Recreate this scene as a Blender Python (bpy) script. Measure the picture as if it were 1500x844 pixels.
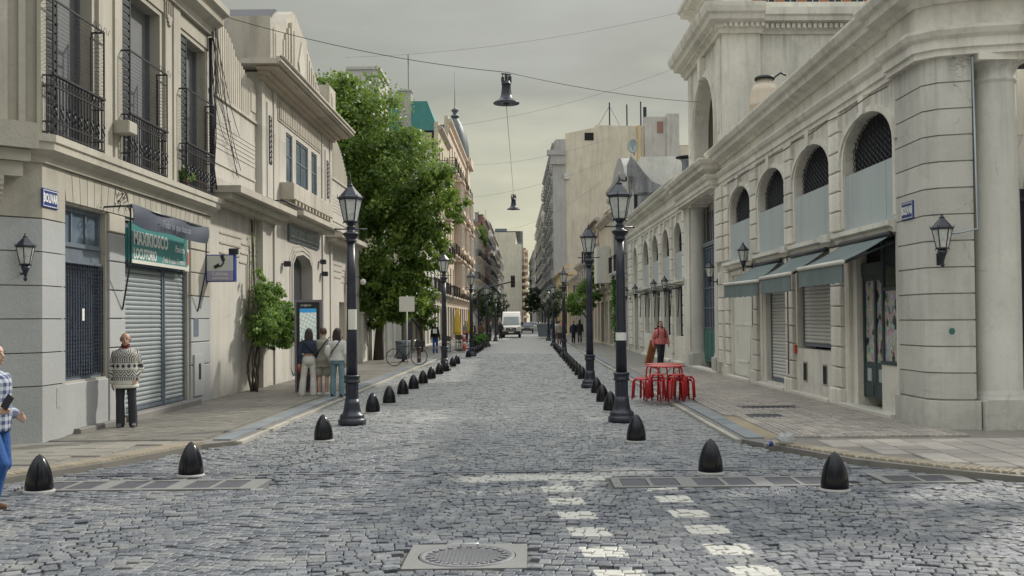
import bpy, bmesh, math, random
import numpy as np
from mathutils import Matrix, Vector
for _o in list(bpy.data.objects):
    bpy.data.objects.remove(_o)
SC = bpy.context.scene
COL = SC.collection
RNG = random.Random(7)
NP = np.random.RandomState(11)
PI = math.pi
rad = math.radians

# ------------------------------------------------------------------ camera
cam_d = bpy.data.cameras.new('camera')
cam_d.lens = 36.0
cam_d.sensor_width = 36.0
cam_d.shift_x = -0.0185
cam_d.shift_y = 0.0132
cam_d.clip_start = 0.1
cam_d.clip_end = 3000
cam = bpy.data.objects.new('camera', cam_d)
COL.objects.link(cam)
_p, _r = rad(1.0), rad(0.55)
_fw = Vector((0, math.cos(_p), math.sin(_p)))
_up0 = Vector((0, -math.sin(_p), math.cos(_p)))
_rt0 = Vector((1, 0, 0))
_up = _up0 * math.cos(_r) + _rt0 * math.sin(_r)
_rt = _rt0 * math.cos(_r) - _up0 * math.sin(_r)
_m = Matrix((_rt, _up, -_fw)).transposed().to_4x4()
_m.translation = Vector((0, 0, 1.85))
cam.matrix_world = _m
SC.camera = cam

# ------------------------------------------------------------------ sky and sun
SUN_EL, SUN_AZ = rad(36), rad(42)      # azimuth: from +X (right) turned towards +Y (ahead)
SKY_STRENGTH = 0.11
world = bpy.data.worlds.new('World')
SC.world = world
world.use_nodes = True
wt = world.node_tree
for n in list(wt.nodes):
    wt.nodes.remove(n)
w_out = wt.nodes.new('ShaderNodeOutputWorld')
w_bg = wt.nodes.new('ShaderNodeBackground')
w_sky = wt.nodes.new('ShaderNodeTexSky')
w_sky.sky_type = 'NISHITA'
w_sky.sun_disc = False
w_sky.sun_elevation = SUN_EL
w_sky.sun_rotation = PI / 2 - SUN_AZ
w_sky.air_density = 1.0
w_sky.dust_density = 2.5
w_tc = wt.nodes.new('ShaderNodeTexCoord')
w_sep = wt.nodes.new('ShaderNodeSeparateXYZ')
wt.links.new(w_tc.outputs['Generated'], w_sep.inputs[0])
w_map = wt.nodes.new('ShaderNodeMapping')
w_map.inputs['Scale'].default_value = (2.2, 1.2, 8.0)
wt.links.new(w_tc.outputs['Generated'], w_map.inputs[0])
w_no = wt.nodes.new('ShaderNodeTexNoise')
w_no.inputs['Scale'].default_value = 1.5
w_no.inputs['Detail'].default_value = 5
w_no.inputs['Roughness'].default_value = 0.55
wt.links.new(w_map.outputs[0], w_no.inputs['Vector'])
w_add = wt.nodes.new('ShaderNodeMath')
w_add.operation = 'MULTIPLY_ADD'
wt.links.new(w_no.outputs['Fac'], w_add.inputs[0])
w_add.inputs[1].default_value = 0.34
wt.links.new(w_sep.outputs['Z'], w_add.inputs[2])
w_rp = wt.nodes.new('ShaderNodeValToRGB')
cr = w_rp.color_ramp
cr.elements[0].position = 0.13
cr.elements[0].color = (4.0, 3.8, 2.7, 1)
cr.elements[1].position = 1.0
cr.elements[1].color = (9.2, 9.5, 9.5, 1)
_e = cr.elements.new(0.27)
_e.color = (2.9, 2.8, 2.0, 1)
_e = cr.elements.new(0.40)
_e.color = (1.65, 1.62, 1.25, 1)
_e = cr.elements.new(0.54)
_e.color = (2.3, 2.28, 1.95, 1)
wt.links.new(w_add.outputs[0], w_rp.inputs['Fac'])
w_mx = wt.nodes.new('ShaderNodeMix')
w_mx.data_type = 'RGBA'
w_mx.inputs[0].default_value = 0.90
wt.links.new(w_sky.outputs[0], w_mx.inputs[6])
wt.links.new(w_rp.outputs[0], w_mx.inputs[7])
wt.links.new(w_mx.outputs[2], w_bg.inputs['Color'])
w_bg.inputs['Strength'].default_value = SKY_STRENGTH
wt.links.new(w_bg.outputs[0], w_out.inputs[0])

sun_d = bpy.data.lights.new('sun', 'SUN')
sun_d.energy = 1.8
sun_d.angle = rad(2.5)
sun_d.color = (1.0, 0.95, 0.86)
sun = bpy.data.objects.new('sun', sun_d)
COL.objects.link(sun)
_d = Vector((math.cos(SUN_EL) * math.cos(SUN_AZ), math.cos(SUN_EL) * math.sin(SUN_AZ), math.sin(SUN_EL)))
sun.rotation_euler = _d.to_track_quat('Z', 'Y').to_euler()

SC.view_settings.view_transform = 'Standard'
SC.view_settings.look = 'None'
SC.view_settings.gamma = 1.0
SC.view_settings.use_curve_mapping = False
SC.view_settings.exposure = 0.9

# ------------------------------------------------------------------ object helpers
def tag(o, label=None, cat=None, group=None, kind=None):
    if label: o['label'] = label
    if cat: o['category'] = cat
    if group: o['group'] = group
    if kind: o['kind'] = kind
    return o

def thing(name, label, cat, loc=(0, 0, 0), rz=0.0, group=None):
    o = bpy.data.objects.new(name, None)
    o.empty_display_size = 0.2
    COL.objects.link(o)
    o.location = loc
    o.rotation_euler = (0, 0, rz)
    return tag(o, label, cat, group)

def link(name, me, parent=None, loc=None, rot=None):
    o = bpy.data.objects.new(name, me)
    COL.objects.link(o)
    if parent is not None: o.parent = parent
    if loc is not None: o.location = loc
    if rot is not None: o.rotation_euler = rot
    return o

KIDS = {}
def copy_tree(o, parent=None):
    c = o.copy()
    COL.objects.link(c)
    c.parent = parent
    for ch in [k for k in o.children]:
        copy_tree(ch, c)
    return c

class MB:
    """collects shapes; build() links them as one mesh object. s=-1 mirrors local x."""
    def __init__(self, s=1):
        self.v = []; self.f = []; self.sm = []; self.s = s
    def add(self, vs, fs, smooth=False):
        b = len(self.v)
        if self.s == 1:
            self.v.extend(tuple(p) for p in vs)
            self.f.extend(tuple(i + b for i in f) for f in fs)
        else:
            self.v.extend((-p[0], p[1], p[2]) for p in vs)
            self.f.extend(tuple(i + b for i in reversed(f)) for f in fs)
        self.sm.extend([smooth] * len(fs))
        return self
    def box(self, x0, x1, y0, y1, z0, z1):
        if x0 > x1: x0, x1 = x1, x0
        if y0 > y1: y0, y1 = y1, y0
        if z0 > z1: z0, z1 = z1, z0
        return self.add([(x0, y0, z0), (x1, y0, z0), (x1, y1, z0), (x0, y1, z0), (x0, y0, z1), (x1, y0, z1), (x1, y1, z1), (x0, y1, z1)],
                        [(0, 3, 2, 1), (4, 5, 6, 7), (0, 1, 5, 4), (1, 2, 6, 5), (2, 3, 7, 6), (3, 0, 4, 7)])
    def bbox(self, x0, x1, y0, y1, z0, z1, b=0.01):
        """box with chamfered edges on the -y face"""
        if x0 > x1: x0, x1 = x1, x0
        if z0 > z1: z0, z1 = z1, z0
        vs = [(x0, y1, z0), (x1, y1, z0), (x1, y1, z1), (x0, y1, z1),
              (x0, y0 + b, z0), (x1, y0 + b, z0), (x1, y0 + b, z1), (x0, y0 + b, z1),
              (x0 + b, y0, z0 + b), (x1 - b, y0, z0 + b), (x1 - b, y0, z1 - b), (x0 + b, y0, z1 - b)]
        fs = [(0, 1, 5, 4), (1, 2, 6, 5), (2, 3, 7, 6), (3, 0, 4, 7), (4, 5, 9, 8), (5, 6, 10, 9), (6, 7, 11, 10), (7, 4, 8, 11), (8, 9, 10, 11)]
        return self.add(vs, fs)
    def obox(self, c, size, R=None):
        hx, hy, hz = size[0] / 2, size[1] / 2, size[2] / 2
        vs = [Vector((x, y, z)) for z in (-hz, hz) for (x, y) in ((-hx, -hy), (hx, -hy), (hx, hy), (-hx, hy))]
        if R is not None: vs = [R @ v for v in vs]
        vs = [v + Vector(c) for v in vs]
        return self.add(vs, [(0, 3, 2, 1), (4, 5, 6, 7), (0, 1, 5, 4), (1, 2, 6, 5), (2, 3, 7, 6), (3, 0, 4, 7)])
    def prism(self, poly, axis, a0, a1):
        n = len(poly)
        def P(q, a):
            return {'x': (a, q[0], q[1]), 'y': (q[0], a, q[1]), 'z': (q[0], q[1], a)}[axis]
        vs = [P(q, a0) for q in poly] + [P(q, a1) for q in poly]
        fs = [tuple(range(n))[::-1], tuple(range(n, 2 * n))] + [(i, (i + 1) % n, n + (i + 1) % n, n + i) for i in range(n)]
        return self.add(vs, fs)
    def lathe(self, prof, n=16, c=(0, 0, 0), sx=1.0, sy=1.0, smooth=True, rot=0.0):
        vs, fs = [], []
        for r, z in prof:
            for k in range(n):
                a = 2 * PI * k / n + rot
                vs.append((c[0] + r * sx * math.cos(a), c[1] + r * sy * math.sin(a), c[2] + z))
        for i in range(len(prof) - 1):
            for k in range(n):
                k2 = (k + 1) % n
                fs.append((i * n + k, i * n + k2, (i + 1) * n + k2, (i + 1) * n + k))
        self.add(vs, fs, smooth)
        b = len(self.v) - len(vs)
        if prof[0][0] > 1e-4: self.f.append(tuple(b + k for k in range(n))[::-1]); self.sm.append(False)
        if prof[-1][0] > 1e-4: self.f.append(tuple(b + (len(prof) - 1) * n + k for k in range(n))); self.sm.append(False)
        return self
    def tube(self, pts, r, n=6, smooth=True):
        pts = [Vector(p) for p in pts]
        rs = r if isinstance(r, (list, tuple)) else [r] * len(pts)
        vs, fs = [], []
        prev = None
        for i, p in enumerate(pts):
            if i == 0: t = pts[1] - p
            elif i == len(pts) - 1: t = p - pts[i - 1]
            else: t = (pts[i + 1] - p).normalized() + (p - pts[i - 1]).normalized()
            t = t.normalized() if t.length > 1e-9 else Vector((0, 0, 1))
            if prev is None:
                a = Vector((0, 0, 1)) if abs(t.z) < 0.9 else Vector((1, 0, 0))
                u = t.cross(a).normalized()
            else:
                u = (prev - t * prev.dot(t))
                u = u.normalized() if u.length > 1e-6 else t.orthogonal().normalized()
            prev = u
            w = t.cross(u)
            for k in range(n):
                a = 2 * PI * k / n
                vs.append(p + (u * math.cos(a) + w * math.sin(a)) * rs[i])
        for i in range(len(pts) - 1):
            for k in range(n):
                k2 = (k + 1) % n
                fs.append((i * n + k, i * n + k2, (i + 1) * n + k2, (i + 1) * n + k))
        fs.append(tuple(range(n))[::-1]); fs.append(tuple((len(pts) - 1) * n + k for k in range(n)))
        return self.add(vs, fs, smooth)
    def ball(self, c, r, n=10, m=7, R=None, smooth=True):
        r = (r, r, r) if not isinstance(r, (tuple, list)) else r
        vs, fs = [], []
        for i in range(m + 1):
            th = PI * i / m
            for k in range(n):
                a = 2 * PI * k / n
                q = Vector((r[0] * math.sin(th) * math.cos(a), r[1] * math.sin(th) * math.sin(a), r[2] * math.cos(th)))
                if R is not None: q = R @ q
                vs.append(q + Vector(c))
        for i in range(m):
            for k in range(n):
                k2 = (k + 1) % n
                fs.append((i * n + k, (i + 1) * n + k, (i + 1) * n + k2, i * n + k2))
        return self.add(vs, fs, smooth)
    def sweep(self, path, prof, closed=False):
        """moulding: profile [(out, z)] swept along a plan path [(x, y)]; 'out' is to the right of travel"""
        n = len(path)
        P = [Vector((p[0], p[1])) for p in path]
        offs = []
        for i in range(n):
            a = P[i] - P[i - 1] if (i > 0 or closed) else P[1] - P[0]
            b = P[(i + 1) % n] - P[i] if (i < n - 1 or closed) else P[n - 1] - P[n - 2]
            na = Vector((a.y, -a.x)).normalized(); nb = Vector((b.y, -b.x)).normalized()
            h = (na + nb)
            h = h.normalized() if h.length > 1e-6 else na
            offs.append(h / max(0.35, h.dot(na)))
        k = len(prof)
        vs = [(P[i].x + offs[i].x * o, P[i].y + offs[i].y * o, z) for i in range(n) for (o, z) in prof]
        fs = []
        for i in range(n if closed else n - 1):
            j = (i + 1) % n
            for q in range(k):
                q2 = (q + 1) % k
                fs.append((i * k + q, j * k + q, j * k + q2, i * k + q2))
        if not closed:
            fs.append(tuple(range(k))); fs.append(tuple((n - 1) * k + q for q in range(k))[::-1])
        return self.add(vs, fs)
    def wall(self, u0, u1, z0, z1, d0, d1, ops=()):
        """slab from depth d0 to d1 with openings (ua, ub, za, zb, rise); rise>0: elliptical arch top"""
        ops = sorted(ops, key=lambda o: (o[0], o[2]))
        cols = []
        for o in ops:
            if cols and abs(cols[-1][0][0] - o[0]) < 1e-6: cols[-1].append(o)
            else: cols.append([o])
        u = u0
        for c in cols:
            ua, ub = c[0][0], c[0][1]
            if ua > u: self.box(u, ua, d0, d1, z0, z1)
            z = z0
            for o in c:
                za, zb = o[2], o[3]
                rise = o[4] if len(o) > 4 else 0
                if za > z: self.box(ua, ub, d0, d1, z, za)
                z = zb
                if rise > 0:
                    n = 12
                    cu, hw, zs = (ua + ub) / 2, (ub - ua) / 2, zb - rise
                    pts = [(cu - hw * math.cos(PI * k / n), zs + rise * math.sin(PI * k / n)) for k in range(n + 1)]
                    for k in range(n):
                        (xa, a), (xb, b) = pts[k], pts[k + 1]
                        self.prism([(xa, a), (xb, b), (xb, zb + 0.02), (xa, zb + 0.02)], 'y', d0, d1)
                    z = zb + 0.02
            if z < z1: self.box(ua, ub, d0, d1, z, z1)
            u = ub
        if u < u1: self.box(u, u1, d0, d1, z0, z1)
        return self
    def archband(self, cu, hw, zs, rise, w, d0, d1, n=14, legs=0.0):
        """raised surround following an elliptical arch"""
        I = [(cu - hw * math.cos(PI * k / n), zs + rise * math.sin(PI * k / n)) for k in range(n + 1)]
        O = [(cu - (hw + w) * math.cos(PI * k / n), zs + (rise + w) * math.sin(PI * k / n)) for k in range(n + 1)]
        if legs:
            I = [(cu - hw, zs - legs)] + I + [(cu + hw, zs - legs)]
            O = [(cu - hw - w, zs - legs)] + O + [(cu + hw + w, zs - legs)]
        for k in range(len(I) - 1):
            self.prism([I[k], I[k + 1], O[k + 1], O[k]], 'y', d0, d1)
        return self
    def mesh(self, name):
        me = bpy.data.meshes.new(name)
        me.from_pydata(self.v, [], self.f)
        me.polygons.foreach_set('use_smooth', self.sm)
        me.update()
        return me
    def build(self, name, mat, parent=None, kind=None, label=None, fix=False):
        me = self.mesh(name)
        if fix:
            bm = bmesh.new(); bm.from_mesh(me)
            bmesh.ops.recalc_face_normals(bm, faces=bm.faces)
            bm.to_mesh(me); bm.free()
        me.materials.append(mat)
        o = link(name, me, parent)
        if kind: o['kind'] = kind
        if label: o['label'] = label
        return o

def text_part(name, s, size, mat, parent, loc, rot=(PI / 2, 0, 0), sx=1.0, bold=0.0, ext=0.004, align='CENTER', shear=0.0):
    cu = bpy.data.curves.new(name, 'FONT')
    cu.body = s
    cu.size = size
    cu.align_x = align
    cu.align_y = 'CENTER'
    cu.extrude = ext
    cu.offset = bold
    cu.shear = shear
    cu.resolution_u = 2
    tmp = bpy.data.objects.new(name + '_tmp', cu)
    COL.objects.link(tmp)
    dg = bpy.context.evaluated_depsgraph_get()
    me = bpy.data.meshes.new_from_object(tmp.evaluated_get(dg))
    bpy.data.objects.remove(tmp)
    bpy.data.curves.remove(cu)
    me.materials.clear(); me.materials.append(mat)
    o = link(name, me, parent, loc, rot)
    o.scale = (sx, 1, 1)
    return o
# ------------------------------------------------------------------ materials
class NT:
    def __init__(self, name):
        self.m = bpy.data.materials.new(name)
        self.m.use_nodes = True
        self.t = self.m.node_tree
        self.b = self.t.nodes['Principled BSDF']
        self.out = self.t.nodes['Material Output']
        self._tc = None
    def new(self, typ): return self.t.nodes.new(typ)
    def set(self, sock, v):
        if isinstance(v, bpy.types.NodeSocket): self.t.links.new(v, sock)
        elif isinstance(v, (tuple, list)) and len(v) == 3 and sock.type == 'RGBA': sock.default_value = (*v, 1)
        else: sock.default_value = v
    def tc(self, which='Object'):
        if self._tc is None: self._tc = self.new('ShaderNodeTexCoord')
        return self._tc.outputs[which]
    def mapped(self, scale=(1, 1, 1), vec=None, rot=None):
        n = self.new('ShaderNodeMapping')
        self.set(n.inputs[0], vec if vec is not None else self.tc())
        n.inputs['Scale'].default_value = scale
        if rot: n.inputs['Rotation'].default_value = rot
        return n.outputs[0]
    def noise(self, scale, detail=3, rough=0.55, vec=None):
        n = self.new('ShaderNodeTexNoise')
        self.set(n.inputs['Vector'], vec if vec is not None else self.tc())
        n.inputs['Scale'].default_value = scale
        n.inputs['Detail'].default_value = detail
        n.inputs['Roughness'].default_value = rough
        return n.outputs['Fac']
    def ramp(self, v, a, b, ca=(0, 0, 0), cb=(1, 1, 1)):
        n = self.new('ShaderNodeValToRGB')
        self.set(n.inputs['Fac'], v)
        n.color_ramp.elements[0].position = a; n.color_ramp.elements[0].color = (*ca, 1)
        n.color_ramp.elements[1].position = b; n.color_ramp.elements[1].color = (*cb, 1)
        return n.outputs[0]
    def mix(self, fac, a, b, mode='MIX'):
        n = self.new('ShaderNodeMix')
        n.data_type = 'RGBA'; n.blend_type = mode
        self.set(n.inputs[0], fac); self.set(n.inputs[6], a); self.set(n.inputs[7], b)
        return n.outputs[2]
    def math(self, op, a, b=None, c=None, clamp=False):
        n = self.new('ShaderNodeMath')
        n.operation = op; n.use_clamp = clamp
        self.set(n.inputs[0], a)
        if b is not None: self.set(n.inputs[1], b)
        if c is not None: self.set(n.inputs[2], c)
        return n.outputs[0]
    def xyz(self, vec=None):
        n = self.new('ShaderNodeSeparateXYZ')
        self.set(n.inputs[0], vec if vec is not None else self.tc())
        return n.outputs
    def attr(self, name):
        n = self.new('ShaderNodeAttribute'); n.attribute_name = name
        return n.outputs
    def rnd(self):
        return self.new('ShaderNodeObjectInfo').outputs['Random']
    def bump(self, h, strength=0.3, dist=0.02):
        n = self.new('ShaderNodeBump')
        n.inputs['Strength'].default_value = strength
        n.inputs['Distance'].default_value = dist
        self.set(n.inputs['Height'], h)
        self.set(self.b.inputs['Normal'], n.outputs[0])
    def col(self, v): self.set(self.b.inputs['Base Color'], v)
    def rough(self, v): self.set(self.b.inputs['Roughness'], v)
    def p(self, **k):
        for a, v in k.items(): self.set(self.b.inputs[a.replace('_', ' ')], v)
        return self

def dk(c, f): return tuple(x * f for x in c)

def mat_wall(name, c, var=0.22, stain=0.35, streak=0.35, bump=0.25, rough=0.85, stain_c=None, piece=0.0, grime=0.0, drips=(), patch=0.0):
    n = NT(name)
    stain_c = stain_c or dk(c, 0.42)
    big = n.noise(0.45, 4, 0.6)
    fine = n.noise(9, 4, 0.65)
    st = n.math('MAXIMUM', n.noise(1.0, 5, 0.6, n.mapped((2.6, 2.6, 0.28))), n.math('MULTIPLY', n.noise(1.0, 5, 0.65, n.mapped((6.5, 6.5, 0.45))), 0.90))
    base = n.mix(n.ramp(big, 0.3, 0.7), dk(c, 1 - var), dk(c, 1 + var * 0.4))
    base = n.mix(n.math('MULTIPLY', n.ramp(st, 0.5, 0.78), streak), base, stain_c)
    base = n.mix(n.math('MULTIPLY', n.ramp(fine, 0.52, 0.75), stain * 0.5), base, stain_c)
    blot = n.noise(1.6, 6, 0.7)
    base = n.mix(n.math('MULTIPLY', n.ramp(blot, 0.58, 0.72), stain), base, dk(c, 0.62))
    if patch:
        pv = n.new('ShaderNodeTexVoronoi'); pv.feature = 'F1'; n.set(pv.inputs['Vector'], n.mapped((.55, .55, .8))); pv.inputs['Scale'].default_value = 1.0
        pm = n.ramp(n.math('ADD', n.xyz(pv.outputs['Color'])[0], n.math('MULTIPLY', fine, .12)), .80, .82)
        base = n.mix(n.math('MULTIPLY', pm, patch), base, n.mix(big, dk(c, 1.14), dk(c, .80)))
        ck = n.new('ShaderNodeTexVoronoi'); ck.feature = 'DISTANCE_TO_EDGE'; n.set(ck.inputs['Vector'], n.mix(.12, n.tc(), n.new('ShaderNodeTexNoise').outputs['Color'])); ck.inputs['Scale'].default_value = .8
        cm = n.math('MULTIPLY', n.math('LESS_THAN', ck.outputs['Distance'], .0035), n.ramp(blot, .50, .60))
        base = n.mix(n.math('MULTIPLY', cm, .6), base, stain_c)
    if drips:
        z = n.xyz()[2]
        dn = n.noise(1.0, 4, .7, n.mapped((7.0, 7.0, .12)))
        ln = n.noise(1.0, 2, .5, n.mapped((2.3, 2.3, 0.0)))
        tot = None
        for zl in drips:
            q = n.math('SUBTRACT', zl, z)
            f = n.math('SUBTRACT', 1.0, n.math('DIVIDE', q, n.math('MULTIPLY_ADD', ln, 2.2, -.35)), clamp=True)
            f = n.math('MULTIPLY', f, n.math('GREATER_THAN', q, 0.0))
            tot = f if tot is None else n.math('MAXIMUM', tot, f)
        base = n.mix(n.math('MULTIPLY', n.math('MULTIPLY', tot, n.ramp(dn, .42, .66)), .62), base, stain_c)
    if piece:
        base = n.mix(1.0, base, n.mix(n.rnd(), (1 - piece,) * 3, (1 + piece,) * 3), 'MULTIPLY')
    if grime:
        z = n.xyz()[2]
        g = n.math('SUBTRACT', 1.0, n.math('DIVIDE', z, grime), clamp=True)
        g = n.math('MULTIPLY', n.math('POWER', g, 1.5), n.ramp(n.noise(3.0, 5, 0.7), 0.3, 0.7))
        base = n.mix(n.math('MULTIPLY', g, 0.55), base, dk(c, 0.35))
    n.col(base); n.rough(rough)
    n.bump(n.math('ADD', n.noise(28, 3), n.math('MULTIPLY', fine, 1.2)), bump, 0.012)
    return n.m

def mat_paint(name, c, rough=0.4, metal=0.0, var=0.25, scale=6.0, bump=0.05, spec=0.5, coat=0.0, piece=0.0):
    n = NT(name)
    f = n.noise(scale, 5, 0.65)
    base = n.mix(n.ramp(f, 0.3, 0.75), dk(c, 1 - var), dk(c, 1 + var * 0.5))
    if piece: base = n.mix(1.0, base, n.mix(n.rnd(), (1 - piece,) * 3, (1 + piece,) * 3), 'MULTIPLY')
    n.col(base)
    n.rough(n.math('ADD', n.math('MULTIPLY', f, 0.25), rough - 0.12, clamp=True))
    n.p(Metallic=metal)
    n.b.inputs['Specular IOR Level'].default_value = spec
    n.b.inputs['Coat Weight'].default_value = coat
    if bump: n.bump(n.noise(scale * 6, 3), bump, 0.01)
    return n.m

def mat_flat(name, c, rough=0.6, metal=0.0):
    n = NT(name)
    f = n.noise(25, 3)
    n.col(n.mix(n.ramp(f, 0.3, 0.7), dk(c, 0.86), dk(c, 1.08))); n.rough(rough); n.p(Metallic=metal)
    return n.m

def mat_glass(name, c=(0.03, 0.035, 0.045), rough=0.08):
    n = NT(name)
    f = n.noise(0.9, 3)
    n.col(n.mix(f, dk(c, 0.5), dk(c, 1.7))); n.rough(rough)
    n.b.inputs['Specular IOR Level'].default_value = 0.8
    n.bump(n.noise(1.1, 2), 0.04, 0.05)
    return n.m

def mat_leaf(name, c, c2, trans=0.35):
    n = NT(name)
    a = n.attr('tone')['Fac']
    base = n.mix(a, c, c2)
    n.col(base); n.rough(0.45)
    tr = n.new('ShaderNodeBsdfTranslucent')
    n.set(tr.inputs[0], n.mix(0.5, base, dk(c2, 1.5)))
    ms = n.new('ShaderNodeMixShader')
    ms.inputs[0].default_value = trans
    n.t.links.new(n.b.outputs[0], ms.inputs[1]); n.t.links.new(tr.outputs[0], ms.inputs[2])
    n.t.links.new(ms.outputs[0], n.out.inputs[0])
    return n.m

M = {}
# market (limestone-coloured render), corner house, white deco house
M['market'] = mat_wall('market_render', (0.72, 0.695, 0.62), 0.22, 0.42, 0.5, 0.35, grime=0.8, drips=(5.94, 3.30, 10.85), patch=.55, stain_c=(0.22, 0.215, 0.20))
M['market_stone'] = mat_wall('market_stone', (0.71, 0.68, 0.605), 0.22, 0.42, 0.55, 0.35, piece=0.09, stain_c=(0.22, 0.215, 0.20))
M['pier_stone'] = mat_wall('pier_stone', (0.53, 0.52, 0.475), 0.2, 0.34, 0.5, 0.35, piece=0.08, grime=1.2, drips=(5.94,), patch=.4, stain_c=(0.22, 0.21, 0.195))  # same stone as the wings, toned darker for its dimmer light; grime is real
M['market_trim'] = mat_wall('market_trim', (0.71, 0.685, 0.61), 0.24, 0.38, 0.5, 0.3, stain_c=(0.18, 0.175, 0.165))
M['marble'] = mat_wall('marble_step', (0.62, 0.60, 0.54), 0.16, 0.3, 0.1, 0.1, 0.6)
M['cornerwall'] = mat_wall('corner_render', (0.415, 0.39, 0.33), 0.2, 0.36, 0.55, 0.3, drips=(8.45,), patch=.5, stain_c=(0.13, 0.12, 0.10))
M['cornerstone'] = mat_wall('corner_stone', (0.415, 0.39, 0.33), 0.2, 0.34, 0.5, 0.3, piece=0.07)
M['cornerwhite'] = mat_wall('corner_white_paint', (0.35, 0.36, 0.36), 0.14, 0.28, 0.34, 0.3, piece=0.05, stain_c=(0.25, 0.25, 0.245))
M['deco'] = mat_wall('deco_render', (0.50, 0.475, 0.425), 0.12, 0.24, 0.45, 0.2, grime=0.8, drips=(4.62, 5.3, 7.2, 8.42), patch=.4, stain_c=(0.20, 0.185, 0.16))
M['deco_trim'] = mat_wall('deco_trim', (0.46, 0.425, 0.36), 0.2, 0.4, 0.6, 0.25, stain_c=(0.14, 0.125, 0.105))
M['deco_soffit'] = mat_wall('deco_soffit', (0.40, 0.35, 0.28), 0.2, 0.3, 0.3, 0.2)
M['dark_stone'] = mat_wall('dark_step_stone', (0.20, 0.19, 0.175), 0.3, 0.4, 0.3, 0.3)
M['roof'] = mat_wall('roof_felt', (0.10, 0.10, 0.11), 0.3, 0.4, 0.3, 0.3)
M['mottled'] = mat_wall('mottled_old_render', (0.30, 0.31, 0.315), 0.55, 1.0, 0.9, 0.4, stain_c=(0.06, 0.06, 0.068))
M['rough_white'] = mat_wall('rough_white_render', (0.72, 0.71, 0.66), 0.3, 0.9, 0.3, 0.9)
M['party'] = mat_wall('party_wall', (0.60, 0.565, 0.47), 0.14, 0.22, 0.5, 0.1, stain_c=(0.24, 0.215, 0.17))
M['party_grey'] = mat_wall('party_grey', (0.40, 0.405, 0.40), 0.12, 0.2, 0.4, 0.1)
M['pinkstone'] = mat_wall('pink_stone', (0.60, 0.51, 0.41), 0.15, 0.3, 0.4, 0.3)
M['ochre'] = mat_wall('ochre_wall', (0.58, 0.46, 0.26), 0.12, 0.25, 0.3, 0.2)
M['brick_orange'] = mat_wall('orange_brick', (0.42, 0.17, 0.08), 0.2, 0.3, 0.2, 0.2)
M['concrete'] = mat_wall('concrete', (0.36, 0.355, 0.34), 0.2, 0.35, 0.2, 0.35)
_n = NT('lamp_iron')
_z = _n.xyz()[2]
_d = _n.math('MULTIPLY', _n.ramp(_n.noise(5, 6, 0.75), 0.48, 0.72), _n.math('SUBTRACT', 1.15, _n.math('MULTIPLY', _z, 0.22), clamp=True))
_c = _n.mix(_n.math('MULTIPLY', _d, 0.45), (0.015, 0.019, 0.032), (0.085, 0.085, 0.085))
_c = _n.mix(_n.math('MULTIPLY', _n.ramp(_n.noise(17, 5, 0.7), 0.64, 0.70), 0.6), _c, (0.09, 0.06, 0.045))
_n.col(_c); _n.rough(_n.math('ADD', 0.34, _n.math('MULTIPLY', _d, 0.3)))
_n.b.inputs['Specular IOR Level'].default_value = 0.45
_n.bump(_n.noise(40, 4, 0.7), 0.15, 0.006)
M['iron'] = _n.m
M['iron_dark'] = mat_paint('rail_iron', (0.016, 0.018, 0.024), 0.5, 0.0, 0.4, 9, 0.08)
M['galv'] = mat_paint('galvanised', (0.36, 0.41, 0.43), 0.5, 0.5, 0.22, 2.2, 0.04)
M['sheet'] = mat_wall('painted_sheet', (0.40, 0.455, 0.46), 0.10, 0.12, 0.3, 0.03, 0.45)
M['slat'] = mat_wall('shutter_slat', (0.27, 0.30, 0.31), 0.16, 0.3, 0.3, 0.06, 0.45, piece=0.06)
M['slat_grey'] = mat_wall('shutter_slat_grey', (0.60, 0.60, 0.575), 0.16, 0.3, 0.3, 0.06, 0.5, piece=0.06)
M['glass'] = mat_glass('window_glass')
M['glass_blue'] = mat_glass('window_glass_blue', (0.10, 0.13, 0.17), 0.12)
M['glass_lamp'] = None
M['dark'] = mat_flat('dark_interior', (0.012, 0.012, 0.014), 0.9)
M['greydoor'] = mat_paint('grey_blind', (0.135, 0.14, 0.15), 0.7, 0, 0.12, 3)
M['louvre'] = mat_paint('dark_louvre', (0.022, 0.032, 0.032), 0.55, 0, 0.3, 5)
M['frame_grey'] = mat_paint('grey_frame', (0.135, 0.165, 0.20), 0.5, 0, 0.25, 4)
M['frame_white'] = mat_paint('white_frame', (0.6, 0.6, 0.56), 0.5, 0, 0.15, 4)
M['green_door'] = mat_paint('green_door', (0.035, 0.135, 0.115), 0.45, 0, 0.3, 3)
M['dgreen'] = mat_paint('dark_green_door', (0.022, 0.052, 0.058), 0.4, 0, 0.3, 3)
M['blue_grid'] = mat_glass('blue_leaded_glass', (0.022, 0.035, 0.075), 0.15)
M['awning'] = mat_wall('awning_cloth', (0.155, 0.20, 0.20), 0.3, 0.4, 0.5, 0.1, 0.8)
M['awning_bar'] = mat_paint('awning_bar', (0.62, 0.60, 0.54), 0.5, 0, 0.12, 6)
M['banner'] = mat_wall('banner_cloth', (0.05, 0.062, 0.088), 0.35, 0.3, 0.2, 0.2, 0.7)
M['teal'] = mat_wall('teal_sign', (0.055, 0.225, 0.22), 0.15, 0.2, 0.2, 0.02, 0.5)
M['white'] = mat_flat('white_lettering', (0.72, 0.72, 0.68), 0.6)
M['offwhite'] = mat_wall('off_white_board', (0.66, 0.65, 0.58), 0.1, 0.1, 0.2, 0.02, 0.5)
M['blue_enamel'] = mat_paint('blue_enamel', (0.018, 0.045, 0.20), 0.3, 0, 0.2, 8, 0.02)
M['blue_box'] = mat_paint('blue_sign_box', (0.015, 0.045, 0.24), 0.35, 0, 0.15, 4, 0.02)
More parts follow.
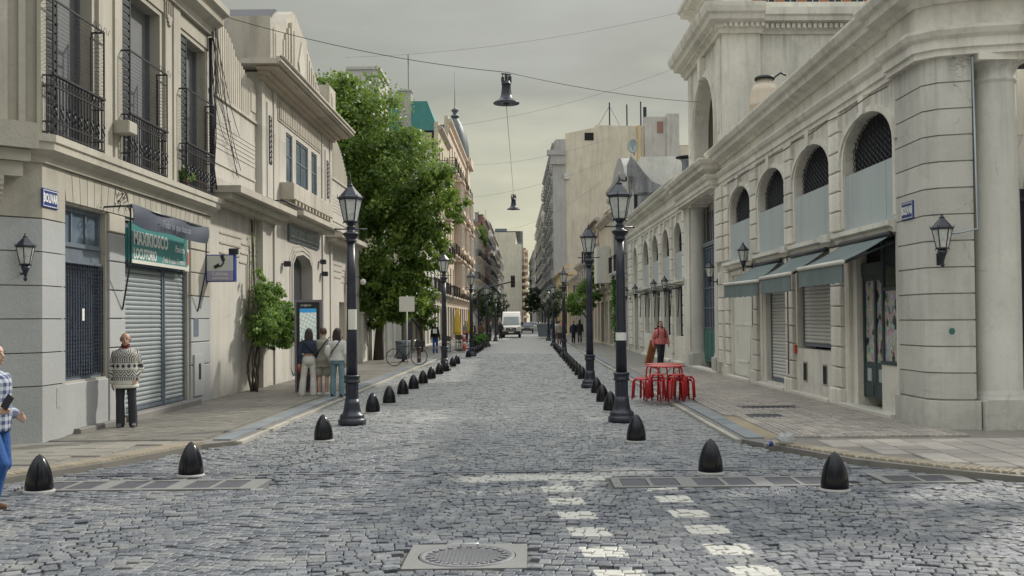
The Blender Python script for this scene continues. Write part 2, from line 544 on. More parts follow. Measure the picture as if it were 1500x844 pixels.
M['sign_grey'] = mat_wall('sign_face', (0.55, 0.57, 0.54), 0.08, 0.1, 0.1, 0.01, 0.4)
M['sign_mauve'] = mat_wall('sign_band', (0.34, 0.31, 0.42), 0.1, 0.1, 0.1, 0.01, 0.4)
M['ink'] = mat_flat('black_ink', (0.012, 0.014, 0.022), 0.5)
M['red'] = mat_paint('red_enamel', (0.50, 0.018, 0.024), 0.35, 0, 0.2, 6, 0.02)
M['red_top'] = mat_paint('table_top', (0.55, 0.12, 0.10), 0.30, 0, 0.25, 4, 0.02)
M['van_white'] = mat_paint('van_white', (0.72, 0.71, 0.68), 0.3, 0, 0.06, 2, 0.0, 0.5, 0.4)
M['car_dark'] = mat_paint('car_paint', (0.03, 0.045, 0.06), 0.3, 0, 0.1, 2, 0.0, 0.5, 0.6)
M['black_plastic'] = mat_paint('black_plastic', (0.018, 0.018, 0.02), 0.55, 0, 0.2, 6)
M['rubber'] = mat_paint('rubber', (0.02, 0.02, 0.02), 0.8, 0, 0.2, 6)
M['chrome'] = mat_paint('chrome', (0.6, 0.6, 0.62), 0.25, 1.0, 0.1, 6, 0)
M['lens'] = mat_paint('lamp_lens', (0.6, 0.55, 0.42), 0.15, 0, 0.1, 6, 0)
M['yellow'] = mat_wall('yellow_canvas', (0.62, 0.40, 0.05), 0.2, 0.2, 0.3, 0.1)
M['cone_red'] = mat_paint('cone_red', (0.55, 0.07, 0.03), 0.5, 0, 0.2, 5)
M['brown_post'] = mat_paint('brown_paint', (0.10, 0.035, 0.028), 0.6, 0, 0.3, 6)
M['wood'] = mat_paint('orange_wood', (0.30, 0.105, 0.035), 0.5, 0, 0.35, 5)
M['bark'] = mat_wall('bark', (0.085, 0.07, 0.055), 0.4, 0.5, 0.6, 0.9)
M['cover'] = mat_wall('cover_iron', (0.17, 0.17, 0.18), 0.3, 0.6, 0.2, 0.3, 0.6)
M['grate'] = mat_paint('grate_iron', (0.085, 0.085, 0.098), 0.6, 0.2, 0.3, 8, 0.2)
M['wire'] = mat_flat('wire_black', (0.02, 0.02, 0.022), 0.7)
M['wire_grey'] = mat_flat('wire_grey', (0.22, 0.22, 0.2), 0.7)
M['tank'] = mat_wall('tank_beige', (0.55, 0.47, 0.37), 0.12, 0.2, 0.3, 0.05, 0.6)
M['zinc'] = mat_wall('zinc_dome', (0.10, 0.13, 0.14), 0.3, 0.3, 0.5, 0.1, 0.5)
M['tealroof'] = mat_paint('teal_roof', (0.05, 0.22, 0.21), 0.6, 0, 0.2, 2)
M['canvas'] = mat_wall('cream_canvas', (0.62, 0.55, 0.42), 0.15, 0.2, 0.2, 0.1)
M['leaf_tree'] = mat_leaf('tree_leaves', (0.032, 0.075, 0.016), (0.205, 0.30, 0.05), 0.4)
M['leaf_dark'] = mat_leaf('dark_leaves', (0.018, 0.042, 0.016), (0.055, 0.095, 0.03), 0.25)
M['leaf_vine'] = mat_leaf('vine_leaves', (0.06, 0.13, 0.028), (0.22, 0.34, 0.075), 0.45)
M['leaf_ivy'] = mat_leaf('ivy_leaves', (0.03, 0.10, 0.014), (0.10, 0.24, 0.03), 0.35)
M['skin'] = mat_flat('skin', (0.50, 0.32, 0.235), 0.55)
M['skin_tan'] = mat_flat('skin_tan', (0.42, 0.255, 0.175), 0.55)
M['hair_dark'] = mat_paint('dark_hair', (0.028, 0.018, 0.014), 0.5, 0, 0.5, 30)
M['hair_brown'] = mat_paint('brown_hair', (0.10, 0.052, 0.03), 0.5, 0, 0.4, 30)
M['hair_grey'] = mat_paint('grey_hair', (0.17, 0.155, 0.14), 0.6, 0, 0.4, 30)

# lantern panes: pale ribbed glass
_n = NT('lantern_glass')
_n.col(_n.mix(_n.ramp(_n.noise(9, 3), 0.3, 0.7), (0.34, 0.36, 0.36), (0.62, 0.63, 0.58)))
_n.rough(0.25)
_n.b.inputs['Specular IOR Level'].default_value = 0.7
M['glass_lamp'] = _n.m

# bollard: glossy black paint, dust streaks down the sides
_n = NT('bollard_paint')
_x = _n.xyz()
_a = _n.math('ARCTAN2', _x[1], _x[0])
_cv = _n.new('ShaderNodeCombineXYZ')
_n.set(_cv.inputs[0], _n.math('MULTIPLY', _a, 5.0)); _n.set(_cv.inputs[1], _n.math('MULTIPLY', _x[2], 1.5)); _n.set(_cv.inputs[2], _n.math('MULTIPLY', _n.rnd(), 30.0))
_s = _n.noise(1.1, 4, 0.6, _cv.outputs[0])
_dust = _n.math('MULTIPLY', _n.ramp(_x[2], 0.10, 0.30), _n.ramp(_s, 0.42, 0.75))
_n.col(_n.mix(_n.math('MULTIPLY', _dust, 0.6), (0.004, 0.004, 0.007), (0.035, 0.04, 0.055)))
_n.rough(_n.math('ADD', 0.17, _n.math('MULTIPLY', _dust, 0.35)))
_n.b.inputs['Specular IOR Level'].default_value = 0.22
_n.b.inputs['Coat Weight'].default_value = 0.22
_n.b.inputs['Coat Roughness'].default_value = 0.07
_n.bump(_n.noise(14, 4), 0.08, 0.006)
M['bollard'] = _n.m

# worn white paint on the cobbles: two dashed lines of squares, a worn arc and patches (real marks on the stones)
def paint_mask(n):
    geo = n.new('ShaderNodeNewGeometry')
    x, y, z = n.xyz(geo.outputs['Position'])
    wear = n.noise(5.5, 6, 0.72, geo.outputs['Position'])
    jx = n.math('MULTIPLY_ADD', n.noise(16, 2, 0.5, geo.outputs['Position']), 0.05, -0.025)
    tot = None
    def add(m):
        nonlocal tot
        tot = m if tot is None else n.math('MAXIMUM', tot, m)
    def band(v, lo, hi, soft=0.01):
        a = n.math('MULTIPLY_ADD', n.math('SUBTRACT', v, lo), 1 / soft, 0.5, clamp=True)
        b = n.math('MULTIPLY_ADD', n.math('SUBTRACT', hi, v), 1 / soft, 0.5, clamp=True)
        return n.math('MULTIPLY', a, b)
    xx = n.math('ADD', x, jx)
    for (x0, slope, ph, ya, yb) in ((0.56, -0.093, 0.02, 6.6, 11.55), (1.57, -0.055, 0.07, 6.6, 11.2)):
        cx = n.math('MULTIPLY_ADD', n.math('SUBTRACT', y, 8.17), slope, x0)
        dx = n.math('SUBTRACT', xx, cx)
        per = n.math('FRACT', n.math('DIVIDE', n.math('SUBTRACT', y, 8.17 - 0.19 + ph), 0.76))
        m = n.math('MULTIPLY', band(dx, -0.175, 0.175), band(per, 0.0, 0.48, 0.03))
        m = n.math('MULTIPLY', m, band(y, ya, yb))
        fade = n.math('MULTIPLY_ADD', n.math('SUBTRACT', y, 8.0), 0.045, 0.24)
        add(n.math('MULTIPLY', m, n.math('MULTIPLY', n.math('GREATER_THAN', wear, fade), 0.95)))
    # worn arcs across the roadway
    for (y0, k, xa, xb, w, th) in ((12.05, -0.16, -0.85, 0.95, 0.24, 0.34), (19.4, 0.10, -2.1, -0.35, 0.10, 0.46), (19.0, 0.10, -2.1, -0.35, 0.07, 0.50),
                                    (11.0, 0.9, -0.75, -0.1, 0.10, 0.50)):
        xc = (xa + xb) / 2
        q = n.math('SUBTRACT', x, xc)
        yy = n.math('MULTIPLY_ADD', n.math('MULTIPLY', q, q), k, y0)
        m = n.math('MULTIPLY', band(n.math('SUBTRACT', y, yy), -w, w, 0.12), band(x, xa, xb, 0.25))
        add(n.math('MULTIPLY', m, n.math('MULTIPLY', n.math('GREATER_THAN', wear, th), 0.7)))
    # scattered remains
    for (xa, xb, ya, yb, th) in ((0.15, 0.8, 12.3, 20.0, 0.60), (1.0, 1.5, 18.6, 19.4, 0.46), (0.5, 1.5, 16.2, 17.2, 0.56), (0.75, 1.5, 12.2, 12.7, 0.42), (0.2, 0.75, 10.9, 12.4, 0.50)):
        m = n.math('MULTIPLY', band(x, xa, xb, 0.2), band(y, ya, yb, 0.4))
        add(n.math('MULTIPLY', m, n.math('MULTIPLY', n.math('GREATER_THAN', wear, th), 0.6)))
    return tot

_n = NT('cobble_stone')
_t = _n.attr('tone')['Fac']
_g = _n.new('ShaderNodeNewGeometry').outputs['Position']
_f = _n.noise(45, 4, 0.75, _g)
_big = _n.noise(0.35, 4, 0.6, _g)
_mid = _n.noise(2.2, 4, 0.65, _g)
_c = _n.mix(_t, (0.036, 0.044, 0.062), (0.195, 0.203, 0.220))
_c = _n.mix(_n.math('MULTIPLY', _n.ramp(_f, 0.48, 0.72), 0.6), _c, (0.34, 0.345, 0.34))
_c = _n.mix(_n.math('MULTIPLY', _n.ramp(_n.noise(26, 3, 0.6, _g), 0.50, 0.72), 0.75), _c, (0.032, 0.037, 0.050))
_c = _n.mix(_n.math('MULTIPLY', _n.ramp(_mid, 0.48, 0.72), 0.5), _c, (0.36, 0.35, 0.315))
_c = _n.mix(1.0, _c, _n.ramp(_big, 0.3, 0.7, (0.70, 0.72, 0.76), (1.12, 1.1, 1.06)), 'MULTIPLY')
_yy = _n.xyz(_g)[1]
_c = _n.mix(_n.math('MULTIPLY', _n.math('DIVIDE', _n.math('SUBTRACT', _yy, 12.5), 8.0, clamp=True), 0.6), _c, _n.mix(0.5, _c, (0.52, 0.515, 0.475)))  # paler up the street: grazing sky glare put into the stone colour
_c = _n.mix(paint_mask(_n), _c, (0.47, 0.46, 0.415))
_n.col(_c)
_n.rough(_n.math('ADD', 0.33, _n.math('MULTIPLY', _f, 0.28)))
_n.b.inputs['Specular IOR Level'].default_value = 0.5
_n.bump(_n.math('ADD', _n.noise(60, 4, 0.7, _g), _n.math('MULTIPLY', _f, 1.5)), 0.45, 0.008)
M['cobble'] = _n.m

_n = NT('joint_sand')
_g = _n.new('ShaderNodeNewGeometry').outputs['Position']
_f = _n.noise(30, 4, 0.7, _g)
_n.col(_n.mix(_f, (0.05, 0.05, 0.05), (0.17, 0.165, 0.15))); _n.rough(0.95)
_n.bump(_f, 0.5, 0.01)
M['joint'] = _n.m

# far carriageway: rows of setts too small to tell apart
_n = NT('far_setts')
_g = _n.new('ShaderNodeNewGeometry').outputs['Position']
_b = _n.new('ShaderNodeTexBrick')
_n.set(_b.inputs['Vector'], _g)
_b.inputs['Scale'].default_value = 1.0
_b.inputs['Brick Width'].default_value = 0.2
_b.inputs['Row Height'].default_value = 0.11
_b.inputs['Mortar Size'].default_value = 0.012
_b.inputs['Color1'].default_value = (0.20, 0.205, 0.205, 1)
_b.inputs['Color2'].default_value = (0.44, 0.435, 0.41, 1)
_b.inputs['Mortar'].default_value = (0.08, 0.08, 0.08, 1)
_c = _n.mix(_n.math('MULTIPLY', _n.ramp(_n.noise(0.8, 5, 0.65, _g), 0.45, 0.7), 0.4), _b.outputs[0], (0.40, 0.385, 0.35))
_n.col(_c); _n.rough(0.42)
M['far_setts'] = _n.m

def mat_tile(name, c, c2):
    n = NT(name)
    g = n.new('ShaderNodeNewGeometry').outputs['Position']
    t = n.attr('tone')['Fac']
    base = n.mix(t, c, c2)
    big = n.noise(0.5, 5, 0.65, g)
    base = n.mix(1.0, base, n.ramp(big, 0.3, 0.72, (0.72, 0.72, 0.74), (1.12, 1.1, 1.06)), 'MULTIPLY')
    sp = n.noise(3.5, 6, 0.75, g)
    base = n.mix(n.math('MULTIPLY', n.ramp(sp, 0.58, 0.72), 0.5), base, dk(c, 0.35))
    n.col(base)
    n.rough(n.math('ADD', 0.30, n.math('MULTIPLY', n.noise(2.0, 4, 0.6, g), 0.45)))
    n.bump(n.noise(70, 3, 0.6, g), 0.2, 0.004)
    return n.m
M['tile_l'] = mat_tile('pavement_tile', (0.20, 0.19, 0.168), (0.27, 0.255, 0.22))
M['tile_r'] = mat_tile('market_pavement_tile', (0.27, 0.25, 0.23), (0.43, 0.395, 0.355))
M['edge_tile'] = mat_tile('yellow_edge_tile', (0.29, 0.25, 0.19), (0.37, 0.325, 0.25))
M['kerb'] = mat_tile('kerb_granite', (0.15, 0.175, 0.195), (0.24, 0.265, 0.28))
M['kerb_pale'] = mat_tile('kerb_pale_stone', (0.36, 0.345, 0.30), (0.46, 0.44, 0.385))
M['slab'] = mat_tile('pavement_bed', (0.20, 0.19, 0.17), (0.25, 0.24, 0.215))
M['ochre_patch'] = mat_tile('bare_sandy_bed', (0.31, 0.25, 0.165), (0.38, 0.31, 0.21))
# ------------------------------------------------------------------ ground, carriageway, pavements
L_EDGE = [(-16, 5.2), (-9.6, 9.2), (-7.5, 10.7), (-6.2, 12.0), (-5.53, 13.2), (-4.87, 15.1), (-4.5, 15.5), (-4.5, 420)]
R_EDGE = [(16, 6.2), (8, 9.9), (5.44, 11.4), (4.88, 11.9), (4.05, 12.9), (3.25, 14.7), (3.1, 15.1), (2.85, 60), (2.3, 420)]
def x_at(edge, y):
    return float(np.interp(y, [p[1] for p in edge], [p[0] for p in edge]))
def xl(y): return x_at(L_EDGE, y)
def xr(y): return x_at(R_EDGE, y)
FACE_L = -7.4
def face_r(y): return 6.7 - 0.0215 * y
PZ = 0.055      # pavement bed height; tiles add 2 cm

def sheet(name, poly, z, mat, kind='structure', thick=None):
    m = MB()
    if thick: m.prism(poly, 'z', z - thick, z)
    else: m.add([(x, y, z) for x, y in poly], [tuple(range(len(poly)))])
    return m.build(name, mat, kind=kind)

sheet('ground', [(-900, -300), (900, -300), (900, 1500), (-900, 1500)], -0.12, M['concrete'])
road = sheet('road', [(-40, -6), (40, -6), (40, 57), (-40, 57)], -0.034, M['joint'])
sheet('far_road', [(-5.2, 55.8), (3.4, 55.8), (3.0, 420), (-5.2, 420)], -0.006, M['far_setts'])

pl = thing('left_pavement', None, None); pl['kind'] = 'structure'
pr = thing('right_pavement', None, None); pr['kind'] = 'structure'
m = MB(); m.prism([(-40, -8.0), (-16, 5.2)] + [p for p in L_EDGE[1:]] + [(-40, 420)], 'z', -0.1, PZ)
m.build('pavement_bed', M['slab'], pl)
m = MB(); m.prism([(p[0], p[1]) for p in R_EDGE[::-1]] + [(40, -8.0), (40, 420)], 'z', -0.1, PZ)
m.build('pavement_bed', M['slab'], pr)

DRAINS = [(-5.70, -3.08, 11.42, 12.12), (0.90, 3.52, 11.27, 11.97), (3.93, 4.95, 11.40, 12.0)]
HOLE = (-0.99, -0.05, 7.66, 8.48)
STRIP = (12.50, 12.60)      # long stone strip across the street mouth

# ---- setts
def sett_geom(cx, cy, L, W, rot, h, tx, ty):
    """12 vertices, 9 faces"""
    c, s = math.cos(rot), math.sin(rot)
    vs = []
    for (k, z, ins) in ((0, -0.04, 0.0), (1, -0.006, 0.0), (2, 0.0, 0.008)):
        for (a, b) in ((-1, -1), (1, -1), (1, 1), (-1, 1)):
            x, y = a * (L / 2 - ins), b * (W / 2 - ins)
            zz = z + h + (tx * x + ty * y if k else 0)
            vs.append((cx + c * x - s * y, cy + s * x + c * y, zz))
    return vs
SETT_F = [(0, 1, 5, 4), (1, 2, 6, 5), (2, 3, 7, 6), (3, 0, 4, 7), (4, 5, 9, 8), (5, 6, 10, 9), (6, 7, 11, 10), (7, 4, 8, 11), (8, 9, 10, 11)]
def wave(x, y):
    return 0.15 * math.cos(2 * PI * x / 2.6 + 0.9 * math.sin(y * 0.3) + 0.5) + 0.05 * math.sin(x * 3.1 + y * 0.7)
setts = []
y = 5.4
rg = random.Random(3)
while y < 56:
    pitch = rg.uniform(0.078, 0.104) if y < 20 else 0.115 if y < 34 else 0.15
    x = max(-12.0, xl(y)) - rg.random() * 0.3
    x1 = min(12.0, xr(y))
    while x < x1:
        L = rg.uniform(0.08, 0.15) * (1.0 if y < 20 else 1.25 if y < 34 else 1.7)
        cx = x + L / 2
        cy = y + wave(cx, y)
        x += L
        if y < 13.5 and abs(cx) > 0.95 * cy + 0.6: continue
        if cy < 5.6 or cx - L / 2 < xl(cy) + 0.02 or cx + L / 2 > xr(cy) - 0.02: continue
        if any(a - 0.10 < cx < b + 0.10 and c - 0.06 < cy < d + 0.06 for a, b, c, d in DRAINS): continue
        if HOLE[0] - 0.055 < cx < HOLE[1] + 0.055 and HOLE[2] - 0.05 < cy < HOLE[3] + 0.05: continue
        if abs(cy - 12.55) < 0.10: continue
        slope = (wave(cx + 0.05, y) - wave(cx - 0.05, y)) / 0.1
        g = 0.006
        setts.append((cx, cy, L - g, pitch - g + rg.uniform(-0.012, 0.004), math.atan(slope) * 0.85 + rg.uniform(-0.13, 0.13),
                      (rg.uniform(-0.007, 0.003) if rg.random() < .78 else rg.uniform(-0.020, 0.006)), rg.uniform(-0.03, 0.03), rg.uniform(-0.06, 0.06), min(1, max(0, rg.gauss(0.46, 0.24)))))
    y += pitch
def tone_attr(me, vals):
    at = me.attributes.new('tone', 'FLOAT', 'POINT')
    at.data.foreach_set('value', np.asarray(vals, np.float32))
order = sorted(range(len(setts)), key=lambda i: setts[i][1] + 0.25 * abs(setts[i][0]))
# the nearest stones that lie in the picture
near = [i for i in order if abs(setts[i][0] + 0.1) < 0.51 * setts[i][1] and setts[i][1] > 7.35][:300]
near_set = set(near)
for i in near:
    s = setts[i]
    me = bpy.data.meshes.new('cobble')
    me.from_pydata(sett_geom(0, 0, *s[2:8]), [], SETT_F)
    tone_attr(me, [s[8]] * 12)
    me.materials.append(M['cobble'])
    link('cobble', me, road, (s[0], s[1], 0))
V, Fc, T = [], [], []
for i, s in enumerate(setts):
    if i in near_set: continue
    b = len(V)
    V.extend(sett_geom(*s[:8]))
    Fc.extend(tuple(k + b for k in f) for f in SETT_F)
    T.extend([s[8]] * 12)
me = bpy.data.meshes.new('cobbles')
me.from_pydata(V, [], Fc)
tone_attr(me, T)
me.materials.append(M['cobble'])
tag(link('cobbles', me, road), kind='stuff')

# ---- pavement tiles: ribbed ("vanilla") tiles and plain ones
def rib_tile(a, b, ribs, h=0.02, along='y'):
    """tile a x b with ribs running along its length"""
    g = 0.005
    prof = [(-a / 2 + g, 0)]
    st = (a - 2 * g) / ribs
    for k in range(ribs):
        x0 = -a / 2 + g + k * st
        prof += [(x0 + st * 0.10, h), (x0 + st * 0.74, h)]
        if k < ribs - 1: prof += [(x0 + st * 0.80, h - 0.016), (x0 + st, h - 0.016)]
    prof.append((a / 2 - g, 0))
    y0, y1 = -b / 2 + g, b / 2 - g
    n = len(prof)
    if along == 'y': vs = [(x, y0, z) for x, z in prof] + [(x, y1, z) for x, z in prof]
    else: vs = [(y0, x, z) for x, z in prof] + [(y1, x, z) for x, z in prof]
    fs = [(i, i + 1, n + i + 1, n + i) for i in range(n - 1)] + [tuple(range(n)), tuple(range(n, 2 * n))]
    return vs, fs
def flat_tile(a, b, h=0.02):
    g, c = 0.005, 0.006
    vs = [(-a / 2 + g, -b / 2 + g, 0), (a / 2 - g, -b / 2 + g, 0), (a / 2 - g, b / 2 - g, 0), (-a / 2 + g, b / 2 - g, 0)]
    vs += [(-a / 2 + g + c, -b / 2 + g + c, h), (a / 2 - g - c, -b / 2 + g + c, h), (a / 2 - g - c, b / 2 - g - c, h), (-a / 2 + g + c, b / 2 - g - c, h)]
    return vs, [(0, 1, 5, 4), (1, 2, 6, 5), (2, 3, 7, 6), (3, 0, 4, 7), (4, 5, 6, 7)]
def lay_tiles(parent, spots, kinds, mat, seed):
    """spots: (x, y, kind, tone); the 300 nearest become parts of their own, the rest one part"""
    rr = random.Random(seed)
    spots = sorted(spots, key=lambda s: math.hypot(s[0], s[1]))
    vis = [s for s in spots if abs(s[0] + 0.1) < 0.51 * s[1]]
    nearest = vis[:300]
    ns = set(id(s) for s in nearest)
    pool = {}
    for k, (vs, fs) in kinds.items():
        for q in range(7):
            me = bpy.data.meshes.new('tile')
            me.from_pydata(vs, [], fs)
            tone_attr(me, [q / 6.0] * len(vs))
            me.materials.append(mat)
            pool[k, q] = me
    for s in nearest:
        link('tile', pool[s[2], min(6, int(s[3] * 7))], parent, (s[0], s[1], PZ + 0.002 + rr.uniform(-0.003, 0.003)), (rr.uniform(-.01, .01), rr.uniform(-.01, .01), rr.uniform(-.012, .012)))
    V, Fc, T = [], [], []
    for s in spots:
        if id(s) in ns: continue
        vs, fs = kinds[s[2]]
        b = len(V); z = PZ + 0.002 + rr.uniform(-0.003, 0.003)
        V.extend((p[0] + s[0], p[1] + s[1], p[2] + z) for p in vs)
        Fc.extend(tuple(i + b for i in f) for f in fs)
        T.extend([s[3]] * len(vs))
    me = bpy.data.meshes.new('tiles')
    me.from_pydata(V, [], Fc)
    tone_attr(me, T)
    me.materials.append(mat)
    tag(link('tiles', me, parent), kind='stuff')
KINDS_T = {'rib_y': rib_tile(0.2, 0.2, 2, 0.024, along='y'), 'rib_x': rib_tile(0.2, 0.2, 3, along='x'), 'flat': flat_tile(0.4, 0.4)}
rt = random.Random(5)
def grid_spots(x0, x1, y0, y1, step, kind, ok):
    out = []
    for i in range(int((x1 - x0) / step)):
        for j in range(int((y1 - y0) / step)):
            x, y = x0 + (i + .5) * step, y0 + (j + .5) * step
            if ok(x, y): out.append((x, y, kind, min(1, max(0, rt.gauss(0.5, 0.22)))))
    return out
# left: a plain landing at the corner, ribbed field up the street
spots = grid_spots(-7.4, -4.84, 15.6, 37.0, 0.2, 'rib_x', lambda x, y: True)
spots += grid_spots(-10.2, -4.6, 10.6, 15.6, 0.4, 'flat', lambda x, y: x - .2 > -7.4 - (15.5 - y) * 1.0 - 0.1 and x + .2 < min(xl(y - .2), xl(y + .2)) - 0.42)
lay_tiles(pl, spots, KINDS_T, M['tile_l'], 21)
# right: ribs along the street by the shops, plain at the corner
GRILLES = [(4.25, 5.15, 20.0, 20.45), (3.95, 4.5, 18.3, 18.75)]
in_g = lambda x, y: any(a - .1 < x < b + .1 and c - .1 < y < d + .1 for a, b, c, d in GRILLES)
spots = grid_spots(3.5, 6.5, 15.2, 37.2, 0.2, 'rib_y', lambda x, y: x < face_r(y) + 0.05 and not in_g(x, y) and not (x < 3.72 and 15 < y < 18.6))
spots += grid_spots(3.3, 10.1, 10.0, 15.2, 0.4, 'flat', lambda x, y: x - .2 > max(xr(y - .2), xr(y + .2)) + 0.42)
lay_tiles(pr, spots, KINDS_T, M['tile_r'], 22)
m = MB(); m.prism([(3.42, 15.1), (3.72, 15.3), (3.66, 18.6), (3.42, 18.6)], 'z', PZ - 0.01, PZ + 0.004); m.build('bare_patch', M['ochre_patch'], pr)

# kerb stones: a grey-blue strip and a pale one towards the setts
def kerb_row(parent, xf, w, off, mat, y0, y1, z, side):
    y = y0
    rk = random.Random(int(off * 1000) + side)
    while y < y1:
        L = rk.uniform(0.8, 1.2)
        g = 0.008
        xa, xb = xf(y) + off, xf(y + L) + off
        m = MB()
        zz = z + rk.uniform(-.004, .004)
        m.prism([(xa, y + g), (xa + w, y + g), (xb + w, y + L - g), (xb, y + L - g)], 'z', -0.1, zz)
        me = m.mesh('kerb_stone')
        tone_attr(me, [rk.random()] * len(me.vertices))
        me.materials.append(mat)
        link('kerb_stone', me, parent)
        y += L
kerb_row(pl, lambda y: -4.5, 0.27, -0.34, M['kerb'], 15.55, 62, PZ + 0.022, 1)
kerb_row(pl, lambda y: -4.5, 0.16, -0.06, M['kerb_pale'], 15.55, 62, 0.045, 2)
kerb_row(pr, xr, 0.27, 0.06, M['kerb'], 15.15, 62, PZ + 0.022, 3)
kerb_row(pr, xr, 0.15, -0.10, M['kerb_pale'], 15.15, 62, 0.045, 4)

# yellow ridged tiles along the dropped corners
def edge_tiles(parent, pts, w, seed):
    re = random.Random(seed)
    for (a, b) in zip(pts[:-1], pts[1:]):
        a, b = Vector(a), Vector(b)
        L = (b - a).length
        n = max(1, round(L / 0.2))
        ang = math.atan2((b - a).y, (b - a).x)
        for k in range(n):
            p = a.lerp(b, (k + .5) / n)
            vs, fs = rib_tile(L / n, w, 2, 0.024)
            me = bpy.data.meshes.new('edge_tile')
            me.from_pydata(vs, [], fs)
            tone_attr(me, [re.random()] * len(vs))
            me.materials.append(M['edge_tile'])
            link('edge_tile', me, parent, (p.x, p.y, PZ + 0.002), (0, 0, ang))
edge_tiles(pl, [(-5.02, 15.3), (-5.72, 13.3), (-6.38, 12.15), (-7.6, 10.95), (-9.0, 10.0)], 0.34, 1)
edge_tiles(pr, [(3.45, 14.75), (4.24, 13.1), (5.02, 12.12), (5.55, 11.66), (7.6, 10.45)], 0.30, 2)

# a row of long stones across the street mouth
rk = random.Random(9)
x = -5.7
while x < 4.0:
    L = rk.uniform(0.7, 1.3)
    m = MB()
    m.prism([(x + .006, 12.505), (x + L - .006, 12.505), (x + L - .006, 12.6), (x + .006, 12.6)], 'z', -0.06, rk.uniform(-0.006, 0.002))
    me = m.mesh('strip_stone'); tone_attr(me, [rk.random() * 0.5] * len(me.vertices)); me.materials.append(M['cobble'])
    link('strip_stone', me, road)
    x += L

# storm drains: concrete surrounds with paired gratings
def drain(label, x0, x1, y0, y1, pairs):
    t = thing('storm_drain', label, 'drain', ((x0 + x1) / 2, (y0 + y1) / 2, 0), 0, 'storm drains across the street mouth')
    w = x1 - x0; h = y1 - y0
    m = MB()
    spans = []
    pw = (w - 0.12) / pairs
    for k in range(pairs):
        a = -w / 2 + 0.10 + k * pw
        gw = (pw - 0.24) / 2
        spans += [(a, a + gw), (a + gw + 0.05, a + 2 * gw + 0.05)]
    xs = -w / 2
    for (a, b) in spans:
        m.box(xs, a, -h / 2, h / 2, -0.05, -0.001); xs = b
        m.box(a, b, -h / 2, -h / 2 + 0.09, -0.05, -0.001); m.box(a, b, h / 2 - 0.09, h / 2, -0.05, -0.001)
    m.box(xs, w / 2, -h / 2, h / 2, -0.05, -0.001)
    m.build('surround', M['kerb_pale_concrete'], t)
    m = MB(); m.box(-w / 2 + .02, w / 2 - .02, -h / 2 + .02, h / 2 - .02, -0.2, -0.06); m.build('sump', M['dark'], t)
    for (a, b) in spans:
        g = MB()
        ya, yb = -h / 2 + 0.10, h / 2 - 0.10
        g.box(a + .01, b - .01, ya, ya + .02, -.03, -.006); g.box(a + .01, b - .01, yb - .02, yb, -.03, -.006)
        nb = 9
        for q in range(nb + 1):
            xx = a + .01 + (b - a - .045) * q / nb
            g.box(xx, xx + 0.025, ya + .02, yb - .02, -.03, -0.007)
        g.build('grate', M['grate'], t)
M['kerb_pale_concrete'] = mat_wall('drain_concrete', (0.175, 0.175, 0.168), 0.15, 0.35, 0.1, 0.3)
drain('long concrete storm drain with three pairs of gratings before the kiosk corner', *DRAINS[0], 3)
drain('long concrete storm drain with three pairs of gratings beside the dashed paint', *DRAINS[1], 3)
drain('short storm drain at the dropped kerb before the market columns', *DRAINS[2], 1)

# manhole
t = thing('manhole_cover', 'round iron manhole cover set in a pale concrete square', 'manhole', ((HOLE[0] + HOLE[1]) / 2, (HOLE[2] + HOLE[3]) / 2, 0))
hw, hh = (HOLE[1] - HOLE[0]) / 2, (HOLE[3] - HOLE[2]) / 2
m = MB()
n = 32
ring = [(0.385 * math.cos(2 * PI * k / n), 0.385 * math.sin(2 * PI * k / n)) for k in range(n)]
sq = []
for (cx_, cy_) in ring:
    f = min(hw / max(abs(cx_), 1e-6), hh / max(abs(cy_), 1e-6)); sq.append((cx_ * f, cy_ * f))
for k in range(n):
    k2 = (k + 1) % n
    m.prism([ring[k], sq[k], sq[k2], ring[k2]], 'z', -0.05, 0.001)
for k in range(n):
    p, q = sq[k], sq[(k + 1) % n]
    if abs(p[0] - q[0]) > 1e-4 and abs(p[1] - q[1]) > 1e-4: m.prism([p, (math.copysign(hw, p[0]), math.copysign(hh, p[1])), q], 'z', -0.05, 0.001)
m.build('concrete_collar', M['kerb_pale_concrete'], t)
m = MB(); m.lathe([(0.375, -0.05), (0.375, 0.006), (0.345, 0.008), (0.335, -0.004), (0.0, -0.004)], 40)
m.build('iron_frame', M['cover'], t)
m = MB()
for k in range(24):
    a = 2 * PI * k / 24
    R = Matrix.Rotation(a, 3, 'Z')
    m.obox((0.30 * math.cos(a), 0.30 * math.sin(a), 0.001), (0.04, 0.035, 0.014), R)
for i in range(-8, 9):
    for j in range(-8, 9):
        if math.hypot(i, j) * 0.032 < 0.265: m.obox((i * .032, j * .032, 0.0), (0.018, 0.018, 0.011))
tag(m.build('cover_studs', M['cover'], t), kind='stuff')
m = MB(); m.tube([(-.07, .30, 0.004), (-.07, .30, .03), (.07, .30, .03), (.07, .30, .004)], 0.007); m.build('lifting_handle', M['chrome'], t)

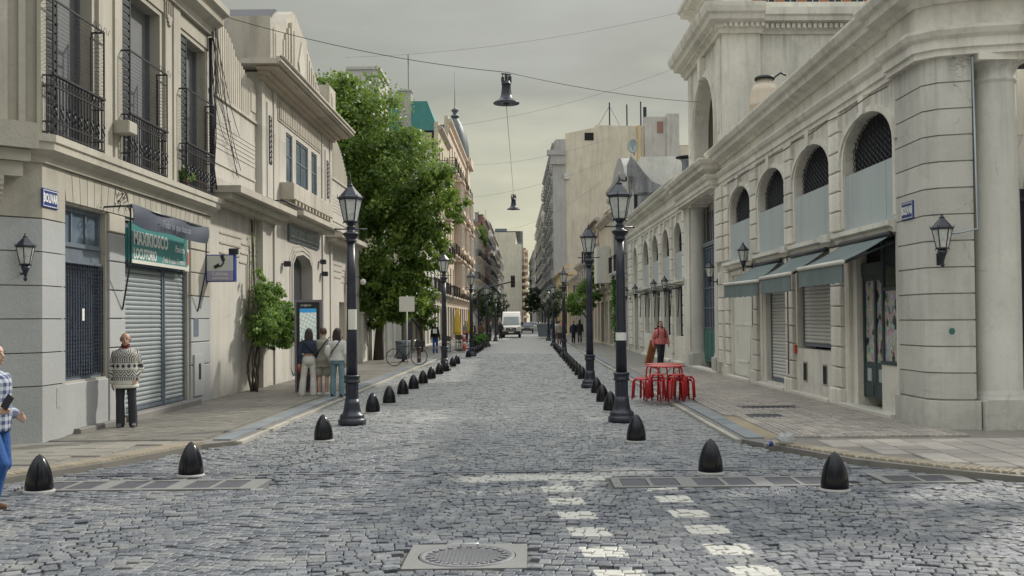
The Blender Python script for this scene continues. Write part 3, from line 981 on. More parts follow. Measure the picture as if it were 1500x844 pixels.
# iron grilles let into the market pavement
for gi, (a, b, c, d) in enumerate(GRILLES):
    t = thing('pavement_grille', ['wide dark iron grille set in the ribbed tiles by the awnings', 'small dark iron grille nearest the corner in the ribbed tiles'][gi], 'grille', ((a + b) / 2, (c + d) / 2, PZ))
    w, h = (b - a) / 2, (d - c) / 2
    m = MB(); m.box(-w - .05, w + .05, -h - .05, -h, -.02, .022); m.box(-w - .05, w + .05, h, h + .05, -.02, .022); m.box(-w - .05, -w, -h, h, -.02, .022); m.box(w, w + .05, -h, h, -.02, .022)
    m.build('frame', M['grate'], t)
    m = MB()
    for k in range(14):
        x = -w + 2 * w * (k + .5) / 14; m.box(x - .015, x + .015, -h, h, -.02, .018)
    m.box(-w, w, -h, h, -.03, .002)
    m.build('bars', M['grate'], t)
# ------------------------------------------------------------------ street furniture
ORD = ['nearest', 'second', 'third', 'fourth', 'fifth', 'sixth', 'seventh', 'eighth', 'ninth', 'tenth', 'eleventh', 'twelfth', 'thirteenth', 'fourteenth', 'fifteenth', 'sixteenth', 'seventeenth', 'eighteenth', 'nineteenth', 'twentieth']

def hexring(r, z, n=6, rot=0.0):
    return [(r * math.cos(2 * PI * k / n + rot), r * math.sin(2 * PI * k / n + rot), z) for k in range(n)]
def lantern(parent, z, k=1.0, oy=0.0, finial=True):
    """six-sided lantern standing at height z: cage > panes, roof > finial"""
    n = 6
    rb, rt_, hh = 0.135 * k, 0.235 * k, 0.46 * k
    lo, hi = hexring(rb, z + .06 * k), hexring(rt_, z + .06 * k + hh)
    m = MB()
    m.lathe([(0.07 * k, z - .02 * k), (0.10 * k, z + .02 * k), (rb + .015 * k, z + .04 * k), (rb + .02 * k, z + .065 * k), (rb, z + .08 * k)], 6, smooth=False)
    for a, b in zip(lo, hi):
        m.tube([a, b], 0.014 * k, 4, False)
        m.tube([b, (b[0] * 1.14, b[1] * 1.14, b[2] + .03 * k), (b[0] * 1.17, b[1] * 1.17, b[2] + .10 * k)], [0.014 * k, .012 * k, .005 * k], 4, False)
        m.tube([a, (a[0] * 1.16, a[1] * 1.16, a[2] - .015 * k), (a[0] * 1.2, a[1] * 1.2, a[2] - .06 * k)], [0.012 * k, .011 * k, .005 * k], 4, False)
    m.lathe([(rt_ - .01 * k, z + .05 * k + hh), (rt_ + .022 * k, z + .055 * k + hh), (rt_ + .022 * k, z + .095 * k + hh), (rt_ - .01 * k, z + .10 * k + hh)], 6, smooth=False)
    if oy: m.v = [(a, b + oy, c) for a, b, c in m.v]
    cage = m.build('lantern_cage', M['iron'], parent)
    for i in range(n):
        a, b, c, d = lo[i], lo[(i + 1) % n], hi[(i + 1) % n], hi[i]
        q = [Vector(v) * 1.0 for v in (a, b, c, d)]
        cen = sum(q, Vector()) / 4
        q = [Vector(((v - cen) * 0.93 + cen)) for v in q]
        inn = [Vector((v.x * .965, v.y * .965, v.z)) for v in q]
        p = MB()
        p.add([(v.x, v.y + oy, v.z) for v in q + inn], [(0, 1, 2, 3), (7, 6, 5, 4), (0, 4, 5, 1), (1, 5, 6, 2), (2, 6, 7, 3), (3, 7, 4, 0)])
        p.build('pane', M['glass_lamp'], cage)
    m = MB()
    zt = z + .10 * k + hh
    prof = [(rt_ + .03 * k, zt), (rt_ * .97, zt + .035 * k), (rt_ * .62, zt + .13 * k), (rt_ * .30, zt + .215 * k), (rt_ * .26, zt + .235 * k)]
    m.lathe(prof, 6, smooth=False)
    if oy: m.v = [(a, b + oy, c) for a, b, c in m.v]
    roof = m.build('lantern_roof', M['iron'], parent)
    f = MB()
    z0 = zt + .235 * k
    f.lathe([(.062 * k, z0), (.066 * k, z0 + .02 * k), (.03 * k, z0 + .045 * k), (.035 * k, z0 + .07 * k), (.016 * k, z0 + .10 * k)] + ([(.02 * k, z0 + .125 * k), (.007 * k, z0 + .16 * k), (.003 * k, z0 + .27 * k)] if finial else [(0.0, z0 + .11 * k)]), 8)
    if oy: f.v = [(a, b + oy, c) for a, b, c in f.v]
    f.build('finial', M['iron'], roof)

def make_lamp():
    t = thing('street_lamp', 'x', 'street lamp', (0, 0, 0), 0, 'lantern posts along the roadway')
    m = MB()
    m.lathe([(.245, 0), (.25, .03), (.25, .085), (.235, .10), (.215, .125), (.22, .15), (.215, .175), (.18, .20), (.165, .22), (.15, .27), (.135, .36), (.128, .46)], 24)
    m.build('base', M['iron'], t)
    m = MB()
    # fluted lower shaft
    n = 24
    rings = []
    for z in (.46, .74):
        rings.append([((.118 if k % 2 else .108) * math.cos(2 * PI * k / n), (.118 if k % 2 else .108) * math.sin(2 * PI * k / n), z) for k in range(n)])
    m.add(rings[0] + rings[1], [(k, (k + 1) % n, n + (k + 1) % n, n + k) for k in range(n)])
    m.lathe([(.115, .735), (.145, .75), (.148, .77), (.135, .785), (.135, .84), (.148, .855), (.145, .875), (.112, .89)], 20)
    m.lathe([(.100, .89), (.092, 1.6), (.081, 2.6), (.070, 3.28)], 16)
    m.build('shaft', M['iron'], t)
    m = MB()
    m.lathe([(.076, 3.26), (.10, 3.275), (.10, 3.30), (.085, 3.315), (.10, 3.345), (.14, 3.39), (.15, 3.41), (.15, 3.425), (.08, 3.45), (.06, 3.50), (.075, 3.52), (.075, 3.54), (.05, 3.56), (.05, 3.585)], 18)
    m.tube([(-.26, 0, 3.50), (.26, 0, 3.50)], .013, 6)
    m.ball((-.27, 0, 3.50), .022, 6, 5); m.ball((.27, 0, 3.50), .022, 6, 5)
    m.build('capital', M['iron'], t)
    lantern(t, 3.585, .86)
    return t
LAMPS_L = [(-3.22, 18.36), (-3.20, 37.66), (-3.05, 52.2), (-3.05, 71), (-3.05, 88), (-3.05, 106), (-3.0, 126)]
LAMPS_R = [(1.61, 18.38), (1.57, 27.56), (1.60, 50.0), (1.55, 71), (1.5, 89), (1.5, 110), (1.5, 135)]
proto = make_lamp()
first = True
for side, L in (('L', LAMPS_L), ('R', LAMPS_R)):
    for i, (x, y) in enumerate(L):
        o = proto if first else copy_tree(proto)
        first = False
        o.location = (x, y, 0)
        o.rotation_euler = (0, 0, RNG.uniform(-.4, .4) + 0.3)
        who = 'kiosk side row' if side == 'L' else 'arched market side row'
        o['label'] = f'dark iron lantern post, {ORD[i]} one in the {who}'
        if (side, i) == ('L', 0): proto['label'] = 'dark iron lantern post with a paper notice beside the three women'
        if (side, i) == ('R', 0): o['label'] = 'dark iron lantern post with a white band beside the red table'
def band(parent_xy, z0, z1, r, frac, mat, ang):
    m = MB(); n = 10
    a0, a1 = ang - frac * PI, ang + frac * PI
    vs = [(r * math.cos(a0 + (a1 - a0) * k / n), r * math.sin(a0 + (a1 - a0) * k / n), z) for z in (z0, z1) for k in range(n + 1)]
    m.add(vs, [(k, k + 1, n + 2 + k, n + 1 + k) for k in range(n)])
    return m
_post = [o for o in bpy.data.objects if o.name.startswith('street_lamp') and o.parent is None]
_pl = [o for o in _post if tuple(round(v, 2) for v in o.location[:2]) == (-3.22, 18.36)][0]
_pr = [o for o in _post if tuple(round(v, 2) for v in o.location[:2]) == (1.61, 18.38)][0]
band(None, 1.70, 2.06, .098, .30, None, -1.1 - _pl.rotation_euler.z).build('paper_notice', M['offwhite'], _pl)
band(None, 1.46, 1.60, .0985, .92, None, -1.6 - _pr.rotation_euler.z).build('white_band', M['white'], _pr)

def make_bollard():
    t = thing('bollard', 'x', 'bollard', (0, 0, 0), 0, 'black bullet bollards along the roadway')
    H = 0.415
    m = MB()
    prof = []
    for k in range(15):
        u = k / 14
        prof.append((0.148 * (1 - u ** 2.15) ** 0.72, 0.02 + (H - .02) * u))
    m.lathe(prof, 28)
    m.build('shell', M['bollard'], t)
    m = MB(); m.lathe([(.168, -.01), (.168, .008), (.156, .022), (.150, .024)], 28); m.build('base_ring', M['concrete'], t)
    return t
BOL_L = [(-5.46, 11.36), (-4.13, 12.41), (-3.23, 15.89), (-3.2, 20.63), (-3.17, 22.79), (-3.2, 25.45), (-3.16, 27.42), (-3.15, 29.73), (-3.14, 32.09), (-3.14, 34.86), (-3.08, 36.65), (-3.1, 40.3), (-3.1, 42.6), (-3.1, 50.4), (-3.05, 54.5), (-3.05, 56.8), (-3.05, 59.2), (-3.05, 61.6)]
BOL_R = [(3.22, 10.95), (2.12, 12.23), (1.56, 15.41), (1.56, 20.43), (1.56, 22.6), (1.6, 25.29), (1.54, 31.2), (1.53, 33.3), (1.53, 35.6), (1.53, 37.8), (1.53, 40.0), (1.53, 42.3), (1.52, 44.6), (1.52, 46.9), (1.52, 52.5), (1.52, 54.8), (1.52, 57.2), (1.5, 59.6), (1.5, 62.0), (1.5, 64.5)]
proto = make_bollard()
first = True
for side, L in (('L', BOL_L), ('R', BOL_R)):
    for i, (x, y) in enumerate(L):
        o = proto if first else copy_tree(proto)
        first = False
        o.location = (x, y, 0.0)
        o.rotation_euler = (RNG.uniform(-.02, .02), RNG.uniform(-.02, .02), RNG.uniform(0, 6.28))
        who = 'kiosk side row' if side == 'L' else 'arched market side row'
        o['label'] = f'glossy black bullet bollard, {ORD[i]} one in the {who}'

# ---- hanging bell lamps and their wires
def cable(name, label, a, b, sag, r, mat, group='wires over the street'):
    m = MB()
    a, b = Vector(a), Vector(b)
    n = 24
    m.tube([a.lerp(b, k / n) - Vector((0, 0, sag * 4 * (k / n) * (1 - k / n))) for k in range(n + 1)], r, 5)
    return tag(m.build(name, mat), label, 'wire', group)
def bell(label, x, y, z):
    t = thing('bell_lamp', label, 'hanging lamp', (x, y, z), 0.5, 'bell lamps hung over the roadway')
    m = MB()
    m.lathe([(.345, 0), (.35, .012), (.34, .035), (.27, .075), (.205, .115), (.165, .165), (.14, .25), (.125, .38), (.115, .50), (.13, .515), (.13, .54), (.10, .555), (.10, .60), (.0, .61)], 24)
    m.build('shade', M['iron'], t)
    m = MB(); m.lathe([(.335, .012), (.26, .06), (.0, .09)], 24); m.lathe([(.0, -.04), (.07, -.02), (.08, .03), (.05, .08)], 12); m.build('reflector', M['black_plastic'], t)
    m = MB(); m.box(-.03, .03, -.03, .03, .60, .78); m.box(-.14, .14, -.015, .015, .77, .80); m.box(-.13, -.08, -.04, .04, .56, .70); m.box(.07, .14, -.04, .04, .56, .74); m.tube([(0, 0, .78), (0, 0, .84)], .012)
    m.tube([(-.11, 0, .70), (-.10, 0, .79)], .012); m.tube([(.10, 0, .74), (.06, 0, .79)], .012)
    m.build('hanger', M['iron'], t)
bell('dark bell shaped lamp hanging high on the nearer cross wire', -0.60, 27.0, 7.56)
bell('smaller looking bell lamp hanging lower, farther up the street', -0.87, 54.0, 7.66)
WA, WB = Vector((-7.15, 24.0, 9.05)), Vector((5.6, 33.6, 8.95))
_w = cable('overhead_wire', 'black wire from the corner house roof to the pavilion, holding the bell lamp', WA, (-0.6, 27.0, 8.40), 0.18, .009, M['wire'])
_w2 = cable('overhead_wire', 'black wire running on from the bell lamp to the pavilion arch', (-0.6, 27.0, 8.40), WB, 0.12, .008, M['wire'])
cable('overhead_wire', 'thin wire hanging between the two bell lamps along the street', (-0.60, 27.0, 7.5), (-0.87, 54.0, 8.5), 0.0, .008, M['wire_grey'])
cable('overhead_wire', 'faint wire high across the street towards the pavilion', (-7.2, 40, 12.2), (5.9, 36.5, 12.9), 0.35, .006, M['wire_grey'])
cable('overhead_wire', 'faint wire sloping from the tree towards the pavilion arch', (-6.2, 50, 11.2), (5.6, 39, 11.4), 0.5, .006, M['wire_grey'])
cable('overhead_wire', 'faint far wire over the second bell lamp', (-7.2, 75, 13.4), (5.2, 66, 13.5), 0.7, .008, M['wire_grey'])
cable('overhead_wire', 'faint lowest far wire across the street', (-7.2, 80, 11.3), (5.2, 70, 12.6), 0.6, .008, M['wire_grey'])
cable('overhead_wire', 'faint wire from a far house to the tall blank wall', (-3.2, 100, 10.5), (5.0, 70, 11.3), 0.7, .008, M['wire_grey'])

# ---- red tables and stools
def make_table(x, y, rz, label):
    t = thing('cafe_table', label, 'table', (x, y, PZ + .02), rz, 'red cafe tables')
    m = MB(); m.lathe([(.385, .715), (.40, .722), (.40, .738), (.385, .745), (.0, .745)], 32); m.build('table_top', M['red_top'], t)
    m = MB(); m.lathe([(.402, .718), (.412, .73), (.402, .742)], 32); m.build('rim', M['red'], t)
    for s in (-1, 1):
        m = MB()
        pts = [(s * .30, -.30, 0)] + [(s * .27, -.27 + .10 * (1 - math.cos(a)), .60 + .10 * math.sin(a)) for a in (0, .5, 1.0, 1.57)] + [(s * .27, .17 + .10 * math.sin(a), .60 + .10 * math.cos(a)) for a in (0, .57, 1.07, 1.57)] + [(s * .30, .30, 0)]
        m.tube(pts, .018, 7); m.build('leg_frame', M['red'], t)
    m = MB(); m.tube([(-.27, -.05, .62), (.27, .05, .3)], .008, 5); m.tube([(.27, -.05, .62), (-.27, .05, .3)], .008, 5); m.build('brace', M['chrome'], t)
make_table(2.93, 22.35, 0.2, 'round red cafe table in front, ringed by stacked stools')
make_table(2.98, 23.25, 0.9, 'second round red cafe table half hidden behind the first')
def make_stool():
    t = thing('cafe_stool', 'x', 'stool', (0, 0, 0), 0, 'red stools round the tables')
    m = MB(); m.lathe([(.0, .432), (.155, .432), (.17, .438), (.17, .45), (.155, .456), (.0, .456)], 20); m.build('seat', M['red'], t)
    for k in range(4):
        a = PI / 4 + k * PI / 2
        c, s = math.cos(a), math.sin(a)
        m = MB(); m.tube([(c * .11, s * .11, .435), (c * .165, s * .165, .428), (c * .195, s * .195, .40), (c * .205, s * .205, .35), (c * .225, s * .225, 0)], .0195, 7)
        m.build('leg', M['red'], t)
    return t
STOOLS = []
for (sx, sy, n, who) in ((2.66, 21.95, 3, 'stack nearest the lantern post'), (3.06, 21.82, 3, 'stack at the front of the table'), (3.30, 22.2, 2, 'stack on the market side of the table'), (2.42, 22.5, 1, 'lantern side'), (2.50, 22.95, 1, 'back'), (3.22, 22.75, 1, 'doorway side')):
    for k in range(n):
        if n == 1: lab = f'single red stool on the {who} of the red table'
        else: lab = f'red stool, {["bottom", "middle", "top"][k] if n == 3 else ["lower", "upper"][k]} one of the {who}'
        STOOLS.append((sx + k * .012, sy - k * .01, k * 0.062, lab, k * .2 + sx))
proto = make_stool()
for i, (x, y, z, lab, rz) in enumerate(STOOLS):
    o = proto if i == 0 else copy_tree(proto)
    o.location = (x, y, PZ + .02 + z); o.rotation_euler = (0, 0, rz); o['label'] = lab

# ---- information totem
t = thing('information_totem', 'tall grey information totem with a lit map screen by the three women', 'totem', (-5.60, 25.75, PZ + .02), rad(6))
m = MB(); m.box(-.33, .33, -.09, .09, 0, .02)
m.box(-.33, -.285, -.09, .09, .02, 2.32); m.box(.285, .33, -.09, .09, .02, 2.32); m.box(-.285, .285, -.09, .09, 2.26, 2.32); m.box(-.285, .285, -.03, .09, .02, 2.26)
m.build('housing', mat_paint('totem_grey', (0.20, 0.19, 0.22), 0.5, 0.3, 0.15, 4), t)
m = MB(); m.box(-.284, .284, -.075, -.031, .75, 2.259); bez = m.build('bezel', M['black_plastic'], t)
n_ = NT('totem_screen')
_q = n_.xyz()
_hdr = n_.math('GREATER_THAN', _q[2], 2.0)
_map = n_.mix(n_.ramp(n_.noise(9, 5, 0.7), 0.46, 0.54), (0.50, 0.54, 0.46), (0.62, 0.63, 0.56))
_rd = n_.math('GREATER_THAN', n_.math('ABSOLUTE', n_.math('SINE', n_.math('ADD', n_.math('MULTIPLY', _q[2], 30.0), n_.math('MULTIPLY', _q[0], 17.0)))), 0.965)
_rd2 = n_.math('GREATER_THAN', n_.math('ABSOLUTE', n_.math('SINE', n_.math('ADD', n_.math('MULTIPLY', _q[2], -13.0), n_.math('MULTIPLY', _q[0], 36.0)))), 0.97)
_map = n_.mix(n_.math('MAXIMUM', _rd, _rd2), _map, (0.25, 0.38, 0.40))
_c = n_.mix(_hdr, _map, (0.03, 0.24, 0.50))
n_.col(_c); n_.rough(0.25); n_.set(n_.b.inputs['Emission Color'], _c); n_.b.inputs['Emission Strength'].default_value = 0.22
m = MB(); m.box(-.205, .205, -.079, -.0755, .95, 2.10); m.build('screen', n_.m, bez)
text_part('lettering', 'origlow', .085, M['white'], bez, (-.05, -.0765, 2.185), sx=1.0, ext=.001)
n_ = NT('totem_poster')
n_.col(n_.mix(n_.ramp(n_.noise(5, 4), 0.5, 0.62), (0.02, 0.016, 0.02), (0.28, 0.06, 0.04))); n_.rough(0.4)
m = MB(); m.box(-.284, .284, -.075, -.031, .03, .74); m.build('lower_poster', n_.m, t)

# ---- crumpled plastic bottle and bag at the kerb
t = thing('plastic_bag', 'crumpled clear plastic bag lying at the market kerb', 'litter', (3.55, 14.35, PZ + .02), 0.4)
n_ = NT('crumpled_plastic'); n_.col((0.50, 0.52, 0.51)); n_.rough(0.25); n_.b.inputs['Alpha'].default_value = 0.55; n_.bump(n_.noise(14, 3), .9, .05)
m = MB(); rb = random.Random(4)
m.ball((0, 0, .075), (.15, .10, .09), 16, 11, smooth=True)
m.v = [(x * rb.uniform(.75, 1.1), y_ * rb.uniform(.75, 1.1), max(0.0, z * rb.uniform(.75, 1.12))) for x, y_, z in m.v]
m.build('bag', n_.m, t)
t = thing('plastic_bottle', 'small flattened bottle with a blue label beside the plastic bag', 'litter', (3.30, 14.22, .06), 0.7)
m = MB(); m.tube([(-.11, 0, .035), (.04, 0, .035), (.08, 0, .035), (.10, 0, .035), (.13, 0, .035)], [.034, .034, .02, .012, .012], 10); m.build('body', n_.m, t)
m = MB(); m.tube([(-.07, 0, .035), (.02, 0, .035)], .0365, 10); m.build('paper_label', M['blue_enamel'], t)

# ---- far-left pavement: signboard on a post, bin, brown post, bicycle
t = thing('notice_board', 'blank white square board on a white post in front of the tree', 'sign', (-5.08, 41.9, PZ + .02))
m = MB(); m.tube([(0, .02, 0), (0, .02, 2.8)], .026, 8); m.build('post', M['frame_white'], t)
m = MB(); m.box(-.31, .31, -.03, 0, 2.14, 2.76); m.build('board', M['offwhite'], t)
t = thing('litter_bin', 'grey cylindrical litter bin behind the bicycle', 'bin', (-5.55, 44.3, PZ + .02))
m = MB(); m.lathe([(.24, .12), (.30, .14), (.33, .85), (.34, .90), (.30, .92), (.29, .86), (.0, .80)], 18); m.build('drum', M['frame_grey'], t)
m = MB(); m.lathe([(.06, 0), (.06, .13)], 10); m.lathe([(.16, 0), (.16, .02), (.0, .02)], 12); m.build('foot', M['iron'], t)
t = thing('low_post', 'short dark red post beside the bicycle', 'post', (-4.75, 43.3, PZ + .02))
m = MB(); m.lathe([(.085, 0), (.085, .55), (.10, .57), (.10, .62), (.06, .66), (.0, .68)], 12); m.build('shaft', M['brown_post'], t)

t = thing('bicycle', 'parked bicycle with a basket leaning by the white board post', 'bicycle', (-4.95, 40.7, PZ + .02), rad(20))
for x in (-.5, .5):
    m = MB(); pts = [(x + .33 * math.cos(2 * PI * k / 24), 0, .33 + .33 * math.sin(2 * PI * k / 24)) for k in range(25)]
    m.tube(pts, .018, 6); w = m.build('wheel', M['rubber'], t)
    m = MB()
    for k in range(10):
        a = PI * k / 10; m.tube([(x - .32 * math.cos(a), 0, .33 - .32 * math.sin(a)), (x + .32 * math.cos(a), 0, .33 + .32 * math.sin(a))], .003, 3, False)
    m.build('spokes', M['chrome'], w)
m = MB()
for a, b in (((-.5, 0, .33), (-.08, 0, .30)), ((-.5, 0, .33), (-.2, 0, .78)), ((-.08, 0, .30), (-.22, 0, .85)), ((-.08, 0, .30), (.36, 0, .74)), ((-.19, 0, .74), (.36, 0, .78)), ((.5, 0, .33), (.34, 0, .86))): m.tube([a, b], .017, 6)
m.build('frame', M['black_plastic'], t)
m = MB(); m.tube([(.34, 0, .86), (.32, 0, 1.0)], .014); m.tube([(.24, -.28, 1.0), (.34, -.2, 1.02), (.32, 0, 1.0), (.34, .2, 1.02), (.24, .28, 1.0)], .012); m.build('handlebar', M['chrome'], t)
m = MB(); m.ball((-.24, 0, .90), (.13, .075, .035), 10, 6); m.build('saddle', M['black_plastic'], t)
m = MB(); m.box(.42, .70, -.17, .17, .72, .96); m.build('basket', M['black_plastic'], t)
m = MB(); m.lathe([(.09, -.01), (.09, .01)], 14, (0, 0, 0)); m.v = [(a - .08, c - .04, b + .30) for a, b, c in m.v]; m.build('chainwheel', M['iron'], t)
# ------------------------------------------------------------------ buildings on the left: local frame (u along the street, d into the house, z up)
def left_house(name, label, cat='building', x=FACE_L): return thing(name, label, cat, (x, 0, 0), PI / 2)

def mold(parent, name, mat, path, prof):
    m = MB(); m.sweep(path, prof); return m.build(name, mat, parent, fix=True)

# ===== corner house with the kiosk
A = left_house('corner_house', 'beige corner house with iron balconies above the shuttered kiosk')
U0, U1 = 15.30, 23.55
OPS = [(16.20, 17.82, .93, 3.76), (18.62, 22.06, .10, 3.74), (15.62, 17.28, 4.72, 8.02), (18.56, 20.46, 4.72, 8.02), (21.66, 23.32, 4.72, 8.02)]
m = MB(); m.wall(U0 + .16, U1, 0, 4.30, 0, .32, OPS[:2]); m.wall(U0 + .16, U1, 4.30, 9.6, 0, .32, OPS[2:])
# splayed corner towards the crossing
m.prism([(U0 + .16, 0), (U0 + .16, .32), (U0 - 2.4, 3.0), (U0 - 2.6, 2.76)], 'z', 0, 9.6)
m.build('wall', M['cornerwall'], A)
m = MB(); m.prism([(U0 + .2, .75), (U1, .75), (U1, 9), (U0 - 2.3, 9), (U0 - 2.3, 3.2)], 'z', 0, 9.5); m.build('inner_block', M['dark'], A)
m = MB(); m.box(U0 - .1, U1, .25, 9, 9.5, 9.62); m.build('roof', M['roof'], A)
# white-painted ashlar below, plain stone courses above
def course(ua, ub, z0, z1, d, mat, name='stone', par=A, d1=0.0):
    m = MB(); m.bbox(ua, ub, d, d1, z0, z1, .014); return m.build(name, mat, par)
ZC = [.06, .92, 1.42, 1.93, 2.43, 2.94, 3.44]
W, Sn = M['cornerwhite'], M['cornerstone']
for k in range(6):
    z0, z1 = ZC[k] + .008, ZC[k + 1] - .008
    # corner stones are L-shaped round the splay
    m = MB(); m.prism([(16.16, -.05), (16.16, 0), (U0 + .16, 0), (U0 - .10, .27), (U0 - 2.6, 2.77), (U0 - 2.66, 2.71), (U0 + .10, -.05)], 'z', z0, z1); m.build('stone', W, A)
    course(17.86, 18.56, z0, z1, -.05, W)
    course(22.14, 22.86, z0, z1, -.05, W if k < 4 else Sn)
    if k < 4: course(22.88, U1 - .01, z0, z1, -.03, W)
    else: course(22.88, U1 - .01, z0, z1, -.03, Sn)
course(16.18, 17.84, .07, .90, -.035, W)
course(17.86, 18.56, 3.46, 3.78, -.05, Sn); course(22.14, 22.86, 3.46, 3.78, -.05, Sn); course(22.88, U1 - .01, 3.46, 3.78, -.03, Sn)
m = MB(); m.prism([(16.16, -.05), (16.16, 0), (U0 + .16, 0), (U0 - .10, .27), (U0 - 2.6, 2.77), (U0 - 2.66, 2.71), (U0 + .10, -.05)], 'z', 3.452, 4.28); m.build('stone', Sn, A)
# flat arch of voussoirs
N = 28
ua, ub = 16.2, U1 - .02
for k in range(N):
    f0, f1 = k / N, (k + 1) / N
    a0, a1 = ua + (ub - ua) * f0, ua + (ub - ua) * f1
    # fan about each opening
    def lean(u):
        c = 17.0 if u < 18.1 else 20.35 if u < 22.5 else 23.6
        return 0.11 * max(-1.5, min(1.5, (u - c)))
    g = .010
    m = MB(); m.prism([(a0 + g, 3.80), (a1 - g, 3.80), (a1 - g + lean(a1), 4.27), (a0 + g + lean(a0), 4.27)], 'y', -.045, 0); m.build('voussoir', Sn, A)
PATH = [(U0 - 2.7, 2.66), (U0 + .13, -.02), (U1, -.02)]
mold(A, 'string_course', M['cornerstone'], PATH, [(-.05, 4.28), (.08, 4.28), (.10, 4.36), (.17, 4.40), (.25, 4.46), (.25, 4.56), (.28, 4.58), (.28, 4.69), (-.05, 4.71)])
mold(A, 'cornice', M['cornerstone'], PATH, [(-.05, 8.45), (.10, 8.45), (.14, 8.58), (.34, 8.70), (.36, 8.86), (.48, 8.92), (.48, 9.06), (-.05, 9.1)])
# flat pilasters and panel strips upstairs
m = MB()
for a, b in ((15.34, 15.50), (17.42, 17.98), (18.10, 18.42), (20.62, 20.98), (21.10, 21.52)):
    m.box(a, b, -.06, 0, 4.71, 8.44)
m.box(U0 + .16, U1, -.03, 0, 8.12, 8.40)
m.build('pilaster_strips', M['cornerstone'], A)
m = MB()
for k, w in enumerate((.30, .22, .14)):
    m.box(20.80 - w / 2, 20.80 + w / 2, -.09 + k * .005 - .01 * k, -.06, 8.05 - .0 * k - k * .07, 8.12 - k * .07)
m.box(20.66, 20.70, -.085, -.06, 8.14, 8.38); m.box(20.78, 20.82, -.085, -.06, 8.14, 8.38); m.box(20.90, 20.94, -.085, -.06, 8.14, 8.38)
m.build('ornament', M['cornerstone'], A)
# upstairs doors: grey roller blind, louvred leaf folded back
for i, (a, b, z0, z1) in enumerate(OPS[2:]):
    m = MB(); m.box(a, b, .27, .33, z0, z1); m.box(a, a + .05, .2, .27, z0, z1); m.box(b - .05, b, .2, .27, z0, z1)
    d = m.build('balcony_door', M['greydoor'], A)
    m = MB()
    for q in range(22): m.box(a + .06, a + .40, .012, .040, z0 + .1 + q * .145, z0 + .1 + q * .145 + .105)
    m.box(a + .02, a + .06, .005, .045, z0, z1 - .02); m.box(a + .38, a + .42, .005, .045, z0, z1 - .02)
    m.build('louvred_leaf', M['louvre'], d)
# iron balconies with tall mesh cages
for i, (a, b) in enumerate(((15.40, 17.24), (18.36, 20.24), (21.40, 23.26))):
    m = MB()
    D = -.22
    for zz in (4.74, 4.90, 5.44, 5.60):
        m.box(a, b, D - .012, D + .012, zz, zz + .022); m.box(a - .012, a + .012, D, -.02, zz, zz + .022); m.box(b - .012, b + .012, D, -.02, zz, zz + .022)
    m.box(a - .02, b + .02, D - .025, D + .02, 5.61, 5.645)
    nb = 17
    for k in range(nb + 1):
        x = a + (b - a) * k / nb
        m.box(x - .008, x + .008, D - .008, D + .008, 4.70, 5.61)
        if k < nb:
            xc = x + (b - a) / nb / 2
            ringp = [(xc + .036 * math.cos(q * PI / 4), D, 5.52 + .036 * math.sin(q * PI / 4)) for q in range(9)]
            m.tube(ringp, .007, 4, False)
            if k % 2 == 0:
                for zc in (5.02, 5.14): m.tube([(xc + .06 * math.cos(q * PI / 3), D - .01, zc + .055 * math.sin(q * PI / 3)) for q in range(7)], .009, 4, False)
                m.ball((xc, D - .012, 5.08), (.03, .018, .05), 6, 4)
    for k in range(3):
        yk = D + (abs(D) - .02) * (k + .5) / 3
        m.box(a - .008, a + .008, yk - .008, yk + .008, 4.72, 5.61); m.box(b - .008, b + .008, yk - .008, yk + .008, 4.72, 5.61)
    r = m.build('balcony_railing', M['iron_dark'], A)
    m = MB()
    for x in (a, b): m.box(x - .012, x + .012, D - .012, D + .012, 5.645, 6.78); m.box(x - .012, x + .012, D, -.0, 6.75, 6.78); m.box(x - .01, x + .01, -.03, -.005, 5.6, 6.78)
    m.box(a, b, D - .012, D + .012, 6.75, 6.78)
    m.box(b - .52, b - .50, D - .01, D + .01, 5.645, 6.55); m.box(b - .52, b, D - .01, D + .01, 6.53, 6.55)
    for k in range(16): zz = 5.72 + k * .065; m.box(a, b, D - .0022, D + .0022, zz, zz + .0045); m.box(b - .002, b + .002, D, -.02, zz, zz + .0045); m.box(a - .002, a + .002, D, -.02, zz, zz + .0045)
    for k in range(7): m.obox((b - .45 + k * .1, D - .02, 6.80), (.006, .006, .12), Matrix.Rotation(.5 * (-1) ** k, 3, 'Y'))
    m.build('mesh_cage', M['iron_dark'], r)
m = MB(); m.bbox(18.02, 18.40, -.34, -.06, 5.22, 5.44, .02); m.build('air_vent_box', M['cornerstone'], A)
# splayed corner: balcony slab on a curved corbel, tall window strips
k2 = MB()
def splay(a, b, d0, d1, z0, z1, m):
    """box on the splay: a..b metres from the corner, d out of the wall"""
    ex, ey = (-1 / math.sqrt(2), 1 / math.sqrt(2)); nx, ny = (-1 / math.sqrt(2), -1 / math.sqrt(2))
    P = lambda s, d: (U0 + .10 + ex * s + nx * d, 0.0 + ey * s + ny * d + .02)
    m.prism([P(a, d0), P(b, d0), P(b, d1), P(a, d1)], 'z', z0, z1)
splay(.14, 2.9, -.3, .46, 4.42, 4.80, k2); splay(.22, 2.9, -.3, .36, 4.24, 4.41, k2); splay(.30, 2.9, -.3, .28, 4.02, 4.235, k2)
k2.build('balcony_slab', M['cornerstone'], A)
m = MB()
for k in range(8):
    f = k / 8
    splay(.58, .95, -.1, .34 * math.cos(f * 1.45), 4.01 - .07 * k - .07, 4.01 - .07 * k, m)
m.build('corbel', M['cornerstone'], A)
m = MB(); splay(.18, .28, -.05, .035, 4.82, 8.3, m); splay(.46, .60, -.05, .12, 4.82, 8.3, m); m.build('window_jamb', M['cornerstone'], A)
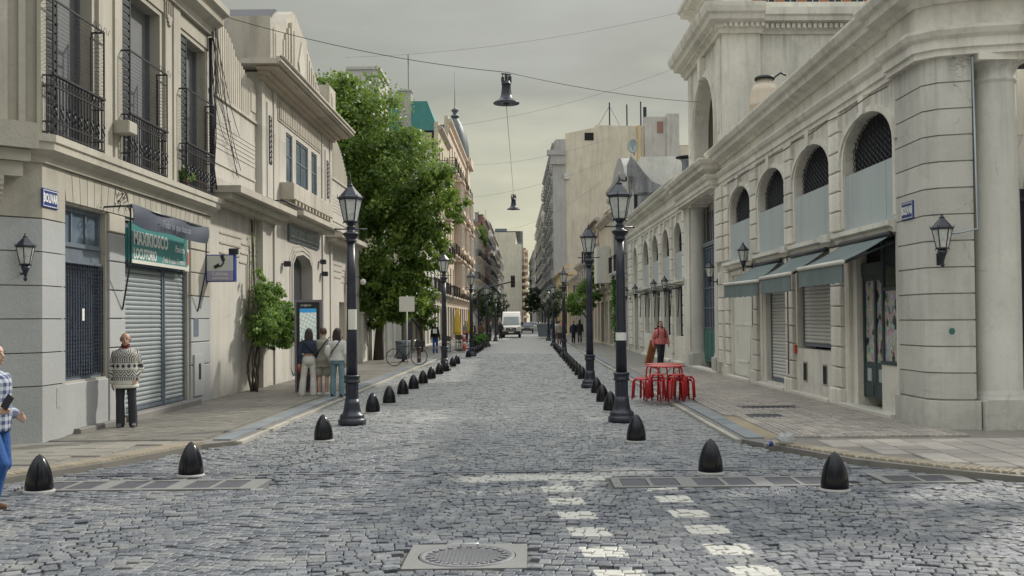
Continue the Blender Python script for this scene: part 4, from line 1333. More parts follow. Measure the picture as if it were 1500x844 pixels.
# plinth step stones
m = MB(); m.bbox(16.5, 18.55, -.14, 0, .0, .16, .02); m.build('plinth_stone', M['dark_stone'], A)
m = MB(); m.bbox(18.4, 22.3, -.22, 0, .0, .20, .02); m.build('threshold', M['dark_stone'], A)

# barred window
wd = MB(); a, b = 16.20, 17.82
wd.box(a, a + .07, .10, .20, .93, 3.76); wd.box(b - .07, b, .10, .20, .93, 3.76); wd.box(a + .07, b - .07, .10, .20, 3.68, 3.76)
wd.box(a + .07, b - .07, .08, .20, 2.86, 3.14); wd.box(a + .07, b - .07, .06, .20, .93, 1.02); wd.box(a + .07, b - .07, .05, .1, 3.10, 3.17); wd.box(a + .07, b - .07, .05, .1, 2.83, 2.88)
for x in (16.72, 17.26): wd.box(x, x + .05, .11, .19, 3.17, 3.68)
win = wd.build('shop_window', M['frame_grey'], A)
for k, (x0, x1) in enumerate(((16.27, 16.72), (16.77, 17.26), (17.31, 17.75))):
    m = MB(); m.box(x0, x1, .14, .16, 3.17, 3.68); m.build('pane', M['glass_blue'], win)
m = MB(); m.box(16.27, 17.75, .155, .17, 1.02, 2.83); m.build('pane', M['glass_blue'], win)
g = MB()
for k in range(17): x = 16.24 + 1.54 * k / 16; g.box(x - .008, x + .008, .035, .05, .99, 2.84)
for k in range(30): z = 1.0 + 1.83 * k / 29; g.box(16.23, 17.79, .030, .035, z - .005, z + .005)
for k in range(16): x = 16.28 + 1.5 * k / 16; g.tube([(x + .035 * math.cos(q * PI / 3), .04, 2.74 + .05 * math.sin(q * PI / 3)) for q in range(7)], .006, 4, False)
g.build('window_grille', M['iron'], win)
m = MB(); m.box(16.95, 17.03, .026, .03, 1.9, 2.1); m.build('paper_tag', M['white'], win)

# kiosk roller shutters: every slat a piece
def shutter(par, ua, ub, z0, z1, d, pitch, mat, s=1, rail=True, name='roller_shutter'):
    f = MB(s)
    if rail:
        f.box(ua - .05, ua, d - .04, d + .06, z0, z1); f.box(ub, ub + .05, d - .04, d + .06, z0, z1)
    f.box(ua, ub, d + .025, d + .05, z0, z1)
    f.box(ua, ub, d - .03, d + .02, z0, z0 + .07)
    sh = f.build(name, M['frame_grey'], par)
    n = int((z1 - z0 - .075) / pitch)
    prof = [(.02, 0), (-.004, .006), (-.016, pitch * .35), (-.016, pitch * .62), (-.002, pitch * .93), (.02, pitch * .96)]
    me = None
    for k in range(n):
        if me is None:
            q = MB(s); q.prism([(d + a, b) for a, b in prof], 'x', ua + .002, ub - .002)
            me = q.mesh('slat'); me.materials.append(mat)
        link('slat', me, sh, (0, 0, z0 + .075 + k * pitch))
    return sh
shutter(A, 18.70, 20.72, .20, 2.92, .10, .087, M['slat'])
shutter(A, 20.88, 22.00, .20, 2.92, .10, .087, M['slat'])
m = MB(); m.box(18.62, 22.06, .05, .25, 2.93, 3.74); m.build('shutter_box', M['frame_grey'], A)
m = MB(); m.box(22.30, 22.62, -.058, -.051, 1.55, 1.95); m.build('meter_door', M['frame_grey'], A)
m = MB(); m.box(22.25, 22.9, -.09, -.05, .25, 1.15); mb_ = m.build('meter_cabinet', M['cornerwhite'], A)
m = MB(); m.box(22.52, 22.66, -.096, -.0905, .6, .95); m.build('cabinet_door', M['black_plastic'], mb_)
m = MB(); m.box(15.86, 16.0, -.056, -.0505, .55, .86); m.build('gas_hatch', M['concrete'], A)
# drain pipe and bundle of cables at the party line
m = MB(); m.tube([(23.47, -.09, 4.8), (23.47, -.09, 8.4)], .05, 8); m.build('downpipe', M['iron_dark'], A)
m = MB()
rc = random.Random(2)
for k in range(5):
    pts = [(23.42 + rc.uniform(-.06, .08), -.12 - rc.uniform(0, .1), z) for z in np.linspace(9.2, 4.9, 8)]
    m.tube(pts, .010, 4)
m.build('cables', M['wire'], A)
m = MB()
for k in range(7):
    a0 = Vector((23.5, -.15, 9.0 - k * .35)); b0 = Vector((24.9 + rc.uniform(0, 1.2), -.02, 5.4 + rc.uniform(0, 1.6)))
    m.tube([a0.lerp(b0, q / 6) + Vector((0, -.03, -.25 * q / 6 * (1 - q / 6) * 4)) for q in range(7)], .008, 4)
m.build('loose_cables', M['wire'], A)

# street name plates
def name_plate(label, loc, rz, w=.50, h=.29):
    t = thing('street_name_plate', label, 'street sign', loc, rz, 'street name plates')
    m = MB(); m.bbox(-w / 2, w / 2, -.022, 0, -h / 2, h / 2, .008); p = m.build('plate', M['blue_enamel'], t)
    m = MB()
    a, b = w / 2 - .022, h / 2 - .022
    m.box(-a, a, -.0245, -.0222, b - .010, b); m.box(-a, a, -.0245, -.0222, -b, -b + .010); m.box(-a, -a + .010, -.0245, -.0222, -b + .01, b - .01); m.box(a - .010, a, -.0245, -.0222, -b + .01, b - .01)
    m.build('border', M['white'], p)
    text_part('lettering', 'BOLIVAR', .185, M['white'], p, (0, -.0235, -.002), sx=.60, bold=.006, ext=.001)
name_plate('blue BOLIVAR street plate on the corner house with iron balconies', (FACE_L + .052, 15.62, 3.76), PI / 2)

# wall lantern bracket, lantern in front of the wall
def wall_lantern(label, loc, rz, k=1.0, group='wall lanterns'):
    t = thing('wall_lantern', label, 'wall lamp', loc, rz, group)
    m = MB(); m.box(-.07, .07, -.03, 0, -.30, -.06); m.tube([(0, 0, -.16), (0, -.14, -.19), (0, -.26, -.15), (0, -.33, -.08)], .024, 6)
    m.lathe([(.0, -.36), (.02, -.345), (.045, -.30), (.02, -.26), (.028, -.25), (.05, -.16), (.075, -.10), (.10, -.03)], 10, (0, -.33, 0)); m.v = [(x * k, y * k, z * k) for x, y, z in m.v]; m.build('bracket', M['iron'], t)
    lantern(t, -.03 * k, .80 * k, oy=-.33 * k, finial=False)
    return t
wall_lantern('black wall lantern on the splayed corner below the BOLIVAR plate', (FACE_L - .19, 15.21, 2.72), rad(45), .68)

# kiosk sign, rolled banner awning, telephone sign
t = thing('shop_sign', 'teal MAXIKIOSCO signboard over the closed kiosk shutter', 'sign', (FACE_L, 0, 0), PI / 2)
m = MB(); m.box(18.66, 21.70, -.12, -.06, 2.96, 3.70); m.box(18.66, 21.70, -.05, .0, 3.0, 3.6); bd = m.build('board', M['teal'], t)
m = MB(); m.box(18.66, 21.70, -.135, -.121, 2.955, 3.02); m.build('trim', M['offwhite'], bd)
text_part('lettering', 'MAXIKIOSCO', .34, M['white'], bd, (18.76, -.123, 3.415), sx=.86, bold=.010, ext=.002, align='LEFT')
text_part('lettering', 'LOCUTORIO', .27, M['white'], bd, (18.76, -.123, 3.13), sx=.74, bold=.007, ext=.002, align='LEFT')
text_part('lettering', 'Pandora', .21, M['white'], bd, (20.95, -.123, 3.36), sx=.82, bold=.0, ext=.002, align='LEFT', shear=.25)
text_part('lettering', '¡Todo lo que a Ti menos', .165, M['white'], bd, (20.22, -.123, 3.10), sx=.80, bold=.0, ext=.002, align='LEFT', shear=.2)
t = thing('small_sign', 'small red and white sign beside the teal signboard', 'sign', (FACE_L, 0, 0), PI / 2)
m = MB(); m.box(21.76, 22.02, -.05, -.02, 2.95, 3.42); m.build('plate', M['offwhite'], t); m = MB(); m.box(21.79, 21.99, -.054, -.0505, 3.08, 3.36); m.build('red_panel', M['cone_red'], t)

t = thing('rolled_awning', 'grey cloth awning rolled down to a banner over the teal sign', 'awning', (FACE_L, 0, 0), PI / 2)
# sagging cloth between the arms
m = MB(); nu, nz = 20, 6
vs = []
for i in range(nu + 1):
    f = i / nu; u = 17.65 + 4.15 * f
    top = 3.92 - .04 * f - .04 * math.sin(PI * f); h = .34 + .02 * math.sin(f * 9)
    for j in range(nz + 1):
        g2 = j / nz
        vs.append((u, -.52 - .02 * math.sin(g2 * PI) - .025 * math.sin(f * 14 + g2 * 2), top - h * g2))
m.add(vs, [(i * (nz + 1) + j, (i + 1) * (nz + 1) + j, (i + 1) * (nz + 1) + j + 1, i * (nz + 1) + j + 1) for i in range(nu) for j in range(nz)], True)
m.add([(x, y + .012, z) for x, y, z in vs], [(i * (nz + 1) + j, i * (nz + 1) + j + 1, (i + 1) * (nz + 1) + j + 1, (i + 1) * (nz + 1) + j) for i in range(nu) for j in range(nz)], True)
cl = m.build('cloth', M['banner'], t)
text_part('lettering', 'Todo lo que buscas', .20, mat_flat('faded_print', (0.22, 0.24, 0.28)), cl, (19.7, -.60, 3.68), rot=(PI / 2, 0, 0), sx=1.0, bold=.0, ext=.001, shear=.25)
m = MB(); m.tube([(17.65, -.50, 3.88), (21.8, -.50, 3.85)], .03, 8); m.build('roller_bar', M['iron'], t)
for u, z in ((17.65, 3.88), (21.8, 3.85)):
    m = MB(); m.tube([(u, -.50, z), (u, -.02, z - .02)], .018, 6); m.tube([(u, -.50, z), (u + .4, -.35, z - .9), (u + .75, -.06, 2.1)], .016, 6); m.build('arm', M['iron'], t)
m = MB()
rc = random.Random(8)
for k in range(26):
    p = Vector((17.75 + rc.uniform(-.22, .12), -.25 - rc.random() * .22, 3.98 + rc.uniform(-.16, .2)))
    m.tube([p, p + Vector((rc.uniform(-.15, .15), rc.uniform(-.05, .08), rc.uniform(-.15, .12)))], .008, 4, False)
m.build('rope_tangle', M['bark'], t)

t = thing('telephone_sign', 'blue box sign with a telephone handset hung from the corner of the white house', 'sign', (-7.08, 23.30, 3.08), 0)
m = MB(); m.bbox(-.38, .36, -.09, .09, -.31, .31, .012); bx = m.build('box', M['blue_box'], t)
m = MB(); m.box(-.26, .335, -.096, -.0905, -.06, .285); m.build('face', M['sign_grey'], bx)
m = MB(); m.box(-.26, .335, -.096, -.0905, -.285, -.062); m.build('lower_band', M['sign_mauve'], bx)
m = MB()
pts = [(-.02, -.104, .035), (.06, -.104, .045), (.105, -.104, .10), (.125, -.104, .17), (.11, -.104, .235)]
m.tube(pts, [.022, .017, .017, .017, .022], 6)
m.obox((-.035, -.104, .045), (.13, .012, .075), Matrix.Rotation(-.5, 3, 'Y')); m.obox((.10, -.104, .225), (.075, .012, .13), Matrix.Rotation(-.35, 3, 'Y'))
m.build('handset_symbol', M['ink'], bx)
text_part('lettering', 'Cabinas', .115, M['white'], bx, (.03, -.0975, -.125), ext=.001)
text_part('lettering', 'telefónicas', .085, M['white'], bx, (.04, -.0975, -.225), ext=.001)
m = MB(); m.box(.22, .42, -.05, .05, .312, .45); m.tube([(-.36, 0, .29), (-.36, .25, .29)], .02, 6); m.build('bracket', M['iron'], t)

# ===== white deco house
B = left_house('deco_house', 'cream art deco house with a stepped gable and deep eaves')
U0, U1 = 23.57, 44.3
cen = 32.45
m = MB()
m.wall(U0, 27.7, 0, 7.25, .02, .35)
m.wall(27.7, 37.5, 0, 5.0, -.10, .35, [(31.30, 34.0, .10, 3.98, .34)])
m.wall(27.7, 37.5, 5.0, 8.65, -.10, .35, [(30.62, 31.46, 6.05, 7.55), (31.92, 33.66, 6.05, 7.55), (34.16, 35.04, 6.05, 7.55)])
m.wall(37.5, U1, 0, 7.25, .02, .35, [(39.6, 40.7, .1, 2.6)])
m.box(U0, U1, .36, 8.0, 0, 7.2)
m.box(27.72, 37.48, .36, 8.0, 7.2, 8.6)
m.build('wall', M['deco'], B)
m = MB(); m.box(27.3, 38.0, .2, 8.2, 8.86, 8.92); m.build('roof', M['roof'], B)
# deep eaves
m = MB(); m.box(27.05, 38.15, -.80, .4, 8.72, 8.86); m.box(27.02, 38.18, -.85, -.74, 8.76, 8.90); m.build('eaves', M['deco_trim'], B)
m = MB(); m.box(27.25, 37.95, -.70, -.10, 8.62, 8.70); m.box(27.45, 37.75, -.42, -.10, 8.53, 8.62); m.box(27.6, 37.6, -.26, -.10, 8.42, 8.53); m.build('soffit_mouldings', M['deco_soffit'], B)
m = MB(); m.tube([(27.02, -.86, 8.89), (38.18, -.86, 8.89)], .05, 8); m.build('gutter', M['deco_trim'], B)
# stepped gable with end blocks
for (a, b) in ((27.95, 29.35), (36.2, 37.35)):
    m = MB(); m.bbox(a, b, -.32, .9, 8.93, 10.25, .02); bl = m.build('gable_block', M['deco_trim'], B)
    m = MB(); m.bbox(a + .28, b - .28, -.345, -.32, 9.15, 10.0, .015); m.bbox(a + .42, b - .42, -.365, -.345, 9.25, 9.88, .01); m.build('block_panel', M['deco_trim'], bl)
gb = [(29.35, 8.93), (36.2, 8.93), (36.2, 9.75)]
gb += [(35.9, 9.98), (35.4, 10.25), (34.8, 10.55), (34.1, 10.88), (33.4, 11.18), (32.8, 11.40), (32.3, 11.56), (31.9, 11.56), (31.5, 11.35), (31.0, 10.95), (30.4, 10.45), (29.9, 10.2), (29.35, 10.1)]
gable_top = lambda u: float(np.interp(u, sorted(p[0] for p in gb[2:]), [p[1] for p in sorted(gb[2:])]))
m = MB(); m.prism(gb, 'y', -.02, .5); m.build('gable', M['deco_trim'], B)
m = MB()
for k in range(21):
    u = 29.55 + k * .33
    if 31.3 < u < 33.5: continue
    zt = gable_top(u) - .28
    if zt > 9.1: m.box(u - .08, u + .08, -.09, -.02, 9.0, zt)
m.build('gable_ribs', M['deco_trim'], B)
m = MB(); m.box(31.35, 33.45, -.13, -.02, 9.0, 11.05); m.box(31.55, 33.25, -.16, -.13, 9.1, 10.85); pn = m.build('gable_panel', M['deco_trim'], B)
m = MB(); m.prism([(32.4, 9.25), (32.85, 9.98), (32.4, 10.72), (31.95, 9.98)], 'y', -.21, -.16); m.build('diamond', M['deco'], pn)
m = MB(); m.prism([(29.7, 10.3), (31.9, 11.64), (32.4, 11.64), (33.3, 11.1), (33.3, 9.0), (29.7, 9.0)], 'y', .51, 3.0); m.build('gable_roof', M['roof'], B)
# wing parapets: fluted quarter gables
def flutes(u0, u1, zb, fn, name):
    m = MB(); n = 20
    m.prism([(u0, zb)] + [(u1, zb)] + [(u1 - (u1 - u0) * k / n, fn(1 - k / n)) for k in range(n + 1)], 'y', .06, .40)
    o = m.build(name, M['deco_trim'], B)
    r = MB()
    nn = 15
    for k in range(nn):
        f = (k + .5) / nn; u = u0 + (u1 - u0) * f
        r.box(u - (u1 - u0) / nn * .32, u + (u1 - u0) / nn * .32, -.0, .06, zb, fn(f) - .06)
    r.build('flutes', M['deco_trim'], o)
flutes(24.3, 26.95, 7.25, lambda f: 8.55 + .55 * math.sin(min(1, .35 + f * 1.1) * PI) ** .8 if f < .6 else 8.55 + .55 * math.sin(min(1, .35 + .66) * PI) ** .8 + .28 * math.sin((1 - f) / .4 * PI / 2) - .25, 'wing_parapet')
flutes(38.4, 41.4, 7.25, lambda f: 8.9 - 1.2 * f ** 2, 'wing_parapet')
m = MB(); m.box(23.6, 24.28, .03, .5, 7.25, 8.6); m.box(26.97, 27.7, .0, .5, 7.25, 8.3); m.box(37.5, 38.35, .0, .5, 7.25, 8.3); m.bbox(27.1, 27.55, -.03, .0, 7.45, 8.1, .02); m.build('parapet_piers', M['deco_trim'], B)
for (a, b) in ((U0, 27.7), (37.5, U1)): m = MB(); m.box(a, b, -.03, .5, 7.2, 7.27); m.build('coping', M['deco_trim'], B)
# raised bands on the wings
for (a, b) in ((U0 + .1, 27.55), (37.65, 43.5)):
    for k in range(6): m = MB(); m.box(a, b, .006, .02, 6.0 + k * .115, 6.0 + k * .115 + .095); m.build('string_band', M['deco'], B)
    m = MB(); m.box(a, b, -.01, .02, 5.62, 5.68); m.build('string_band', M['deco'], B)
# pilasters of the centre block with slot grilles
for (a, b) in ((27.72, 28.05), (29.0, 29.25), (35.75, 36.0), (37.15, 37.48)): m = MB(); m.box(a, b, -.15, -.10, 0.06, 8.42); m.build('pilaster', M['deco'], B)
for (a, b) in ((28.15, 28.9), (36.15, 37.0)):
    m = MB(); m.box(a, b, -.13, -.10, 5.2, 8.15); m.box(a + .10, b - .10, -.16, -.13, 5.3, 7.95); m.build('slot_panel', M['deco'], B)
for (a, b) in ((28.36, 28.66), (36.42, 36.74)):
    m = MB(); m.box(a, b, -.175, -.16, 6.25, 7.6); sl = m.build('slot_window', M['dark'], B)
    m = MB()
    for k in range(9): zz = 6.3 + k * .145; m.tube([(a + .03, -.185, zz), ((a + b) / 2, -.185, zz + .12), (b - .03, -.185, zz)], .012, 4, False)
    m.build('slot_grille', M['deco'], sl)
m = MB(); m.box(29.6, 35.6, -.13, -.10, 7.70, 8.32); m.build('frieze', M['deco_trim'], B)
m = MB()
for k in range(26): m.box(29.7 + k * .226, 29.7 + k * .226 + .15, -.155, -.13, 7.76, 8.26)
m.build('frieze_ribs', M['deco_trim'], B)
# triple window
for (a, b) in ((30.62, 31.46), (31.92, 33.66), (34.16, 35.04)):
    m = MB(); z0, z1 = 6.05, 7.55
    m.box(a, a + .06, -.07, .0, z0, z1); m.box(b - .06, b, -.07, .0, z0, z1); m.box(a + .06, b - .06, -.07, .0, z1 - .06, z1); m.box(a + .06, b - .06, -.07, .0, z0, z0 + .06); m.box(a + .06, b - .06, -.06, -.01, 6.85, 6.90)
    xs = [a + .06, b - .06] if b - a < 1.2 else [a + .06, (a + b) / 2, b - .06]
    if len(xs) == 3: m.box(xs[1] - .03, xs[1] + .03, -.065, -.01, z0 + .06, z1 - .06)
    w_ = m.build('window', M['frame_grey'], B)
    for xa, xb in zip(xs[:-1], xs[1:]):
        for za, zb in ((6.11, 6.85), (6.90, 7.49)):
            p_ = MB(); p_.box(xa + (.03 if xa > a + .1 else 0), xb - (.03 if xb < b - .1 else 0), -.04, -.025, za, zb); p_.build('pane', M['glass_blue'], w_)
m = MB(); m.bbox(29.8, 35.7, -.52, -.10, 5.42, 5.92, .03); m.box(29.9, 35.6, -.40, -.10, 5.30, 5.42); fb = m.build('flower_box', M['deco_trim'], B)
m = MB()
for k in range(12): m.box(30.1 + k * .47, 30.1 + k * .47 + .20, -.50, -.38, 5.30, 5.42)
m.build('box_dentils', M['deco_soffit'], fb)
m = MB(); m.tube([(28.2, -.55, 5.22), (33.0, -.55, 5.22)], .03, 6); m.tube([(28.4, -.55, 5.22), (28.4, -.1, 5.22)], .02, 6); m.build('flag_bar', M['iron_dark'], B)
# ledges over the ground floor
m = MB(); m.box(U0 + .05, 29.3, -.72, -.10, 4.86, 5.02); m.box(U0 + .12, 29.2, -.5, -.10, 4.72, 4.86); m.box(U0 + .12, 29.1, -.3, .02, 4.60, 4.72); m.build('ledge', M['deco_trim'], B)
m = MB(); m.box(29.8, 35.75, -.80, -.10, 4.96, 5.10); m.box(29.9, 35.65, -.58, -.10, 4.86, 4.96); m.build('door_canopy', M['deco_trim'], B)
m = MB(); m.box(36.4, 42.0, -.72, .02, 4.86, 5.02); m.box(36.5, 41.9, -.5, .02, 4.72, 4.86); m.build('ledge', M['deco_trim'], B)
# stepped grooves on the wing walls
m = MB()
for (a, b) in ((24.4, 27.0), (38.6, 41.0)):
    for k in range(3):
        m.box(a + .0 + k * .0, b - .75 - k * .1, .0, .02, 3.98 - k * .24, 4.0 - k * .24 + .02)
        m.box(b - .75 - k * .1, b - k * .16, .0, .02, 3.84 - k * .24, 3.88 - k * .24)
        m.box(b - k * .16 - .03, b - k * .16, -.0, .02, .5, 3.84 - k * .24)
m.build('stepped_lines', M['deco_soffit'], B)
# doorway: three stepped reveals, sign, door
m = MB()
for k in range(3):
    m.archband(32.65, 1.35 + k * .13, 3.62 + k * .08, .36 + .06 * k, .08, -.10 - .018 * (3 - k), -.10, 4, 3.35)
m.build('door_surround', M['deco'], B)
m = MB(); m.box(31.3, 34.0, .22, .30, .1, 4.0); dr = m.build('door', M['dgreen'], B)
m = MB(); m.box(31.42, 32.55, .205, .22, 1.0, 3.6); m.box(32.75, 33.9, .205, .22, 1.0, 3.6); m.build('pane', M['glass'], dr)
t = thing('name_board', 'long grey glass name board over the deco doorway', 'sign', (FACE_L, 0, 0), PI / 2)
m = MB(); m.box(30.73, 35.1, -.16, -.11, 4.30, 4.78); m.build('board', mat_paint('board_slate', (0.14, 0.17, 0.20), 0.25, 0, 0.25, 1.5), t)
m = MB(); rc = random.Random(6)
u = 30.95
for k in range(20):
    w = rc.uniform(.09, .17)
    m.box(u, u + .03, -.166, -.161, 4.44, 4.70); m.box(u + .03, u + w, -.166, -.161, 4.44, 4.475)
    u += w + .06 + (.15 if k % 5 == 4 else 0)
m.build('worn_lettering', M['sign_grey'], t)
# floodlights and a globe lamp
for (u, z, lab) in ((30.1, 3.55, 'small floodlight beside the deco doorway arch'), (35.3, 3.9, 'upper pale floodlight past the deco doorway'), (35.6, 3.5, 'dark floodlight below the pale one past the doorway'), (41.0, 3.35, 'dark wall spotlight near the end of the deco house')):
    t = thing('floodlight', lab, 'wall lamp', (FACE_L, u, z), PI / 2, 'floodlights on the deco house')
    m = MB(); m.box(-.02, .02, -.16, .0, -.02, .02); m.build('arm', M['iron'], t)
    m = MB(); m.bbox(-.10, .10, -.34, -.16, -.08, .08, .02); m.build('housing', M['iron'], t)
t = thing('globe_lamp', 'white globe wall lamp at the end of the deco house', 'wall lamp', (FACE_L, 42.6, 3.5), PI / 2)
m = MB(); m.tube([(0, 0, .15), (0, -.3, .2), (0, -.42, .12)], .02, 6); m.build('arm', M['iron'], t); m = MB(); m.ball((0, -.42, -.02), .13, 14, 10); m.build('globe', M['white'], t)
# ------------------------------------------------------------------ market hall on the right: u along the street (away), d into the building; mirrored frame
R_RZ = -PI / 2 + math.atan(0.0215)
def right_root(name, label, cat='building'): return thing(name, label, cat, (6.7, 0, 0), R_RZ)
def rw(u, d=0.0):
    """world x, y of a point on the right-hand street front"""
    c = 1 / math.sqrt(1 + 0.0215 ** 2)
    return (6.7 - 0.0215 * c * u + c * d, c * u + 0.0215 * c * d)
def RB(): return MB(-1)
K = right_root('market_hall', 'long arched market hall of pale stone with a tall corner pavilion', 'market building')
MS, MW, MT = M['market_stone'], M['market'], M['market_trim']

ARCH_A = [(19.02, 1.30), (22.52, 1.30), (25.96, 1.30), (29.46, 1.30)]
opsA = [(c - w, c + w, 3.52, 5.62, .72) for c, w in ARCH_A]
gA = [(17.72, 20.32, .12, 3.28), (21.22, 23.82, 1.12, 3.0), (24.66, 27.1, .20, 3.0), (28.16, 30.76, .15, 3.1)]
m = RB()
for (c, w), g, o in zip(ARCH_A, gA, opsA):
    pass
m.wall(17.6, 32.44, 3.3, 6.0, 0, .42, opsA)
m.wall(17.6, 32.44, 0, 3.3, 0, .42, gA)
ARCH_B = [(40.25, .92), (43.4, .92), (46.55, .92), (49.7, .92), (53.9, .80)]
opsB = [(c - w, c + w, 3.35, 5.60, .90) for c, w in ARCH_B]
gB = [(c - w, c + w, 1.12 if i < 4 else .15, 3.12) for i, (c, w) in enumerate(ARCH_B)]
m.build('wall', MW, K)
m = RB()
m.wall(38.4, 57.0, 3.2, 6.0, 0, .42, opsB)
m.wall(38.4, 57.0, 0, 3.2, 0, .42, gB)
m.build('wall', MW, K)
m = RB(); m.box(17.6, 32.4, .95, 12, 0, 6.45); m.box(38.9, 57, .95, 12, 0, 6.9); m.build('inner_block', M['dark'], K)
m = RB(); m.box(17.6, 32.4, .2, 12, 6.5, 6.62); m.box(38.9, 57, .2, 12, 6.95, 7.08); m.build('roof', M['roof'], K)
def ent(path, out=0.0, top=7.2, bot=5.95, drop=0.0):
    """architrave, frieze and cornice"""
    arch = [(-.3, bot), (.05, bot), (.05, bot + .10), (.09, bot + .11), (.09, bot + .25), (.15, bot + .30), (.19, bot + .38), (.19, bot + .43), (-.3, bot + .45)]
    fr = [(-.3, bot + .45), (.02, bot + .45), (.02, top - .42), (-.3, top - .42)]
    co = [(-.3, top - .42), (.08, top - .42), (.12, top - .34), (.30, top - .28), (.32, top - .16), (.40, top - .13), (.46, top - .02), (.46, top + .03), (-.3, top + .08)]
    sh = lambda p: [(a + out if a > -.2 else a, z) for a, z in p]
    for nm, pr_ in (('architrave', arch), ('frieze', fr), ('cornice', co)):
        mm = RB(); mm.sweep(path, sh(pr_)); mm.v = [(x, y, z - drop * (max(0, -x - 17.62)) * min(1, max(0, (z - 6.3) / .4))) for x, y, z in mm.v]; mm.build(nm, MT, K, fix=True)
CORNER = [(15.2, 4.6), (16.0, .62), (16.19, .12), (16.44, -.09), (17.62, -.09), (17.62, .0)]
ent(CORNER + [(32.5, .0)], drop=.012)
ent([(38.5, .0), (57.0, .0)])
ent([(32.42, 1.0), (32.42, -.24), (38.55, -.24), (38.55, 1.0)], .03, 6.82)

# corner pier built of courses
PIER = [(17.58, -.03), (16.44, -.03), (16.21, .14), (16.07, .62), (16.55, .68), (17.58, .68)]
def offs(poly, o):
    cx_ = sum(p[0] for p in poly) / len(poly); cy_ = sum(p[1] for p in poly) / len(poly)
    return [(p[0] + (o if p[0] > cx_ else -o), p[1] + (o if p[1] > cy_ else -o)) for p in poly]
m = RB(); m.prism(offs(PIER, -.025), 'z', 0, 5.95); m.build('pier_core', M['concrete'], K)
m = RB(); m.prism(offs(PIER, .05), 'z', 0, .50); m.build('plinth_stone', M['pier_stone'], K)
zs = [.515 + k * .4185 for k in range(14)]
for z0, z1 in zip(zs[:-1], zs[1:]):
    m = RB(); q = offs(PIER, -.02)
    m.prism(PIER, 'z', z0 + .018, z1 - .004)
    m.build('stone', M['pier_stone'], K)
# entrance columns at the corner
def column(u, d, r, z0, z1, name='column', pf=1.22):
    c = RB()
    n = 28
    c.lathe([(r * 1.09, z0), (r * 1.10, z0 + .07), (r * 1.05, z0 + .11), (r * 1.0, z0 + .16), (r * .99, (z0 + z1) / 2), (r * .90, z1 - .45), (r * .90, z1 - .42), (r * .95, z1 - .40), (r * .95, z1 - .36), (r * .90, z1 - .34), (r * .90, z1 - .22), (r * .98, z1 - .19), (r * 1.10, z1 - .11)], n, (u, d, 0))
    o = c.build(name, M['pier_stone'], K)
    a = RB(); a.box(u - r * 1.16, u + r * 1.16, d - r * 1.16, d + r * 1.16, z1 - .108, z1); a.build('abacus', MT, o)
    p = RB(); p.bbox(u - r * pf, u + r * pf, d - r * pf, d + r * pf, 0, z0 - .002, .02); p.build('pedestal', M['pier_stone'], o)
column(16.32, 1.09, .36, .52, 5.95, pf=1.10)
column(16.0, 2.85, .36, .52, 5.95, pf=1.10)
m = RB(); m.box(17.0, 17.6, .69, 5, 0, 5.95); m.box(16.5, 17.0, .69, .80, 0, 5.95); m.build('entrance_wall', MW, K)
m = RB(); m.box(16.62, 16.68, 1.5, 2.4, .3, 3.9); gt = m.build('entrance_gate', M['iron_dark'], K)
m = RB()
for k in range(9): m.tube([(16.58, 1.5 + k * .1, .25), (16.58, 1.5 + k * .1, 4.0), (16.58, 1.5 + k * .1, 4.15)], [.014, .014, .002], 5)
m.box(16.56, 16.60, 1.42, 2.4, 2.0, 2.05); m.box(16.56, 16.60, 1.42, 2.4, 3.7, 3.75); m.build('gate_bars', M['iron_dark'], gt)
m = RB(); m.bbox(16.0, 16.5, 1.42, 2.4, 0, .16, .02); m.build('entrance_step', M['marble'], K)
m = RB(); m.tube([(15.98, .60, 5.9), (15.98, .64, 3.2), (16.05, .40, 3.15), (16.10, .12, 3.12)], .018, 6); m.build('conduit', M['galv'], K)
m = RB(); m.add([(16.075 + .055 * math.sin(q * PI / 8) * .19, .24 + .055 * math.sin(q * PI / 8), 1.60 + .055 * math.cos(q * PI / 8)) for q in range(16)], [tuple(range(16))])
m.v = [(x + .02, y - .0, z) for x, y, z in m.v]; m.build('round_sticker', M['green_door'], K)

# rusticated strips between the bays: each course a stone
def strip(u0, u1, zb, zt, d, n):
    h = (zt - zb) / n
    me = None
    for k in range(n):
        if me is None:
            q = RB(); q.bbox(u0, u1, d, 0.0, .012, h - .012, .018); me = q.mesh('stone'); me.materials.append(MS)
        link('stone', me, K, (0, 0, zb + k * h))
for (a, b) in ((20.46, 21.08), (23.94, 24.54), (27.38, 28.02), (30.92, 31.42)):
    strip(a, b, .42, 3.28, -.09, 7); strip(a, b, 3.56, 5.94, -.09, 6)
    m = RB(); m.bbox(a - .03, b + .03, -.13, 0, 0, .41, .02); m.build('strip_base', MS, K)
strip(31.5, 32.4, 3.56, 5.94, -.16, 6); strip(31.75, 32.4, .42, 3.28, -.09, 7)
for (a, b) in ((38.6, 39.1), (41.55, 42.1), (44.7, 45.25), (47.85, 48.4), (51.0, 52.4), (55.3, 56.8)):
    strip(a, b, .42, 3.1, -.08, 7); strip(a, b, 3.36, 5.94, -.08, 6)
